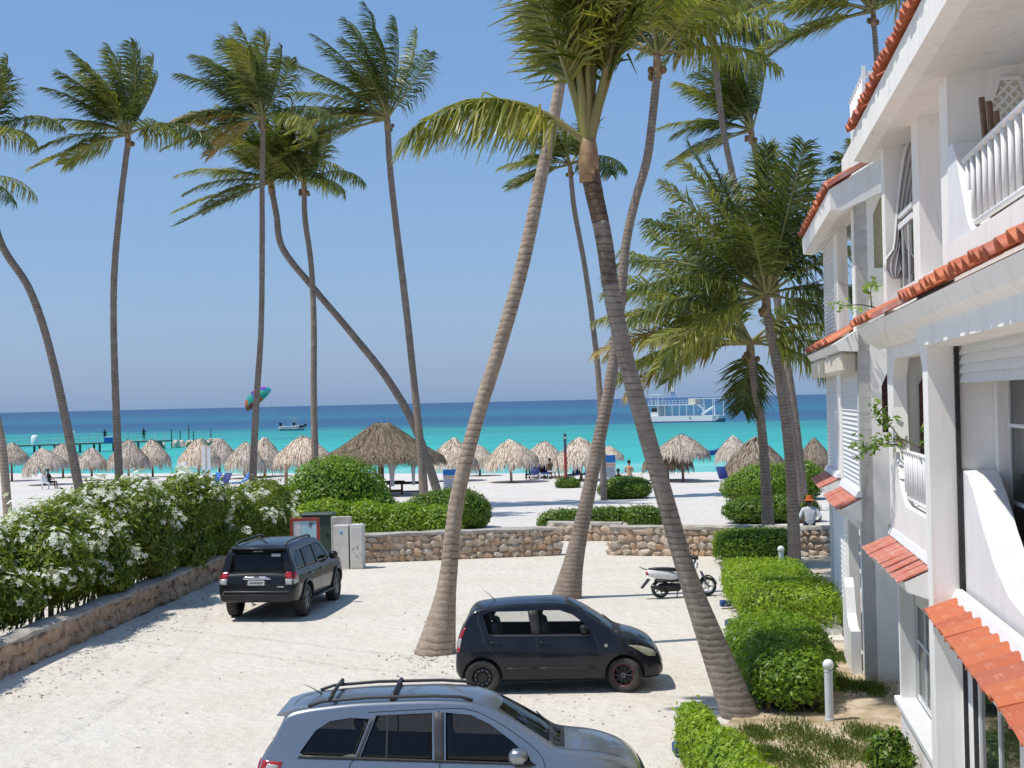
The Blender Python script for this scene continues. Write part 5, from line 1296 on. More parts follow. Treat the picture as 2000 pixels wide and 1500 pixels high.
# ---- black SUV seen from behind
def black_suv():
    top = [(-2.41, .62), (-2.395, .92), (-2.35, 1.05), (-2.30, 1.12), (-2.27, 1.32), (-2.21, 1.58), (-2.14, 1.685), (-1.9, 1.725), (-1.2, 1.755), (-.4, 1.76), (.2, 1.735), (.45, 1.66), (.75, 1.45), (1.02, 1.24), (1.12, 1.185), (1.3, 1.17), (1.8, 1.12), (2.15, 1.04), (2.3, .92), (2.38, .75), (2.41, .6)]
    bot = [(-2.41, .50), (-2.3, .44), (-1.9, .40), (-1.0, .38), (1.0, .38), (1.9, .38), (2.3, .42), (2.41, .5)]
    belt = [(-2.41, 1.13), (1.0, 1.12), (1.3, 1.10), (2.0, 1.02), (2.41, .8)]
    plan = [(-2.41, .88), (-2.37, .93), (-2.28, .97), (-2.1, 1.0), (1.5, 1.0), (1.9, .97), (2.15, .92), (2.3, .85), (2.41, .72)]
    sh = CarShape(top, bot, belt, .90, .962, .695, 1.74, plan, .03, .07, .72)
    root = place_car('suv', 'black SUV with roof rails parked nose to the white meter cabinet', 'parked cars', (-5.72, 38.15), math.radians(82.0))
    w1 = [(-1.98, 1.17), (-1.25, 1.165), (-1.22, 1.59), (-1.80, 1.57), (-1.95, 1.45)]
    w2 = [(-1.14, 1.165), (-.28, 1.16), (-.30, 1.61), (-1.12, 1.595)]
    w3 = [(-.16, 1.16), (.80, 1.155), (.62, 1.35), (.34, 1.56), (.15, 1.61), (-.18, 1.61)]
    car_body(root, sh, M['black_paint'], [(-1.40, .39, .46), (1.39, .39, .46)], [w1, w2, w3], ([(-.70, 1.22), (.70, 1.22), (.62, 1.62), (-.62, 1.62)], .5), ([(-.64, 1.17), (.64, 1.17), (.56, 1.56), (-.56, 1.56)], -1.95), (-2.1, 1.0), .62)
    t_ = M['tint']; bp = M['black_plastic']
    glass_side(sh, root, [(-2.0, 1.16), (-1.24, 1.155), (-1.21, 1.60), (-1.90, 1.58)], t_)
    glass_side(sh, root, [(-1.15, 1.155), (-.27, 1.15), (-.29, 1.62), (-1.13, 1.605)], t_)
    glass_side(sh, root, [(-.17, 1.15), (.82, 1.145), (.26, 1.62), (-.19, 1.62)], t_, curve=lambda u, v: (.12 * u * math.sin(math.pi * v), 0))
    sh.patch('front', [(-.74, 1.20), (.74, 1.20), (.64, 1.64), (-.64, 1.64)], -.012, 10, 8, .003).build('windscreen', M['screen'], root, True)
    sh.patch('rear', [(-.68, 1.14), (.68, 1.14), (.59, 1.59), (-.59, 1.59)], .003, 10, 8, .02).build('rear_window', t_, root, True)
    # tailgate furniture
    MB().bevbox(-2.33, -2.02, -.66, .66, 1.665, 1.715, .02).build('spoiler', M['black_paint'], root, True)
    sh.patch('rear', [(-.12, 1.61), (.12, 1.61), (.12, 1.635), (-.12, 1.635)], .02, 4, 1).build('brake_light', M['clear_lens'], root)
    sh.patch('rear', [(-.36, .985), (.36, .985), (.28, 1.055), (-.28, 1.055)], .022, 8, 2, .03).build('chrome_bar', M['chrome'], root, True)
    MB().lathe([(.055, -.006), (.055, .006), (.040, .006), (.040, -.006), (.055, -.006)], 18, Matrix.Translation((-2.405, 0, 1.075)) @ Matrix.Rotation(math.pi / 2, 4, 'Y')).build('badge', M['chrome'], root)
    pl = sh.patch('rear', [(-.20, .85), (.20, .85), (.20, .965), (-.20, .965)], .012, 4, 2).build('number_plate', M['plate'], root)
    sh.patch('rear', [(-.26, .82), (.26, .82), (.26, .98), (-.26, .98)], .004, 4, 2).build('plate_recess', bp, root)
    sh.patch('rear', [(-.66, .80), (-.50, .80), (-.50, .83), (-.66, .83)], .008, 3, 1, .004).build('badge_strip', M['chrome'], root)
    sh.patch('rear', [(-.95 * .3 - .05, 1.50), (-.55, 1.50), (-.55, 1.565), (-.335, 1.565)], .008, 3, 1, .003).build('window_sticker', M['plate'], root)
    for sg in (-1, 1):
        sh.patch('rear', [(sg * .70, 1.00), (sg * .865, 1.00), (sg * .835, 1.145), (sg * .69, 1.155)], .014, 4, 4, .04).build('tail_light', M['red_lens'], root, True)
        sh.patch('rear', [(sg * .715, .86), (sg * .86, .87), (sg * .865, .995), (sg * .70, .995)], .014, 4, 4, .04).build('reversing_light', M['clear_lens'], root, True)
        k = 'side' if sg < 0 else 'side-'
        sh.patch(k, [(-2.34, .98), (-2.10, 1.02), (-2.14, 1.15), (-2.25, 1.15)], .010, 4, 3, .03).build('tail_light', M['red_lens'], root, True)
        sh.patch(k, [(-2.36, .88), (-2.18, .90), (-2.12, 1.015), (-2.35, .98)], .010, 4, 3, .03).build('reversing_light', M['clear_lens'], root, True)
        # roof rails
        rl = MB(); rl.tube([(-1.95, sg * .60, 1.735), (-1.86, sg * .605, 1.80), (-1.2, sg * .61, 1.825), (-.3, sg * .60, 1.825), (.05, sg * .59, 1.80), (.14, sg * .585, 1.755)], .024, 8); rl.build('roof_rail', M['grey_plastic'], root, True)
        MB().bevbox(-1.12, .95, sg * .93 - .07, sg * .93 + .07, .36, .42, .02).build('running_board', bp, root, True)
        MB().bevbox(.70, .84, sg * 1.02 - .11, sg * 1.02 + .11, 1.14, 1.33, .05).build('wing_mirror', M['black_paint'], root, True)
        sh.seam(k, [(-1.20, 1.62), (-1.19, 1.1), (-1.0, .80), (-.95, .45)]).build('door_seam', M['rubber'], root)
        sh.seam(k, [(-.22, 1.63), (-.21, 1.1), (-.21, .45)]).build('door_seam', M['rubber'], root)
        sh.seam(k, [(.95, 1.12), (.98, .9), (.92, .45)]).build('door_seam', M['rubber'], root)
        sh.seam(k, [(-.95, .455), (.92, .455)]).build('door_seam', M['rubber'], root)
        for x in (-1.08, -.12): sh.patch(k, [(x, .985), (x + .20, .985), (x + .20, 1.02), (x, 1.02)], .025, 4, 2, .03).build('door_handle', M['black_paint'], root, True)
        sh.patch(k, [(1.85, .82), (2.28, .80), (2.22, .98), (1.80, .99)], .01, 6, 4, .03).build('headlight', M['clear_lens'], root, True)
        # flared arches
        for x in (-1.40, 1.39):
            P = [sh.hit(k, x + .48 * math.cos(a), max(.46, .39 + .48 * math.sin(a))) + Vector((0, sg * .012, 0)) for a in np.linspace(-.05, math.pi + .05, 18)]
            MB().tube(P, .030, 6).build('wheel_arch', M['black_paint'], root, True)
    MB().bevbox(-2.47, -2.25, -.86, .86, .46, .70, .06).build('rear_bumper', bp, root, True)
    MB().bevbox(-2.475, -2.36, -.78, .78, .675, .725, .02).build('bumper_step', M['grey_plastic'], root, True)
    sh.seam('rear', [(-.88, .765), (.88, .765)], .006, .004).build('tailgate_seam', M['rubber'], root)
    MB().tube([(-2.35, .05, .40), (-2.52, .05, .40), (-2.54, .05, .46)], .024, 8).build('tow_hitch', M['chrome'], root, True)
    sh.patch('front', [(-.5, .70), (.5, .70), (.55, .95), (-.55, .95)], .01, 8, 3).build('grille', bp, root)
    for y in (-.38, .38): seat_mesh().build('seat', M['seat'], root, True, loc=(.2, y, .66))
    seat_mesh(True, 1.3).build('rear_seat', M['seat'], root, True, loc=(-.75, 0, .66))
    MB().bevbox(.75, 1.05, -.72, .72, .72, 1.12, .05).build('dashboard', bp, root, True)
    for i_ in range(7): sh.patch('rear', [(-.155 + i_ * .046, .885), (-.125 + i_ * .046, .885), (-.125 + i_ * .046, .925), (-.155 + i_ * .046, .925)], .0145, 1, 1, .002).build('worn_character', M['grey_plastic'], pl)
    for x in (-1.40, 1.39):
        wheel(root, x, -.83, .385, .26, .225, 'five', M['alloy'], 0, -1); wheel(root, x, .83, .385, .26, .225, 'five', M['alloy'], 0, 1)
    return root
black_suv()

# ---- silver-blue SUV at the lower edge
def silver_suv():
    top = [(-2.33, .62), (-2.315, .95), (-2.26, 1.08), (-2.16, 1.22), (-2.05, 1.42), (-1.98, 1.55), (-1.88, 1.60), (-1.6, 1.645), (-1.0, 1.69), (-.3, 1.70), (.15, 1.675), (.42, 1.60), (.75, 1.43), (1.08, 1.225), (1.22, 1.135), (1.34, 1.11), (1.65, 1.075), (1.95, .99), (2.15, .87), (2.27, .70), (2.33, .55)]
    bot = [(-2.33, .42), (-2.2, .33), (-1.0, .28), (1.2, .28), (2.1, .30), (2.33, .40)]
    belt = [(-2.33, 1.10), (-1.9, 1.07), (-1.2, 1.02), (.6, .97), (1.0, .96), (1.35, 1.03), (1.8, .96), (2.33, .7)]
    plan = [(-2.33, .80), (-2.28, .88), (-2.18, .94), (-1.9, .985), (-1.6, 1.0), (1.2, 1.0), (1.6, .975), (1.9, .925), (2.12, .85), (2.25, .76), (2.33, .64)]
    sh = CarShape(top, bot, belt, .875, .945, .66, 1.69, plan, .035, .085, .66)
    root = place_car('suv', 'silver-blue SUV with roof bars, cut off by the bottom edge of the photo', 'parked cars', (-.78, 18.8), math.radians(-1.2))
    up = lambda pts: [(x, 1.565 + (z - 1.46) * 1.3) for x, z in pts]
    root.scale = (1.0, .86, 1.0)
    w1 = up([(-1.80, 1.135), (-1.73, 1.10), (-1.38, 1.085), (-1.16, 1.075), (-.98, 1.41), (-1.2, 1.425), (-1.45, 1.40), (-1.62, 1.32)])
    w2 = up([(-1.10, 1.06), (-.24, 1.03), (-.24, 1.455), (-.90, 1.44)])
    w3 = up([(-.08, 1.03), (.92, 1.005), (.90, 1.06), (.70, 1.20), (.44, 1.35), (.22, 1.43), (-.08, 1.455)])
    car_body(root, sh, M['silver_paint'], [(-1.36, .36, .42), (1.34, .36, .42)], [w1, w2, w3], ([(-.68, 1.17), (.68, 1.17), (.58, 1.56), (-.58, 1.56)], .4), ([(-.60, 1.16), (.60, 1.16), (.52, 1.50), (-.52, 1.50)], -1.72), (-1.95, 1.08), .58)
    t_ = M['tint']; bp = M['black_plastic']
    glass_side(sh, root, up([(-1.84, 1.10), (-1.15, 1.06), (-.96, 1.43), (-1.62, 1.43)]), t_, -.016)
    glass_side(sh, root, up([(-1.13, 1.05), (-.22, 1.02), (-.22, 1.465), (-.92, 1.455)]), t_, -.016)
    glass_side(sh, root, up([(-.10, 1.02), (.97, .995), (.30, 1.47), (-.10, 1.47)]), t_, -.016, lambda u, v: (.15 * u * math.sin(math.pi * v), 0))
    sh.patch('front', [(-.74, 1.145), (.74, 1.145), (.62, 1.60), (-.62, 1.60)], -.008, 12, 10, .003).build('windscreen', M['screen'], root, True)
    sh.patch('rear', [(-.66, 1.12), (.66, 1.12), (.56, 1.52), (-.56, 1.52)], .003, 10, 8, .02).build('rear_window', t_, root, True)
    for sg in (-1, 1):
        k = 'side' if sg < 0 else 'side-'
        sh.patch(k, up([(-.215, 1.025), (-.10, 1.02), (-.10, 1.455), (-.22, 1.455)]), .003, 3, 5).build('pillar_trim', M['grey_plastic'], root, True)
        sh.patch(k, up([(-1.15, 1.065), (-1.11, 1.06), (-.91, 1.445), (-.96, 1.42)]), .003, 3, 5).build('pillar_trim', M['grey_plastic'], root, True)
        sh.seam(k, up([(-.78, 1.05), (-.765, 1.44)]), .010, .004).build('window_divider', M['grey_plastic'], root)
        sh.patch(k, up([(-1.83, 1.085), (.98, .985), (.96, 1.005), (-1.80, 1.115)]), .005, 16, 1).build('window_trim', bp, root, True)
        sh.seam(k, [(-1.16, 1.05), (-1.21, .98), (-1.19, .85), (-1.0, .62), (-.93, .36)]).build('door_seam', M['rubber'], root)
        sh.seam(k, [(-.155, 1.58), (-.15, 1.0), (-.15, .36)]).build('door_seam', M['rubber'], root)
        sh.seam(k, [(-1.0, 1.575), (-.2, 1.60), (.2, 1.585), (.55, 1.43), (.95, 1.15), (1.08, .95), (1.06, .6), (.98, .36)], .005, .002, 26).build('door_seam', M['rubber'], root)
        for x in (-1.02, .02):
            sh.patch(k, [(x, .845), (x + .22, .84), (x + .22, .875), (x, .88)], .028, 5, 2, .035).build('door_handle', M['silver_paint'], root, True)
            sh.patch(k, [(x + .06, .825), (x + .16, .825), (x + .16, .90), (x + .06, .90)], .002, 4, 3, .003).build('handle_recess', bp, root, True)
        MB().bevbox(.66, .88, sg * .995 - .12, sg * .995 + .12, 1.00, 1.17, .055).build('wing_mirror', M['silver_paint'], root, True)
        MB().bevbox(.72, .94, sg * .93 - .08, sg * .93 + .10, .955, 1.002, .02).build('mirror_foot', bp, root, True)
        sh.patch(k, [(-2.30, .90), (-2.04, .93), (-2.00, 1.04), (-2.24, 1.06)], .010, 5, 4, .04).build('tail_light', M['red_lens'], root, True)
        sh.patch(k, [(-2.22, .94), (-2.06, .955), (-2.05, 1.005), (-2.18, 1.025)], .014, 4, 3, .01).build('reversing_light', M['clear_lens'], root, True)
        sh.patch('rear', [(sg * .58, .90), (sg * .80, .90), (sg * .76, 1.06), (sg * .60, 1.05)], .012, 4, 4, .03).build('tail_light', M['red_lens'], root, True)
        sh.patch(k, [(1.58, .77), (2.12, .70), (2.06, .86), (1.72, .90)], .010, 8, 4, .04).build('headlight', M['hazy_lens'], root, True)
        rl = MB(); rl.tube([(-1.72, sg * .60, 1.645), (-1.55, sg * .605, 1.70), (-1.0, sg * .61, 1.735), (-.2, sg * .605, 1.74), (.10, sg * .59, 1.72), (.24, sg * .575, 1.675)], .020, 8); rl.build('roof_rail', M['grey_plastic'], root, True)
    for x in (-1.46, -.72):
        c = MB(); c.tube([(x, -.61, 1.70), (x + .02, -.58, 1.765), (x + .02, .0, 1.775), (x + .02, .58, 1.765), (x, .61, 1.70)], [.030, .026, .022, .026, .030], 8); c.build('roof_bar', bp, root, True)
    MB().prism([(-2.10, 1.535), (-2.09, 1.56), (-1.90, 1.615), (-1.70, 1.65), (-1.70, 1.58), (-1.95, 1.53)], lambda a, b: (a, -.60, b), lambda a, b: (a, .60, b)).build('spoiler', M['silver_paint'], root, 30)
    sh.patch('top', [(1.14, -.70), (1.32, -.66), (1.32, .66), (1.14, .70)], .004, 3, 12).build('cowl', bp, root, True)
    for y in (-.45, .15): MB().tube([(1.26, y, 1.16), (1.12, y + .28, 1.225), (.98, y + .55, 1.31)], .010, 5).build('wiper', bp, root)
    for sg in (-1, 1): sh.seam('top', [(1.22, sg * .72), (1.45, sg * .74), (1.8, sg * .68), (1.98, sg * .60)]).build('bonnet_seam', M['rubber'], root)
    sh.patch('front', [(-.45, .62), (.45, .62), (.5, .80), (-.5, .80)], .01, 8, 3).build('grille', bp, root)
    MB().tube([(-1.62, .1, 1.66), (-1.76, .1, 1.75), (-1.86, .1, 1.80)], [.012, .005, .003], 6).build('antenna', bp, root)
    for y in (-.38, .38): seat_mesh().build('seat', M['seat'], root, True, loc=(.25, y, .60))
    seat_mesh(True, 1.25).build('rear_seat', M['seat'], root, True, loc=(-.70, 0, .60))
    MB().bevbox(.80, 1.10, -.70, .70, .66, 1.04, .05).build('dashboard', bp, root, True)
    MB().lathe([(.17, -.012), (.185, 0), (.17, .012), (.155, 0), (.17, -.012)], 18, Matrix.Translation((.66, .38, 1.02)) @ Matrix.Rotation(-1.1, 4, 'Y')).build('steering_wheel', bp, root, True)
    for x in (-1.36, 1.34):
        wheel(root, x, -.81, .36, .23, .225, 'five', M['alloy'], 0, -1); wheel(root, x, .81, .36, .23, .225, 'five', M['alloy'], 0, 1)
    return root
silver_suv()
# ------------------------------------------------------------------ car park furniture
M['concrete'] = pm('pale_concrete', (0.47, 0.45, 0.41), (0.37, 0.35, 0.32), 3, 0.9, 0.25)
M['cab_white'] = pm('white_cabinet_paint', (0.62, 0.61, 0.57), (0.54, 0.53, 0.49), 2.5, 0.6)
M['cab_green'] = pm('dark_green_cabinet', (0.055, 0.085, 0.062), (0.045, 0.068, 0.052), 2.5, 0.55)
M['red_frame'] = pm('red_painted_wood', (0.33, 0.045, 0.03), (0.26, 0.04, 0.03), 6, 0.6)
M['blue'] = pm('blue_plastic', (0.025, 0.075, 0.26), (0.02, 0.06, 0.21), 4, 0.5)
M['blue_bright'] = pm('bright_blue_canvas', (0.03, 0.16, 0.52), (0.02, 0.12, 0.42), 4, 0.7)
M['sky_print'] = pm('pale_blue_print', (0.28, 0.50, 0.62), (0.45, 0.62, 0.68), 1.5, 0.6)
M['pale_print'] = pm('pale_print', (0.62, 0.60, 0.60), (0.55, 0.54, 0.55), 3, 0.6)
M['ink'] = pm('dark_print', (0.03, 0.05, 0.06), (0.05, 0.08, 0.09), 8, 0.6)
M['blue_print'] = pm('blue_print', (0.02, 0.13, 0.42), (0.02, 0.17, 0.48), 2, 0.6)
M['grey_ink'] = pm('grey_print', (0.20, 0.26, 0.34), (0.28, 0.33, 0.40), 8, 0.6)
M['opal'] = pm('opal_lamp_globe', (0.78, 0.78, 0.78), (0.72, 0.72, 0.72), 3, 0.3)
M['pale_post'] = pm('pale_blue_grey_paint', (0.60, 0.64, 0.66), (0.54, 0.58, 0.61), 3, 0.5)

def cabinets():
    r = empty('meter_cabinet', (-5.05, 47.0, 0), math.radians(-6), 'white meter cabinet with an upright concrete slab beside the stone wall', 'cabinet')
    MB().bevbox(-.62, .02, .12, .26, -.05, 1.58, .02).build('concrete_slab', M['concrete'], r)
    MB().bevbox(-.46, .0, -.26, .11, -.05, 1.34, .015).build('cabinet_body', M['cab_white'], r)
    MB().bevbox(.045, .44, -.28, .11, -.05, 1.36, .02).build('cabinet_body', M['cab_white'], r)
    MB().box(.0, .045, -.22, .10, -.05, 1.30).build('dark_gap', M['rubber'], r)
    d = MB().bevbox(.075, .415, -.295, -.275, .06, 1.28, .006).build('door', M['cab_white'], r)
    MB().tube([(.12, -.30, .62), (.12, -.335, .62), (.20, -.335, .62)], .010, 6).build('handle', M['black_plastic'], d)
    MB().tube([(.29, -.30, .62), (.29, -.335, .62), (.29, -.335, .72)], .010, 6).build('handle', M['black_plastic'], d)
    m = MB().lathe([(.001, -.003), (.055, -.003), (.055, 0)], 18, Matrix.Translation((-.22, -.262, 1.12)), 'Y').build('round_sticker', M['sky_print'], r)
    MB().box(-.245, -.195, -.268, -.2655, 1.09, 1.15).build('sticker_emblem', M['blue_print'], m)
    g = empty('utility_cabinet', (-6.12, 47.9, 0), math.radians(-3), 'tall dark green utility cabinet behind the black SUV', 'cabinet')
    MB().bevbox(-.46, .46, -.36, .36, 0, 1.58, .015).build('cabinet_body', M['cab_green'], g)
    MB().bevbox(-.50, .50, -.41, .41, 1.585, 1.66, .03).build('lid', M['cab_green'], g)
    MB().bevbox(.30, .36, -.375, -.362, .95, 1.05, .004).build('lock', M['black_plastic'], g)
    MB().box(-.004, .004, -.364, -.3605, .05, 1.55).build('door_seam', M['rubber'], g)
    b = empty('picture_board', (-6.33, 46.3, 0), math.radians(-4), 'upright board with red frame and pale blue beach picture', 'sign')
    MB().box(-.36, .36, -.012, .012, .72, 1.54).build('panel', M['sky_print'], b)
    for x in (-.40, .40): MB().bevbox(x - .045, x + .045, -.035, .035, 0, 1.62, .008).build('frame_post', M['red_frame'], b)
    for z in (.68, 1.58): MB().bevbox(-.354, .354, -.033, .033, z - .045, z + .045, .008).build('frame_rail', M['red_frame'], b)
    MB().box(-.352, -.14, -.016, -.0125, .728, 1.532).build('pale_strip', M['pale_print'], b)
    m = MB()
    for a in (20, 70, 110, 150, 200, 250): m.prism([(0, .01), (.10, .02), (.13, 0), (0, -.01)], lambda p, q: (.20 + p * math.cos(math.radians(a)) - q * math.sin(math.radians(a)), -.0165, 1.42 + p * math.sin(math.radians(a)) + q * math.cos(math.radians(a))), lambda p, q: (.20 + p * math.cos(math.radians(a)) - q * math.sin(math.radians(a)), -.0128, 1.42 + p * math.sin(math.radians(a)) + q * math.cos(math.radians(a))))
    m.build('painted_palm_tuft', M['ink'], b)['kind'] = 'stuff'
    m = MB()
    for x, w, h_ in ((-.25, .02, .2), (-.05, .015, .16), (.05, .08, .07), (.16, .015, .2), (.24, .07, .05), (.30, .015, .12), (-.12, .05, .04)): m.box(x - w / 2, x + w / 2, -.0165, -.0128, .80, .80 + h_)
    m.build('painted_shore_figures', M['grey_ink'], b)['kind'] = 'stuff'
cabinets()
def lamp(x, y, h_, label):
    r = empty('bollard_lamp', (x, y, .04), 0, label, 'lamp', 'white globe bollard lamps in the garden')
    MB().lathe([(.075, 0), (.075, .03), (.064, .035), (.064, h_ - .19), (.070, h_ - .185), (.070, h_ - .165), (.045, h_ - .16), (.001, h_ - .16)], 20).build('post', M['pale_post'], r, 40)
    MB().ball((0, 0, h_ - .085), .086, 20, 14).build('globe', M['opal'], r, True)
    return r
lamp(4.71, 23.4, .93, 'whole white bollard lamp standing on bare soil near the house')
lamp(6.62, 38.4, 1.20, 'white lamp globe just showing over the flat-topped hedge')
def flood(x, y, rz, label, tall=False):
    r = empty('garden_spotlight', (x, y, sand_z(x, y)), rz, label, 'spotlight', 'small blue spotlights along the hedge')
    MB().tube([(.22, 0, -.02), (.20, 0, .30 if not tall else .42)], .035, 8).build('white_stake', M['white'], r, True)
    MB().bevbox(-.14, .13, -.085, .085, .05, .20, .02).build('housing', M['blue'], r)
    MB().bevbox(.131, .19, -.07, .07, .07, .18, .01).build('white_end', M['white'], r)
flood(4.93, 36.3, .1, 'small blue spotlight beside the flat-topped hedge'); flood(4.60, 33.0, .15, 'small blue spotlight half hidden by the bushy hedge')
flood(2.28, 21.6, .2, 'small blue spotlight by the ragged hedge in front', True)

# ---- scooter
def scooter():
    a, b = Vector((3.59, 38.43, 0)), Vector((4.80, 38.70, 0)); d = b - a
    r = empty('motor_scooter', a, math.atan2(d.y, d.x), 'white and black motor scooter parked behind the thick leaning palm', 'scooter')
    WB = d.length; white = M['white']; bk = M['black_plastic']
    for x, R in ((0, .235), (WB, .235)):
        e = empty_part('wheel', r); e.location = (x, 0, R)
        MB().lathe([(R * .72, -.045), (R * .86, -.058), (R * .97, -.04), (R, 0), (R * .97, .04), (R * .86, .058), (R * .72, .045)], 28, axis='Y').build('tyre', M['tyre'], e, True)
        m = MB().lathe([(R * .74, -.04), (R * .66, -.035), (R * .66, .035), (R * .74, .04)], 24, axis='Y')
        for k in range(5):
            an = k * 1.2566; c = Vector((math.cos(an), 0, math.sin(an))); m.tube([c * .03, c * R * .68], [.022, .014], 5)
        m.lathe([(.05, -.05), (.05, .05)], 12, axis='Y'); m.build('rim', M['chrome'] if x else M['alloy'], e, 40)
    # engine, swing arm, stand
    MB().bevbox(-.05, .52, -.14, .12, .16, .36, .05).build('engine', bk, r, True)
    MB().tube([(.10, -.13, .22), (-.02, -.15, .25), (-.28, -.155, .32)], [.03, .055, .055], 8).build('exhaust', M['black_steel'], r, True)
    MB().tube([(.42, -.10, .22), (.36, -.20, .02)], .014, 6).build('side_stand', bk, r)
    # bodywork: tail, seat, floor, leg shield, front fender
    def hull(sec):   # sections (x, zc, halfw, halfh)
        V = []; F = []; n = 14
        for x, zc, w, h_ in sec:
            for k in range(n): an = 2 * math.pi * k / n; V.append((x, w * math.copysign(abs(math.cos(an)) ** .7, math.cos(an)), zc + h_ * math.copysign(abs(math.sin(an)) ** .7, math.sin(an))))
        for i in range(len(sec) - 1):
            for k in range(n): F.append((i * n + k, i * n + (k + 1) % n, (i + 1) * n + (k + 1) % n, (i + 1) * n + k))
        F += [tuple(reversed(range(n))), tuple((len(sec) - 1) * n + k for k in range(n))]
        return MB().add(V, F)
    hull([(-.34, .66, .05, .05), (-.28, .64, .10, .09), (-.05, .60, .145, .13), (.20, .55, .15, .14), (.38, .48, .13, .15), (.46, .44, .10, .12)]).build('tail_body', white, r, True)
    hull([(-.30, .735, .06, .02), (-.1, .735, .125, .035), (.2, .715, .135, .045), (.40, .69, .115, .05), (.50, .66, .06, .03)]).build('seat', bk, r, True)
    m = MB(); m.tube([(-.36, -.11, .72), (-.50, -.08, .79), (-.50, .08, .79), (-.36, .11, .72)], .014, 6); m.build('grab_rail', M['alloy'], r, True)
    hull([(-.37, .62, .03, .03), (-.335, .63, .06, .05), (-.30, .63, .07, .05)]).build('tail_light', M['red_lens'], r, True)
    MB().add([(-.30, -.09, .50), (-.30, .09, .50), (-.50, .08, .27), (-.50, -.08, .27), (-.28, -.09, .48), (-.28, .09, .48), (-.48, .08, .26), (-.48, -.08, .26)], [(0, 1, 2, 3), (7, 6, 5, 4), (0, 3, 7, 4), (1, 5, 6, 2), (0, 4, 5, 1), (3, 2, 6, 7)]).build('rear_mudguard', bk, r)
    MB().bevbox(.40, .86, -.15, .15, .27, .33, .02).build('footboard', bk, r)
    MB().bevbox(-.12, .50, -.155, .155, .40, .47, .03).build('side_skirt', bk, r, True)
    hull([(.80, .34, .13, .06), (.86, .50, .17, .11), (.90, .68, .17, .12), (.93, .82, .12, .07), (.94, .88, .05, .03)]).build('leg_shield', white, r, True)
    MB().bevbox(.80, .855, -.13, .13, .36, .82, .02, Matrix.Rotation(-.05, 4, 'Y')).build('inner_shield', bk, r, True)
    m = MB(); P = [(WB + .245 * math.cos(t), 0, .235 + .275 * math.sin(t)) for t in np.linspace(.15, 2.6, 9)]
    V = []; F = []
    for p in P: V += [(p[0], -.075, p[2] - .02), (p[0], 0, p[2] + .015), (p[0], .075, p[2] - .02)]
    for i in range(8): F += [(3 * i, 3 * i + 1, 3 * i + 4, 3 * i + 3), (3 * i + 1, 3 * i + 2, 3 * i + 5, 3 * i + 4)]
    m.add(V, F); m.build('front_fender', bk, r, True)
    for y in (-.07, .07): MB().tube([(WB, y, .235), (WB - .16, y * .8, .62)], .018, 8).build('fork_leg', M['alloy'], r, True)
    MB().tube([(.97, 0, .70), (.92, 0, .96)], .025, 8).build('steering_column', bk, r)
    hull([(.83, .97, .06, .04), (.90, .98, .13, .06), (.98, .96, .09, .05), (1.01, .95, .04, .03)]).build('handlebar_cowl', bk, r, True)
    MB().tube([(.84, -.34, .99), (.90, -.16, .99), (.90, .16, .99), (.84, .34, .99)], .016, 7).build('handlebar', bk, r, True)
    for y in (-.25, .25):
        mr = MB().tube([(.90, y, 1.0), (.93, y * 1.15, 1.14)], .007, 5).build('mirror_stalk', bk, r)
        MB().ball((.93, y * 1.2, 1.17), .055, 10, 8, (.35, 1.1, .8)).build('mirror', bk, mr, True)
    hull([(.93, .80, .05, .05), (.975, .80, .08, .045), (.995, .795, .06, .03)]).build('headlight', M['clear_lens'], r, True)
    return r
scooter()

# ------------------------------------------------------------------ people
M['skin_brown'] = pm('brown_skin', (0.20, 0.105, 0.062), (0.17, 0.09, 0.055), 5, 0.5)
M['skin_tan'] = pm('tanned_skin', (0.42, 0.24, 0.15), (0.38, 0.21, 0.13), 5, 0.5)
M['hair'] = pm('dark_hair', (0.012, 0.010, 0.009), (0.02, 0.016, 0.013), 20, 0.5)
def cloth(name, c): return pm(name, c, tuple(x * .8 for x in c), 7, 0.85, 0.2, 20)
M['c_white'] = cloth('white_shirt', (0.62, 0.64, 0.66)); M['c_navy'] = cloth('navy_cloth', (0.012, 0.014, 0.03)); M['c_orange'] = cloth('orange_straw', (0.62, 0.13, 0.03))
M['c_black'] = cloth('black_cloth', (0.014, 0.014, 0.016)); M['c_shorts'] = cloth('blue_grey_shorts', (0.24, 0.29, 0.42)); M['c_peach'] = cloth('peach_top', (0.62, 0.33, 0.20)); M['c_maroon'] = cloth('dark_red_cloth', (0.10, 0.015, 0.02))
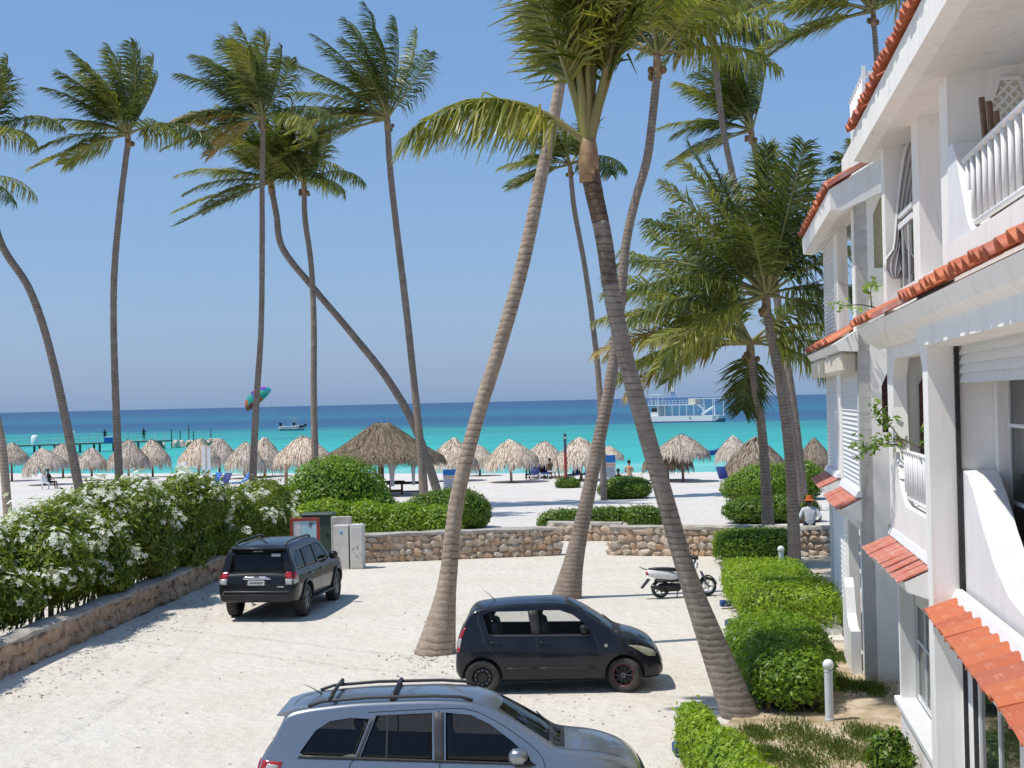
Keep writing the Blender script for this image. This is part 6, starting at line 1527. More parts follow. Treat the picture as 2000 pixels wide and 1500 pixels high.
def person(name, loc, rz, joints, edges, zones, label, hat=None, hair=True, scale=1.0, group='people on the beach', head=None, skin='skin_brown'):
    """one skinned figure: joints {name: (x,y,z,r)}, zones picks a material by the bone a face lies nearest to"""
    root = empty(name, loc, rz, label, 'person', group); root.scale = (scale,) * 3
    ks = list(joints); me = bpy.data.meshes.new('body')
    me.from_pydata([joints[k][:3] for k in ks], [(ks.index(a), ks.index(b)) for a, b in edges], [])
    o = bpy.data.objects.new('tmp', me); COL.objects.link(o)
    md = o.modifiers.new('s', 'SKIN')
    for i, k in enumerate(ks):
        sv = me.skin_vertices[0].data[i]; q = joints[k][3]; sv.radius = (q, q) if not hasattr(q, '__len__') else q; sv.use_root = (k == 'pelvis')
    sub = o.modifiers.new('u', 'SUBSURF'); sub.levels = 2; sub.render_levels = 2
    bpy.context.view_layer.update(); dg = bpy.context.evaluated_depsgraph_get()
    bm_ = bpy.data.meshes.new_from_object(o.evaluated_get(dg)); bpy.data.objects.remove(o, do_unlink=True)
    mats = []
    for a, b, m_ in zones:
        if m_ not in mats: mats.append(m_)
    bm_.materials.clear()
    for m_ in mats: bm_.materials.append(M[m_])
    for p in bm_.polygons:
        c = p.center; best = None
        for a, b, m_ in zones:
            A, B = Vector(joints[a][:3]), Vector(joints[b][:3]); t = max(0, min(1, (c - A).dot(B - A) / max(1e-6, (B - A).length_squared)))
            dd = (A.lerp(B, t) - c).length
            if best is None or dd < best[0]: best = (dd, m_)
        p.material_index = mats.index(best[1]); p.use_smooth = True
    link('body', bm_, None, root)
    h_ = Vector(joints['head'][:3]); R_ = joints['head'][3]; R_ = R_ if not hasattr(R_, '__len__') else R_[0]
    if hair:
        MB().ball(h_ + Vector((0, .012, .025)), R_ * 1.12, 14, 10, (1.0, 1.05, 1.08)).build('hair', M['hair'], root, True)
    if hat:
        MB().lathe([(.17, -.02), (.175, -.01), (.105, .02), (.098, .07), (.085, .12), (.04, .135), (.001, .137)], 20, Matrix.Translation(h_ + Vector((0, 0, R_ * .45)))).build('hat', M[hat], root, 50)
    return root
def standing(arms='down', lean=0.0):
    J = dict(pelvis=(0, 0, .93, (.13, .10)), spine=(0, -.01, 1.14, (.125, .09)), chest=(0, 0, 1.36, (.15, .10)), neck=(0, 0, 1.50, .05), jaw=(0, -.015, 1.58, .062), head=(0, -.005, 1.67, .085),
             hipL=(-.09, 0, .88, .085), kneeL=(-.10, -.02, .48, .055), ankL=(-.10, .01, .08, .036), toeL=(-.11, -.13, .03, .028), hipR=(.09, 0, .88, .085), kneeR=(.11, -.03, .48, .055), ankR=(.12, .02, .08, .036), toeR=(.13, -.12, .03, .028),
             shL=(-.17, 0, 1.42, .052), elL=(-.24, .03, 1.15, .038), wrL=(-.23, -.05, .91, .026), haL=(-.23, -.08, .83, .028), shR=(.17, 0, 1.42, .052), elR=(.24, .03, 1.15, .038), wrR=(.24, -.05, .91, .026), haR=(.24, -.08, .83, .028))
    if arms == 'folded': J.update(elR=(.26, .02, 1.18, .038), wrR=(.10, -.19, 1.16, .026), haR=(.03, -.20, 1.17, .028), elL=(-.26, .02, 1.18, .038), wrL=(-.12, -.19, 1.22, .026), haL=(-.05, -.2, 1.24, .028))
    return J
BONES = [('pelvis', 'spine'), ('spine', 'chest'), ('chest', 'neck'), ('neck', 'jaw'), ('jaw', 'head'), ('pelvis', 'hipL'), ('hipL', 'kneeL'), ('kneeL', 'ankL'), ('ankL', 'toeL'), ('pelvis', 'hipR'), ('hipR', 'kneeR'), ('kneeR', 'ankR'), ('ankR', 'toeR'),
         ('chest', 'shL'), ('shL', 'elL'), ('elL', 'wrL'), ('wrL', 'haL'), ('chest', 'shR'), ('shR', 'elR'), ('elR', 'wrR'), ('wrR', 'haR')]
def sitting(back=0.0, sz=.45):
    J = standing(); dz = sz + .05 - .93
    for k in list(J):
        if k[:3] in ('kne', 'ank', 'toe'): continue
        x, y, z, q = J[k]; J[k] = (x, y + back * max(0, z - .93), z + dz, q)
    for s_, sx in (('L', -1), ('R', 1)):
        J['hip' + s_] = (sx * .10, -.02, sz + .03, .085); J['knee' + s_] = (sx * .13, -.43, sz + .06, .058); J['ank' + s_] = (sx * .13, -.46, max(.07, sz - .38), .036); J['toe' + s_] = (sx * .14, -.58, max(.03, sz - .43), .028)
        J['el' + s_] = (sx * .25, -.02 + back * .2, sz + .32, .038); J['wr' + s_] = (sx * .17, -.24, sz + .20, .026); J['ha' + s_] = (sx * .15, -.31, sz + .17, .028)
    return J
def zones(torso, legs, arms, shins, skin): return [('pelvis', 'spine', torso), ('spine', 'chest', torso), ('chest', 'neck', torso), ('neck', 'jaw', skin), ('jaw', 'head', skin), ('pelvis', 'hipL', legs), ('pelvis', 'hipR', legs), ('hipL', 'kneeL', legs), ('hipR', 'kneeR', legs),
        ('kneeL', 'ankL', shins), ('kneeR', 'ankR', shins), ('ankL', 'toeL', skin), ('ankR', 'toeR', skin), ('chest', 'shL', torso), ('chest', 'shR', torso), ('shL', 'elL', arms), ('shR', 'elR', arms), ('elL', 'wrL', skin), ('elR', 'wrR', skin), ('wrL', 'haL', skin), ('wrR', 'haR', skin)]
# seated on the wall, back to the car park
J = sitting(-.12, .47)
for s_ in ('L', 'R'):
    sx = -1 if s_ == 'L' else 1
    J['sh' + s_] = (sx * .20, J['sh' + s_][1], J['sh' + s_][2], .065); J['el' + s_] = (sx * .33, .06, .74, .055); J['wr' + s_] = (sx * .27, -.16, .62, .04)
J['chest'] = (0, J['chest'][1], J['chest'][2], (.18, .12)); J['spine'] = (0, J['spine'][1], J['spine'][2], (.165, .13)); J['pelvis'] = (0, 0, .52, (.21, .16))
person('person', (9.12, 47.55, .44), math.pi - .1, J, BONES, zones('c_white', 'c_navy', 'c_white', 'c_navy', 'skin_brown'), 'person in white shirt and orange hat sitting on the stone wall, seen from behind', 'c_orange', True, 1.0, None)
g = lambda px, Y: at(px, 800, Y)
def stand_at(px, Y): p = g(px, Y); return (p.x, p.y, sand_z(p.x, p.y))
person('person', stand_at(1028, 97), .4, standing(), BONES, zones('c_white', 'c_black', 'c_black', 'c_black', 'skin_brown'), 'person in white shirt, dark vest and trousers standing under a thatched parasol')
person('person', stand_at(1226, 80.5), 2.6, standing('folded'), BONES, zones('c_peach', 'c_shorts', 'skin_tan', 'skin_tan', 'skin_tan'), 'person in pale orange top and blue-grey shorts standing by the tall sign', None, True, 1.0)
person('person', stand_at(1205, 81.5), 2.9, sitting(.1, .40), BONES, zones('c_black', 'c_shorts', 'skin_brown', 'skin_brown', 'skin_brown'), 'seated person in dark top beside the tall blue and white sign')
person('person', stand_at(1046, 98.6), 3.3, sitting(.35, .36), BONES, zones('c_white', 'c_navy', 'c_white', 'skin_tan', 'skin_tan'), 'person in pale shirt reclining on the blue lounger nearest the standing person')
person('person', stand_at(1056, 99.4), 2.6, sitting(.2, .36), BONES, zones('c_maroon', 'c_black', 'c_maroon', 'skin_brown', 'skin_brown'), 'person in dark red between the two blue loungers')
person('person', stand_at(1071, 98.4), .5, sitting(.0, .40), BONES, zones('skin_brown', 'c_white', 'skin_brown', 'skin_brown', 'skin_brown'), 'bare-chested person sitting upright at the end of the loungers')
person('person', stand_at(94, 99), 2.4, sitting(.15, .42), BONES, zones('c_black', 'c_black', 'c_black', 'skin_brown', 'skin_brown'), 'person in dark clothes seated under a parasol on the far side of the hedge')

# ------------------------------------------------------------------ beach: thatched parasols, gazebo, signs, loungers
def thatch_mat(name, a, b, c):
    t = NT(name); g_ = t.new('ShaderNodeNewGeometry'); cc = t.ramp(g_.outputs['Random Per Island'], [(0, a), (.5, b), (1, c)]); oi = t.new('ShaderNodeObjectInfo'); t.col(t.mix(1.0, cc, t.ramp(oi.outputs['Random'], [(0, (.78, .76, .74)), (.5, (1, 1, 1)), (1, (1.1, 1.04, .95))]), 'MULTIPLY')); t.set(rough=.9, spec=.1); return t.m
M['thatch'] = thatch_mat('dry_palm_thatch', (0.32, 0.255, 0.195), (0.55, 0.465, 0.38), (0.72, 0.64, 0.55))
M['thatch_old'] = thatch_mat('old_grey_thatch', (0.10, 0.075, 0.050), (0.20, 0.155, 0.105), (0.31, 0.25, 0.175))
def thatch_mesh(name, rx, ry, h, n, seed, drop=.36, ridge=0.0, w=.05, bulge=.05):
    """shaggy roof: rows of strands over a cone; apex at z=h, eave at z=0"""
    rng = np.random.default_rng(seed); V = []; F = []
    def surf(a, f):    # f 0 apex .. 1 eave
        x = (ridge * np.clip(np.cos(a) * 2, -1, 1) * (1 - f) + rx * f * np.cos(a)); y = ry * f * np.sin(a)
        z = h * (1 - f) + bulge * h * np.sin(np.pi * f)
        return np.stack([x, y, z], -1)
    m = 28; rings = 7
    for i in range(rings + 1):
        a = np.arange(m) * 2 * np.pi / m; V.append(surf(a, np.full(m, max(.02, i / rings * .97))) - np.array([0, 0, .05]))
    V = np.concatenate(V); F = [(i * m + k, i * m + (k + 1) % m, (i + 1) * m + (k + 1) % m, (i + 1) * m + k) for i in range(rings) for k in range(m)]
    F = np.array(F)
    f0 = np.sqrt(rng.uniform(0, 1, n)) * .97; a = rng.uniform(0, 2 * np.pi, n); ln = rng.uniform(.20, .50, n)
    a2 = a + rng.normal(size=n) * .09; f1 = f0 + ln * .5; f2 = f0 + ln
    def pt(aa, ff, lift):
        P = surf(aa, np.minimum(ff, 1.0)); ex = np.maximum(ff - 1.0, 0)
        P[:, 2] -= ex * (drop / .25) ; P[:, 0] *= 1 + ex * .18; P[:, 1] *= 1 + ex * .18; P[:, 2] += lift; return P
    P0, P1, P2 = pt(a, f0, .02), pt((a + a2) / 2, f1, .05 + rng.uniform(0, .06, n)), pt(a2, f2, .01 + rng.uniform(-.05, .05, n))
    T = np.stack([-np.sin(a) * rx, np.cos(a) * ry, np.zeros(n)], -1); T /= np.linalg.norm(T, axis=1, keepdims=True); T = T * (w * rng.uniform(.5, 1.2, n))[:, None] * .5
    b = len(V); S_ = np.stack([P0 - T, P0 + T, P1 + T, P1 - T, P2 + T * .3, P2 - T * .3], 1).reshape(-1, 3)
    i0 = b + 6 * np.arange(n); F2 = np.concatenate([np.stack([i0, i0 + 1, i0 + 2, i0 + 3], 1), np.stack([i0 + 3, i0 + 2, i0 + 4, i0 + 5], 1)])
    return np_mesh(name, np.concatenate([V, S_]), np.concatenate([F, F2]))
TH = [thatch_mesh('thatch', 1.0, 1.0, 1.0, 1500, 50 + i, .30) for i in range(4)]
for t_ in TH: t_.materials.append(M['thatch'])
TH_OLD = [thatch_mesh('old_thatch', 1.0, 1.0, 1.0, 1500, 60 + i, .30) for i in range(2)]
for t_ in TH_OLD: t_.materials.append(thatch_mat('grey_brown_thatch', (0.16, 0.12, 0.085), (0.30, 0.24, 0.18), (0.44, 0.37, 0.29)))
def parasol(px, ytop, yeave, hw, Y, label, old=False, tilt=0.0, seed=0):
    a = at(px, ytop, Y); e = at(px, yeave, Y); R = hw * Y / FPX; gz = sand_z(a.x, a.y)
    r = empty('thatched_parasol', (a.x, a.y, gz), RND.uniform(0, 6.28), label, 'parasol', 'thatched parasols on the beach')
    ze = e.z + .12 - gz; zt = a.z - gz
    MB().tube([(0, 0, -.1), (RND.uniform(-.04, .04), 0, ze), (0, 0, zt - .1)], [.085, .08, .06], 8).build('post', M['wood_pale'], r, True)
    link('thatch_roof', (TH_OLD if old else TH)[seed % (2 if old else 4)], None, r, (0, 0, ze), (tilt, tilt * .4, 0), (R * 1.06, R * 1.06, zt - ze))
    for k in range(6):
        an = k * 1.047; MB().tube([(0, 0, ze + (zt - ze) * .15), (math.cos(an) * R * .8, math.sin(an) * R * .8, ze + .08)], .025, 5).build('strut', M['wood_pale'], r)
M['wood_pale'] = pm('pale_weathered_post', (0.30, 0.20, 0.135), (0.22, 0.145, 0.095), 6, 0.85, 0.3)
PAR = [(22, 864, 899, 33, 112, 'thatched parasol at the very edge of the photo'), (86, 874, 914, 40, 105, 'ragged tilted thatched parasol second from the photo edge'), (122, 865, 903, 36, 116, 'thatched parasol just behind the ragged tilted one'), (178, 873, 910, 30, 110, 'thatched parasol just right of the bent palm trunk'),
       (250, 858, 905, 38, 110, 'thatched parasol directly right of the tall straight palm'), (297, 857, 902, 33, 114, 'thatched parasol with the pier end behind its tip'), (387, 857, 902, 38, 106, 'thatched parasol behind the white cabana posts'), (428, 855, 897, 34, 114, 'thatched parasol right of the white cabana posts'),
       (478, 862, 908, 36, 108, 'thatched parasol left of the trunk in front of the parasail'), (515, 853, 906, 38, 110, 'thatched parasol right of the trunk in front of the parasail'), (592, 850, 900, 54, 98, 'wide thatched parasol beside the big gazebo'),
       (884, 854, 906, 46, 98, 'thatched parasol between gazebo and thick pale palm'), (936, 868, 905, 30, 104, 'small thatched parasol half hidden by the thick pale palm'), (997, 857, 904, 50, 95, 'thatched parasol with the small orange sign on its post'), (1062, 860, 904, 42, 100, 'thatched parasol over the people on blue loungers'),
       (1133, 853, 902, 50, 95, 'thatched parasol just right of the dark pole'), (1188, 870, 895, 28, 104, 'small thatched parasol above the tall blue sign'), (1332, 847, 888, 50, 91, 'higher thatched parasol of the overlapping pair'), (1303, 868, 911, 46, 93, 'lower thatched parasol of the overlapping pair behind the thickest palm', True),
       (1432, 850, 893, 34, 104, 'thatched parasol behind the greyest wide one'), (1476, 852, 918, 58, 90, 'greyest and widest thatched parasol by the palms near the house', True), (1590, 854, 912, 36, 92, 'thatched parasol cut off by the house corner', True)]
for i, p in enumerate(PAR): parasol(*p[:6], old=len(p) > 6, tilt=.16 if i == 1 else RND.uniform(-.09, .09), seed=i)

def gazebo():
    Y = 84.5; c = at(745, 800, Y); r = empty('thatched_gazebo', (c.x, c.y, 0), .05, 'big dark thatched gazebo with curtains on the beach', 'gazebo')
    W = 3.35; ze = 2.02; zt = at(745, 823, Y).z
    rm = thatch_mesh('gazebo_thatch', W, 2.3, zt - ze, 7000, 91, .30, .30, .06, -.05); rm.materials.append(M['thatch_old'])
    link('thatch_roof', rm, None, r, (0, 0, ze))
    for x in (-2.35, -.1, 2.2):
        for y in (-1.6, 1.6): MB().tube([(x, y, -.1), (x, y, ze + .25)], .11, 8).build('post', M['wood'], r, True)
    for y in (-1.6, 1.6): MB().tube([(-2.5, y, ze + .12), (2.4, y, ze + .12)], .08, 6).build('beam', M['wood'], r)
    def drape(x, y, ztop, zlow, w):
        V = []; F = []; nr, nc = 10, 14
        for i in range(nr + 1):
            f = i / nr; z = ztop - (ztop - zlow) * f; ww = w * (1 - .65 * math.sin(min(1, f * 1.25) * math.pi / 2)) + .04
            for j in range(nc + 1):
                q = j / nc - .5; V.append((x + q * ww, y + .04 * math.sin(q * 26), z))
        for i in range(nr):
            for j in range(nc): a = i * (nc + 1) + j; F.append((a, a + 1, a + nc + 2, a + nc + 1))
        MB().add(V, F).build('curtain', M['c_white'], r, True)
    drape(.55, -1.62, 1.95, .55, .55); drape(1.7, -1.62, 1.95, .6, .35)
    return r, c
GAZ, GC = gazebo()
def bed(x, y, rz, label):
    r = empty('massage_table', (x, y, 0), rz, label, 'table', 'dark tables under the gazebo')
    MB().bevbox(-.95, .95, -.36, .36, .62, .74, .04).build('padded_top', M['c_black'], r, True)
    for a in (-.8, .8):
        for b in (-.28, .28): MB().box(a - .04, a + .04, b - .04, b + .04, 0, .62).build('leg', M['wood'], r)
    MB().box(-.78, .78, -.02, .02, .18, .26).build('stretcher', M['wood'], r)
bed(GC.x + 1.25, GC.y - .8, .05, 'dark padded table under the gazebo, nearest the slanting palm'); bed(GC.x + .2, GC.y + .5, .0, 'dark table in the middle of the gazebo')
def wrapped():
    p = at(730, 800, 80); r = empty('wrapped_curtain_post', (p.x, p.y, 0), 0, 'white cloth wrapped round a short post in front of the gazebo', 'post')
    MB().lathe([(.15, 0), (.16, .3), (.14, .9), (.15, 1.15), (.10, 1.24), (.17, 1.33), (.19, 1.42), (.10, 1.52), (.001, 1.54)], 14).build('cloth_wrap', M['c_white'], r, True)
wrapped()
def sign(px0, px1, y0, y1, Y, label, lines=4, blue=.28):
    a, b = at(px0, y0, Y), at(px1, y1, Y); w = (b.x - a.x) / 2; cx = (a.x + b.x) / 2; gz = sand_z(cx, Y); zt, zb = a.z - gz, b.z - gz; H_ = zt - zb
    r = empty('beach_sign', (cx, Y, gz), 0, label, 'sign', 'blue and white beach signs')
    MB().box(-w, w, 0, .03, zb, zt).build('board', M['c_white'], r)
    MB().box(-w + .01, w - .01, -.006, -.0005, zt - H_ * blue, zt - .01).build('blue_header', M['blue_print'], r)
    MB().box(-w + .03, w - .03, -.0055, -.0005, zt - H_ * (blue + .12), zt - H_ * (blue + .06)).build('red_band', M['c_peach'], r)
    for k in range(lines):
        z = zt - H_ * (blue + .2 + k * (.72 - blue) / lines)
        MB().box(-w * .78, w * (.78 - .2 * (k % 2)), -.0055, -.0005, z - H_ * .045, z).build('text_line', M['grey_ink'], r)
    for x in (-w + .06, w - .06): MB().box(x - .03, x + .03, .031, .08, -.1, zt).build('leg', M['wood_pale'], r)
sign(865, 894, 917, 957, 79, 'blue and white sign board beside the round dark shrub', 5)
sign(1181, 1203, 889, 936, 82, 'tall narrow blue and white sign board behind the oval hedge', 5, .3)
def small_sign():
    p = at(997, 800, 94.0); r = empty('small_sign', (p.x, p.y, 0), 0, 'small faded orange sign on a thin stake under a parasol', 'sign')
    MB().box(-.025, .025, 0, .04, 0, 1.2).build('stake', M['white_dirty'], r); MB().box(-.2, .2, -.02, -.001, .78, 1.18).build('panel', pm('faded_orange_board', (0.50, 0.30, 0.20), (0.42, 0.25, 0.17), 6, .8), r)
    MB().box(-.13, .13, -.026, -.0205, 1.02, 1.07).build('text_line', M['white_dirty'], r); MB().box(-.10, .10, -.026, -.0205, .90, .94).build('text_line', M['white_dirty'], r)
    MB().box(-.28, .28, -.06, .06, .02, .06).build('foot', M['black_plastic'], r)
small_sign()
def pole():
    p = at(1102, 800, 87.3); r = empty('beach_pole', (p.x, p.y, 0), 0, 'upright pole dark above and red below, rising from the small bush', 'pole')
    MB().lathe([(.085, -.1), (.085, 2.0)], 12).build('lower_pole', M['red_frame'], r, True); MB().lathe([(.083, 2.0), (.083, 3.08), (.07, 3.1), (.001, 3.1)], 12).build('upper_pole', pm('blue_grey_pole', (.06, .08, .12), (.05, .06, .09), 4, .6), r, True)
    MB().ball((0, -.09, 2.85), .05, 8, 6).build('white_cap', M['white'], r, True)
    pp = at(1554 / 1.0 * 0 + 556, 800, 92); q = empty('wooden_post', (pp.x, pp.y, 0), 0, 'single reddish wooden post left of the gazebo', 'post'); MB().tube([(0, 0, -.1), (0, 0, 1.55)], .11, 8).build('post', M['wood_pale'], q, True)
pole()
def yucca():
    p = at(1092, 800, 88); r = empty('spiky_plant', (p.x, p.y, 0), 0, 'spiky yellow-green plant leaning beside the small bush', 'plant')
    for k in range(16):
        a = RND.uniform(0, 6.28); l = RND.uniform(.5, 1.1); m = MB(); d = Vector((math.cos(a) * .5 - .15, math.sin(a) * .5, 1)).normalized()
        s_ = d.cross(Vector((0, 0, 1))).normalized() * .035; b = Vector((0, 0, .0)); m.add([b - s_, b + s_, b + d * l * .6 + s_ * .9, b + d * l * .6 - s_ * .9, b + d * l + Vector((-.08, 0, -.05))], [(0, 1, 2, 3), (3, 2, 4)])
        m.build('spiky_leaf', M['palm_dry'] if k % 3 == 0 else M['palm_pale'], r)
    m = MB(); m.tube([(0, 0, .2), (-.12, 0, .9), (-.22, 0, 1.75)], [.06, .05, .03], 6).build('stem', M['wood_pale'], r)
yucca()
def lounger(px, Y, rz, label, cm='blue', up=.6):
    p = at(px, 800, Y); r = empty('sun_lounger', (p.x, p.y, sand_z(p.x, p.y)), rz, label, 'sun lounger', 'sun loungers on the beach')
    m = MB(); m.bevbox(-.95, .55, -.30, .30, .27, .32, .01); m.build('frame', M['white'], r)
    for a in (-.85, .45):
        for b in (-.27, .27): MB().box(a - .025, a + .025, b - .025, b + .025, 0, .27).build('leg', M['white'], r)
    MB().bevbox(-.93, .5, -.28, .28, .325, .38, .02).build('cushion', M[cm], r, True)
    Mx = Matrix.Translation((.5, 0, .33)) @ Matrix.Rotation(-up, 4, 'Y')
    MB().bevbox(0, .78, -.29, .29, .0, .07, .02, Mx).build('backrest', M[cm], r, True)
M['blue_dark'] = pm('navy_lounger_canvas', (0.03, 0.045, 0.20), (0.025, 0.035, 0.16), 4, .7)
for px, Y, rz, lab, cm, up in [(1038, 97.8, 1.3, 'blue lounger next to the standing person', 'blue_dark', .95), (1064, 98.2, 1.4, 'second blue lounger under the same parasol', 'blue_dark', .95), (1118, 96, 1.2, 'pale blue lounger just right of the dark pole', 'blue', .8), (1146, 97, 1.4, 'blue lounger half hidden by the grey curved palm', 'blue_dark', .9),
                               (1208, 83, 1.6, 'bright blue lounger below the tall sign', 'blue_bright', .5), (1418, 86.5, 1.9, 'white lounger with blue cushion on open sand near the house', 'blue_dark', 1.0), (1452, 88, 1.7, 'lounger under the widest grey parasol', 'blue_dark', .8),
                               (366, 93, .2, 'bright blue lounger between the white cabana posts', 'blue_bright', .5), (404, 94, .9, 'bright blue raised lounger beside the white cabana post', 'blue_bright', 1.0), (424, 93, 1.0, 'dark blue lounger right of the cabana', 'blue_dark', 1.0), (458, 95, .6, 'small bright blue lounger near the leaning trunk', 'blue_bright', .8)]:
    lounger(px, Y, rz, lab, cm, up)
def cabana():
    p = at(372, 800, 91); r = empty('beach_cabana', (p.x, p.y, 0), 0, 'white cabana posts standing among blue loungers', 'cabana')
    for x, y, h_ in ((-.72, 0, 1.75), (.72, 0, 2.75), (-.72, 1.6, 1.75), (.72, 1.6, 2.6)): MB().box(x - .09, x + .09, y - .09, y + .09, 0, h_).build('post', M['white'], r)
    MB().box(-.81, -.63, .091, 1.509, 1.6, 1.7).build('beam', M['white'], r)
cabana()
for px, Y, lab in ((86, 99, 'white plastic chair by the seated person in dark clothes'),):
    p = at(px, 800, Y); r = empty('plastic_chair', (p.x, p.y, 0), .4, lab, 'chair')
    MB().bevbox(-.24, .24, -.24, .24, .40, .44, .015).build('seat', M['white'], r); MB().bevbox(-.24, .24, .20, .24, .44, .88, .015).build('backrest', M['white'], r)
    for a in (-.2, .2):
        for b in (-.2, .2): MB().box(a - .02, a + .02, b - .02, b + .02, 0, .40).build('leg', M['white'], r)

# ------------------------------------------------------------------ out on the water
SEA = -.32
def pier():
    P0, P1 = at(-60, 873, 190), at(330, 868, 205); P0.z = P1.z = 0; d = P1 - P0; L_ = d.length
    r = empty('pier', (P0.x, P0.y, SEA), math.atan2(d.y, d.x), 'long wooden pier with railings over the shallow water', 'pier')
    MB().box(0, L_, -1.2, 1.2, 1.0, 1.18).build('deck', pm('grey_deck_planks', (.20, .20, .18), (.13, .14, .13), 6, .9), r)
    k = 0
    for x in np.arange(.6, L_, 2.6):
        for y in (-1.05, 1.05): MB().tube([(x, y, -1.5), (x, y, 1.0)], .14, 6).build('pile', M['cab_green'], r)
    for x in np.arange(.4, L_, 1.3):
        MB().box(x - .04, x + .04, -1.2, -1.12, 1.18, 2.15).build('rail_post', M['white_dirty'], r)
    for z in (1.65, 2.12): MB().box(0, L_ * .86, -1.19, -1.13, z, z + .06).build('rail', M['white_dirty'], r)
    t = at(68, 860, 192); q = empty('water_tank', (t.x, t.y, SEA + 1.18), 0, 'white round tank standing on the pier', 'tank'); MB().lathe([(.42, 0), (.45, .1), (.45, 1.0), (.30, 1.2), (.15, 1.25), (.001, 1.25)], 16).build('tank_body', M['white'], q, True)
    for px, lab, col in ((143, 'white upright box on the pier near the bent palm', 'white'), (212, 'blue box on the pier just left of the tall straight palm', 'blue_bright')):
        t = at(px, 860, 196); q = empty('pier_box', (t.x, t.y, SEA + 1.18), .2, lab, 'box'); MB().bevbox(-.55 if col != 'white' else -.2, .55 if col != 'white' else .2, -.3, .3, 0, .7 if col != 'white' else 1.5, .03).build('box_body', M[col], q); MB().bevbox(-.5 if col != 'white' else -.16, .5 if col != 'white' else .16, -.26, .26, .702 if col != 'white' else 1.502, .78 if col != 'white' else 1.6, .02).build('lid', M['white'], q)
    for px, lab, cl in ((205, 'dark-clothed person on the pier left of the tall straight palm', 'c_black'), (281, 'dark-clothed person on the pier right of the tall straight palm', 'c_navy')):
        t = at(px, 860, 197 + (px - 205) * .06); person('person', (t.x, t.y, SEA + 1.18), .4, standing(), BONES, zones(cl, 'c_black', cl, 'skin_brown', 'skin_brown'), lab, group='people on the pier')
    # rough low jetty of rocks beyond the pier end
    A, B = at(312, 870, 205), at(425, 866, 222); q = empty('rock_jetty', (A.x, A.y, SEA), math.atan2(B.y - A.y, B.x - A.x), 'low jetty of grey rocks beyond the pier end', 'jetty'); ll_ = math.hypot(B.x - A.x, B.y - A.y)
    for k in range(34): link('stone', RND.choice(ROCKS), None, q, (RND.uniform(0, ll_), RND.uniform(-.8, .8), RND.uniform(.0, .5)), (RND.uniform(0, 6), RND.uniform(0, 6), 0), (RND.uniform(.9, 1.7), RND.uniform(.8, 1.4), RND.uniform(.6, 1.1)))
    for px, Y, lab in ((352, 214, 'mooring post standing in the water second along the rock jetty'), (369, 216, 'tallest mooring post in the middle of the rock jetty'), (378, 216, 'mooring post just right of the tallest one at the jetty'), (412, 221, 'outermost mooring post at the far end of the rock jetty'), (335, 210, 'mooring post nearest the pier end')):
        t = at(px, 860, Y); o = empty('mooring_post', (t.x, t.y, SEA), 0, lab, 'post', 'mooring posts at the jetty'); MB().tube([(0, 0, -1.5), (0, 0, 2.1 + (.8 if px == 369 else .2 * (px % 3)))], .08, 6).build('post', M['cab_green'], o)
pier()
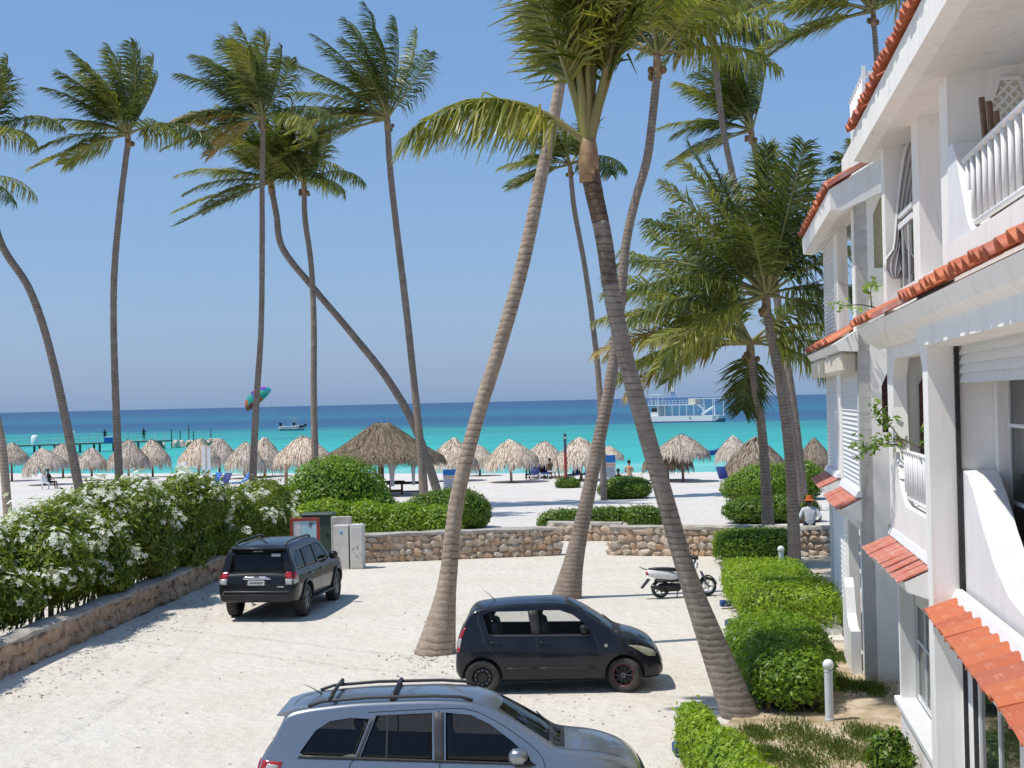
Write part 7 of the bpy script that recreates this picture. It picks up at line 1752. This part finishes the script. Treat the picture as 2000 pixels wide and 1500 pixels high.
def ferry():
    a, b = at(1262, 823, 330), at(1420, 821, 330); L_ = b.x - a.x; r = empty('ferry_boat', ((a.x + b.x) / 2, 330, SEA), -.6, 'white two-deck excursion ferry anchored off the beach', 'boat')
    W = 2.6; wh = M['white']; X = lambda f: -L_ / 2 + L_ * f
    m = MB(); V = []; F = []
    secs = [(X(0), .25, .6), (X(.03), -.1, 1.0), (X(.5), -.3, 1.0), (X(.93), -.2, 1.0), (X(1.0), .75, .7)]
    for x, zb, k in secs: V += [(x, -W * k, zb), (x, W * k, zb), (x, W * k, 1.35), (x, -W * k, 1.35)]
    for i in range(len(secs) - 1): F += [(4 * i + j, 4 * i + (j + 1) % 4, 4 * i + 4 + (j + 1) % 4, 4 * i + 4 + j) for j in range(4)]
    F += [(0, 1, 2, 3), (16, 19, 18, 17)]; m.add(V, F); m.build('hull', wh, r)
    MB().box(X(.01), X(.95), -W - .02, W + .02, -.35, .22).build('blue_boot_stripe', M['blue'], r)
    MB().bevbox(X(.06), X(.17), -W * .8, W * .8, 1.36, 3.6, .08).build('cabin', wh, r); MB().box(X(.075), X(.155), -W * .8 - .02, -W * .8 - .001, 2.3, 3.1).build('cabin_window', M['window'], r)
    MB().box(X(.04), X(.68), -W, W, 3.62, 3.78).build('upper_deck', wh, r)
    for f in np.linspace(.18, .68, 6): MB().box(X(f) - .06, X(f) + .06, -W + .02, -W + .14, 1.35, 3.62).build('pillar', wh, r)
    for f in np.linspace(.18, .68, 6): MB().box(X(f) - .06, X(f) + .06, W - .14, W - .02, 1.35, 3.62).build('pillar', wh, r)
    for f in np.linspace(.05, .68, 14): MB().box(X(f) - .03, X(f) + .03, -W + .02, -W + .08, 3.78, 4.7).build('rail_post', wh, r)
    for z in (4.2, 4.68): MB().box(X(.04), X(.68), -W + .02, -W + .08, z, z + .06).build('rail', wh, r)
    MB().bevbox(X(.57), X(.67), -W * .5, W * .5, 3.8, 5.0, .05).build('bar_counter', M['cream'], r)
    for f in (.82, .94):
        for y in (-W + .1, W - .2): MB().box(X(f) - .07, X(f) + .07, y - .06, y + .06, 1.35, 4.9).build('canopy_post', wh, r)
    for y in (-W + .1, W - .2): MB().box(X(.66), X(.95), y - .07, y + .07, 4.9, 5.05).build('canopy_beam', wh, r)
    MB().tube([(X(.74), -1, 1.5), (X(.84), -1, 2.6), (X(.92), -1, 3.3)], .22, 8).build('water_slide', wh, r); MB().tube([(X(.70), -1.2, 3.6), (X(.76), -1.2, 2.9), (X(.78), -1.2, 1.4)], .12, 6).build('ladder', wh, r)
    MB().bevbox(X(.02), X(.16), -W * .5, W * .5, 5.9, 6.05, .03).build('wheelhouse_roof', wh, r)
    for f in (.04, .14):
        for y in (-1.1, 1.1): MB().tube([(X(f), y, 3.78), (X(f), y, 5.9)], .06, 5).build('roof_post', wh, r)
    for dx in (-.5, .5):
        for y in (-.5, .5): MB().tube([(X(.32) + dx * 1.6, y * 1.6, 3.78), (X(.32) + dx * .3, y * .3, 6.6)], .06, 5).build('mast_leg', M['blue_bright'], r)
    MB().bevbox(X(.32) - .35, X(.32) + .35, -.35, .35, 6.6, 7.5, .05).build('radar_box', wh, r)
    MB().lathe([(.22, -.06), (.22, .06)], 14, Matrix.Translation((X(.63), -W - .03, .95)), 'Y').build('fender', M['rubber'], r)
ferry()
def speedboat():
    a, b = at(545, 836, 338), at(602, 836, 338); L_ = b.x - a.x; r = empty('speedboat', ((a.x + b.x) / 2, 338, SEA), -.3, 'small white and dark red speedboat near the horizon', 'boat')
    V = []; F = []; secs = [(-.5, .9, .0, .95), (-.2, 1.0, -.1, .95), (.15, .9, -.05, 1.08), (.35, .6, .1, 1.25), (.5, .06, .9, 1.45)]
    for f, w, zb, zt in secs: V += [(f * L_, 0, zb - .15), (f * L_, w, zb + .35), (f * L_, w * 1.05, zt), (f * L_, -w * 1.05, zt), (f * L_, -w, zb + .35)]
    for i in range(4): F += [(5 * i + j, 5 * i + (j + 1) % 5, 5 * i + 5 + (j + 1) % 5, 5 * i + 5 + j) for j in range(5)]
    F += [(4, 3, 2, 1, 0), (20, 21, 22, 23, 24)]
    MB().add(V, F).build('hull', M['white'], r)
    MB().add([(L_ * .22, -.86, .45), (L_ * .36, -.60, .55), (L_ * .50, -.08, 1.0), (L_ * .50, -.08, 1.40), (L_ * .30, -.78, 1.12)], [(0, 1, 2, 3, 4)]).build('red_bow_stripe', M['c_maroon'], r)
    for k in range(9): MB().box(-L_ * .42 + k * .46, -L_ * .42 + k * .46 + .3, -1.07, -1.055, .48, .80).build('hull_lettering', M['grey_ink'], r)
    MB().bevbox(-.1, .5, -.4, .4, .95, 1.7, .06).build('console', M['black_plastic'], r); MB().bevbox(-L_ * .5 - .2, -L_ * .5 + .3, -.3, .3, .5, 1.75, .08).build('outboard_engine', M['c_navy'], r)
    for x in (-.3, .9):
        for y in (-.7, .7): MB().tube([(x, y, .95), (x, y, 2.6)], .04, 5).build('top_post', M['white'], r)
    MB().bevbox(-.5, 1.1, -.8, .8, 2.6, 2.68, .02).build('top_canopy', M['c_peach'], r)
speedboat()
def parasail():
    c = at(501, 776, 250); r = empty('parasail_canopy', c, 0, 'colourful parasail canopy low over the sea behind a palm trunk', 'parasail')
    cols = [(.55, .03, .18), (.05, .08, .45), (.03, .33, .26), (.62, .10, .03), (.55, .02, .30), (.04, .30, .33), (.55, .04, .06), (.10, .10, .50), (.04, .36, .24), (.60, .14, .03)]
    ms = [pm('canopy_cloth_%d' % i, k, tuple(x * .9 for x in k), 3, .7) for i, k in enumerate(cols)]
    Mx = Matrix.Rotation(math.radians(-40), 4, 'Y') @ Matrix.Rotation(math.radians(25), 4, 'X'); n = 10
    for g_ in range(n):
        for band in range(3):
            V = []; F = []
            for j in range(4):
                th = math.radians(8 + (band * 3 + j) * 8.5)
                for i in range(4):
                    ph = 2 * math.pi * (g_ + i / 3) / n; bl = 1 + .05 * math.sin(math.pi * i / 3)
                    V.append(Mx @ Vector((2.6 * math.sin(th) * math.cos(ph) * bl, 1.4 * math.sin(th) * math.sin(ph) * bl, 1.9 * math.cos(th) * bl - .8)))
            for j in range(3):
                for i in range(3): F.append((j * 4 + i, j * 4 + i + 1, j * 4 + i + 5, j * 4 + i + 4))
            MB().add(V, F).build('canopy_panel', ms[(g_ * 3 + band * 4) % 10], r, True)
    for k in range(8):
        a = 2 * math.pi * k / 8; MB().tube([Mx @ Vector((2.9 * math.cos(a), 1.5 * math.sin(a), -.3)), Mx @ Vector((0, 0, -4.2))], .015, 4).build('cord', M['white'], r)
parasail()
def skiff():
    p = at(1392, 899, 140); r = empty('covered_skiff', (p.x, p.y, SEA), .3, 'small dark blue covered skiff in the shallows', 'boat'); r.scale = (.55, .55, .5)
    m = MB(); V = []; F = []; secs = [(-1.2, .45, .5), (-.5, .6, .75), (.3, .6, .8), (.9, .35, 1.0), (1.3, .05, 1.25)]
    for x, w, z in secs: V += [(x, -w, 0), (x, w, 0), (x, w * .8, z), (x, 0, z + .15), (x, -w * .8, z)]
    for i in range(4): F += [(5 * i + j, 5 * i + (j + 1) % 5, 5 * i + 5 + (j + 1) % 5, 5 * i + 5 + j) for j in range(5)]
    F += [(4, 3, 2, 1, 0), (20, 21, 22, 23, 24)]; m.add(V, F); m.build('hull', M['blue'], r); MB().tube([(-1.3, 0, .3), (-1.55, 0, .75)], .08, 6).build('outboard_engine', M['black_plastic'], r)
skiff()

# ------------------------------------------------------------------ things on the house
def on_house(L, root, r_, u, z):   # house coordinates -> world
    v = Vector(L(r_, u, z)); return root.matrix_basis @ v
def wall_plant(name, origin, stems, nleaf, size, label, mat, seed):
    rng = np.random.default_rng(seed); r = empty(name, origin, -BA, label, 'plant', 'plants growing on the house front')
    m = MB(); P = []
    for pts in stems:
        c = spline(pts, 14); m.tube([tuple(p) for p in c], np.linspace(.012, .004, 14), 5)
        for k in range(nleaf):
            t = rng.uniform(.3, 1) ** .6; i = t * 13; q = c[min(13, int(i))]; P.append(np.array(q) + rng.normal(size=3) * size * .7)
    m.build('stems', M['twig'], r)['kind'] = 'stuff'
    P = np.array(P); N = rng.normal(size=P.shape) * .5 + np.array([-.5, -.5, .6]); N /= np.linalg.norm(N, axis=1, keepdims=True)
    o = link('foliage', leaves_mesh(name, P, N, size, .42, .9, .2, rng), mat, r); o['kind'] = 'stuff'
wall_plant('wall_plant', on_house(LF, far_house, 2.75, 26.8, 6.45), [[(0, 0, 0), (-.3, -.1, .06), (-.55, -.1, .05), (-.75, -.1, .12)], [(-.1, 0, 0), (-.12, -.1, .3), (-.05, -.12, .42)]], 46, .10, 'wiry plant with yellow-green leaves growing out of the upper wall', M['hedge_light'], 5)
wall_plant('balcony_plant', on_house(LN, near_house, 2.42, 21.0, 4.3), [[(.1, -1.0, 0), (0, -.3, .06), (-.15, .3, .02), (-.42, .8, -.12)], [(0, -.4, 0), (-.1, .1, .22), (-.22, .4, .40), (-.25, .5, .5)], [(.1, -1.4, .0), (.1, -1.9, .1), (.15, -2.2, .25)], [(0, 0, 0), (-.3, .5, .0), (-.55, .9, -.1)]], 62, .11, 'dark leafy plant trailing over the middle balcony railing', M['hedge_dark'], 6)
def boards():
    base = on_house(LN, near_house, 2.84, 16.15, 6.62); r = empty('folded_deck_chair', base, -BA, 'folded wooden deck chair with turquoise cloth leaning on the top balcony', 'chair')
    for k, (dx, dy, tl) in enumerate(((0, 0, 1.36), (.05, -.10, 1.30), (.09, -.20, 1.18))):
        Mx = Matrix.Translation((dx, dy, 0)) @ Matrix.Rotation(-.10, 4, 'Y') @ Matrix.Rotation(.16, 4, 'X'); MB().bevbox(-.025, .025, -.05, .05, 0, tl, .01, Mx).build('wooden_bar', M['wood'], r)
    Mx = Matrix.Translation((.04, .10, .1)) @ Matrix.Rotation(-.08, 4, 'Y') @ Matrix.Rotation(.16, 4, 'X')
    MB().box(-.012, .012, -.16, .05, .15, .95, Mx).build('cloth', pm('turquoise_cloth', (.16, .42, .36), (.24, .48, .42), 6, .9), r)
boards()
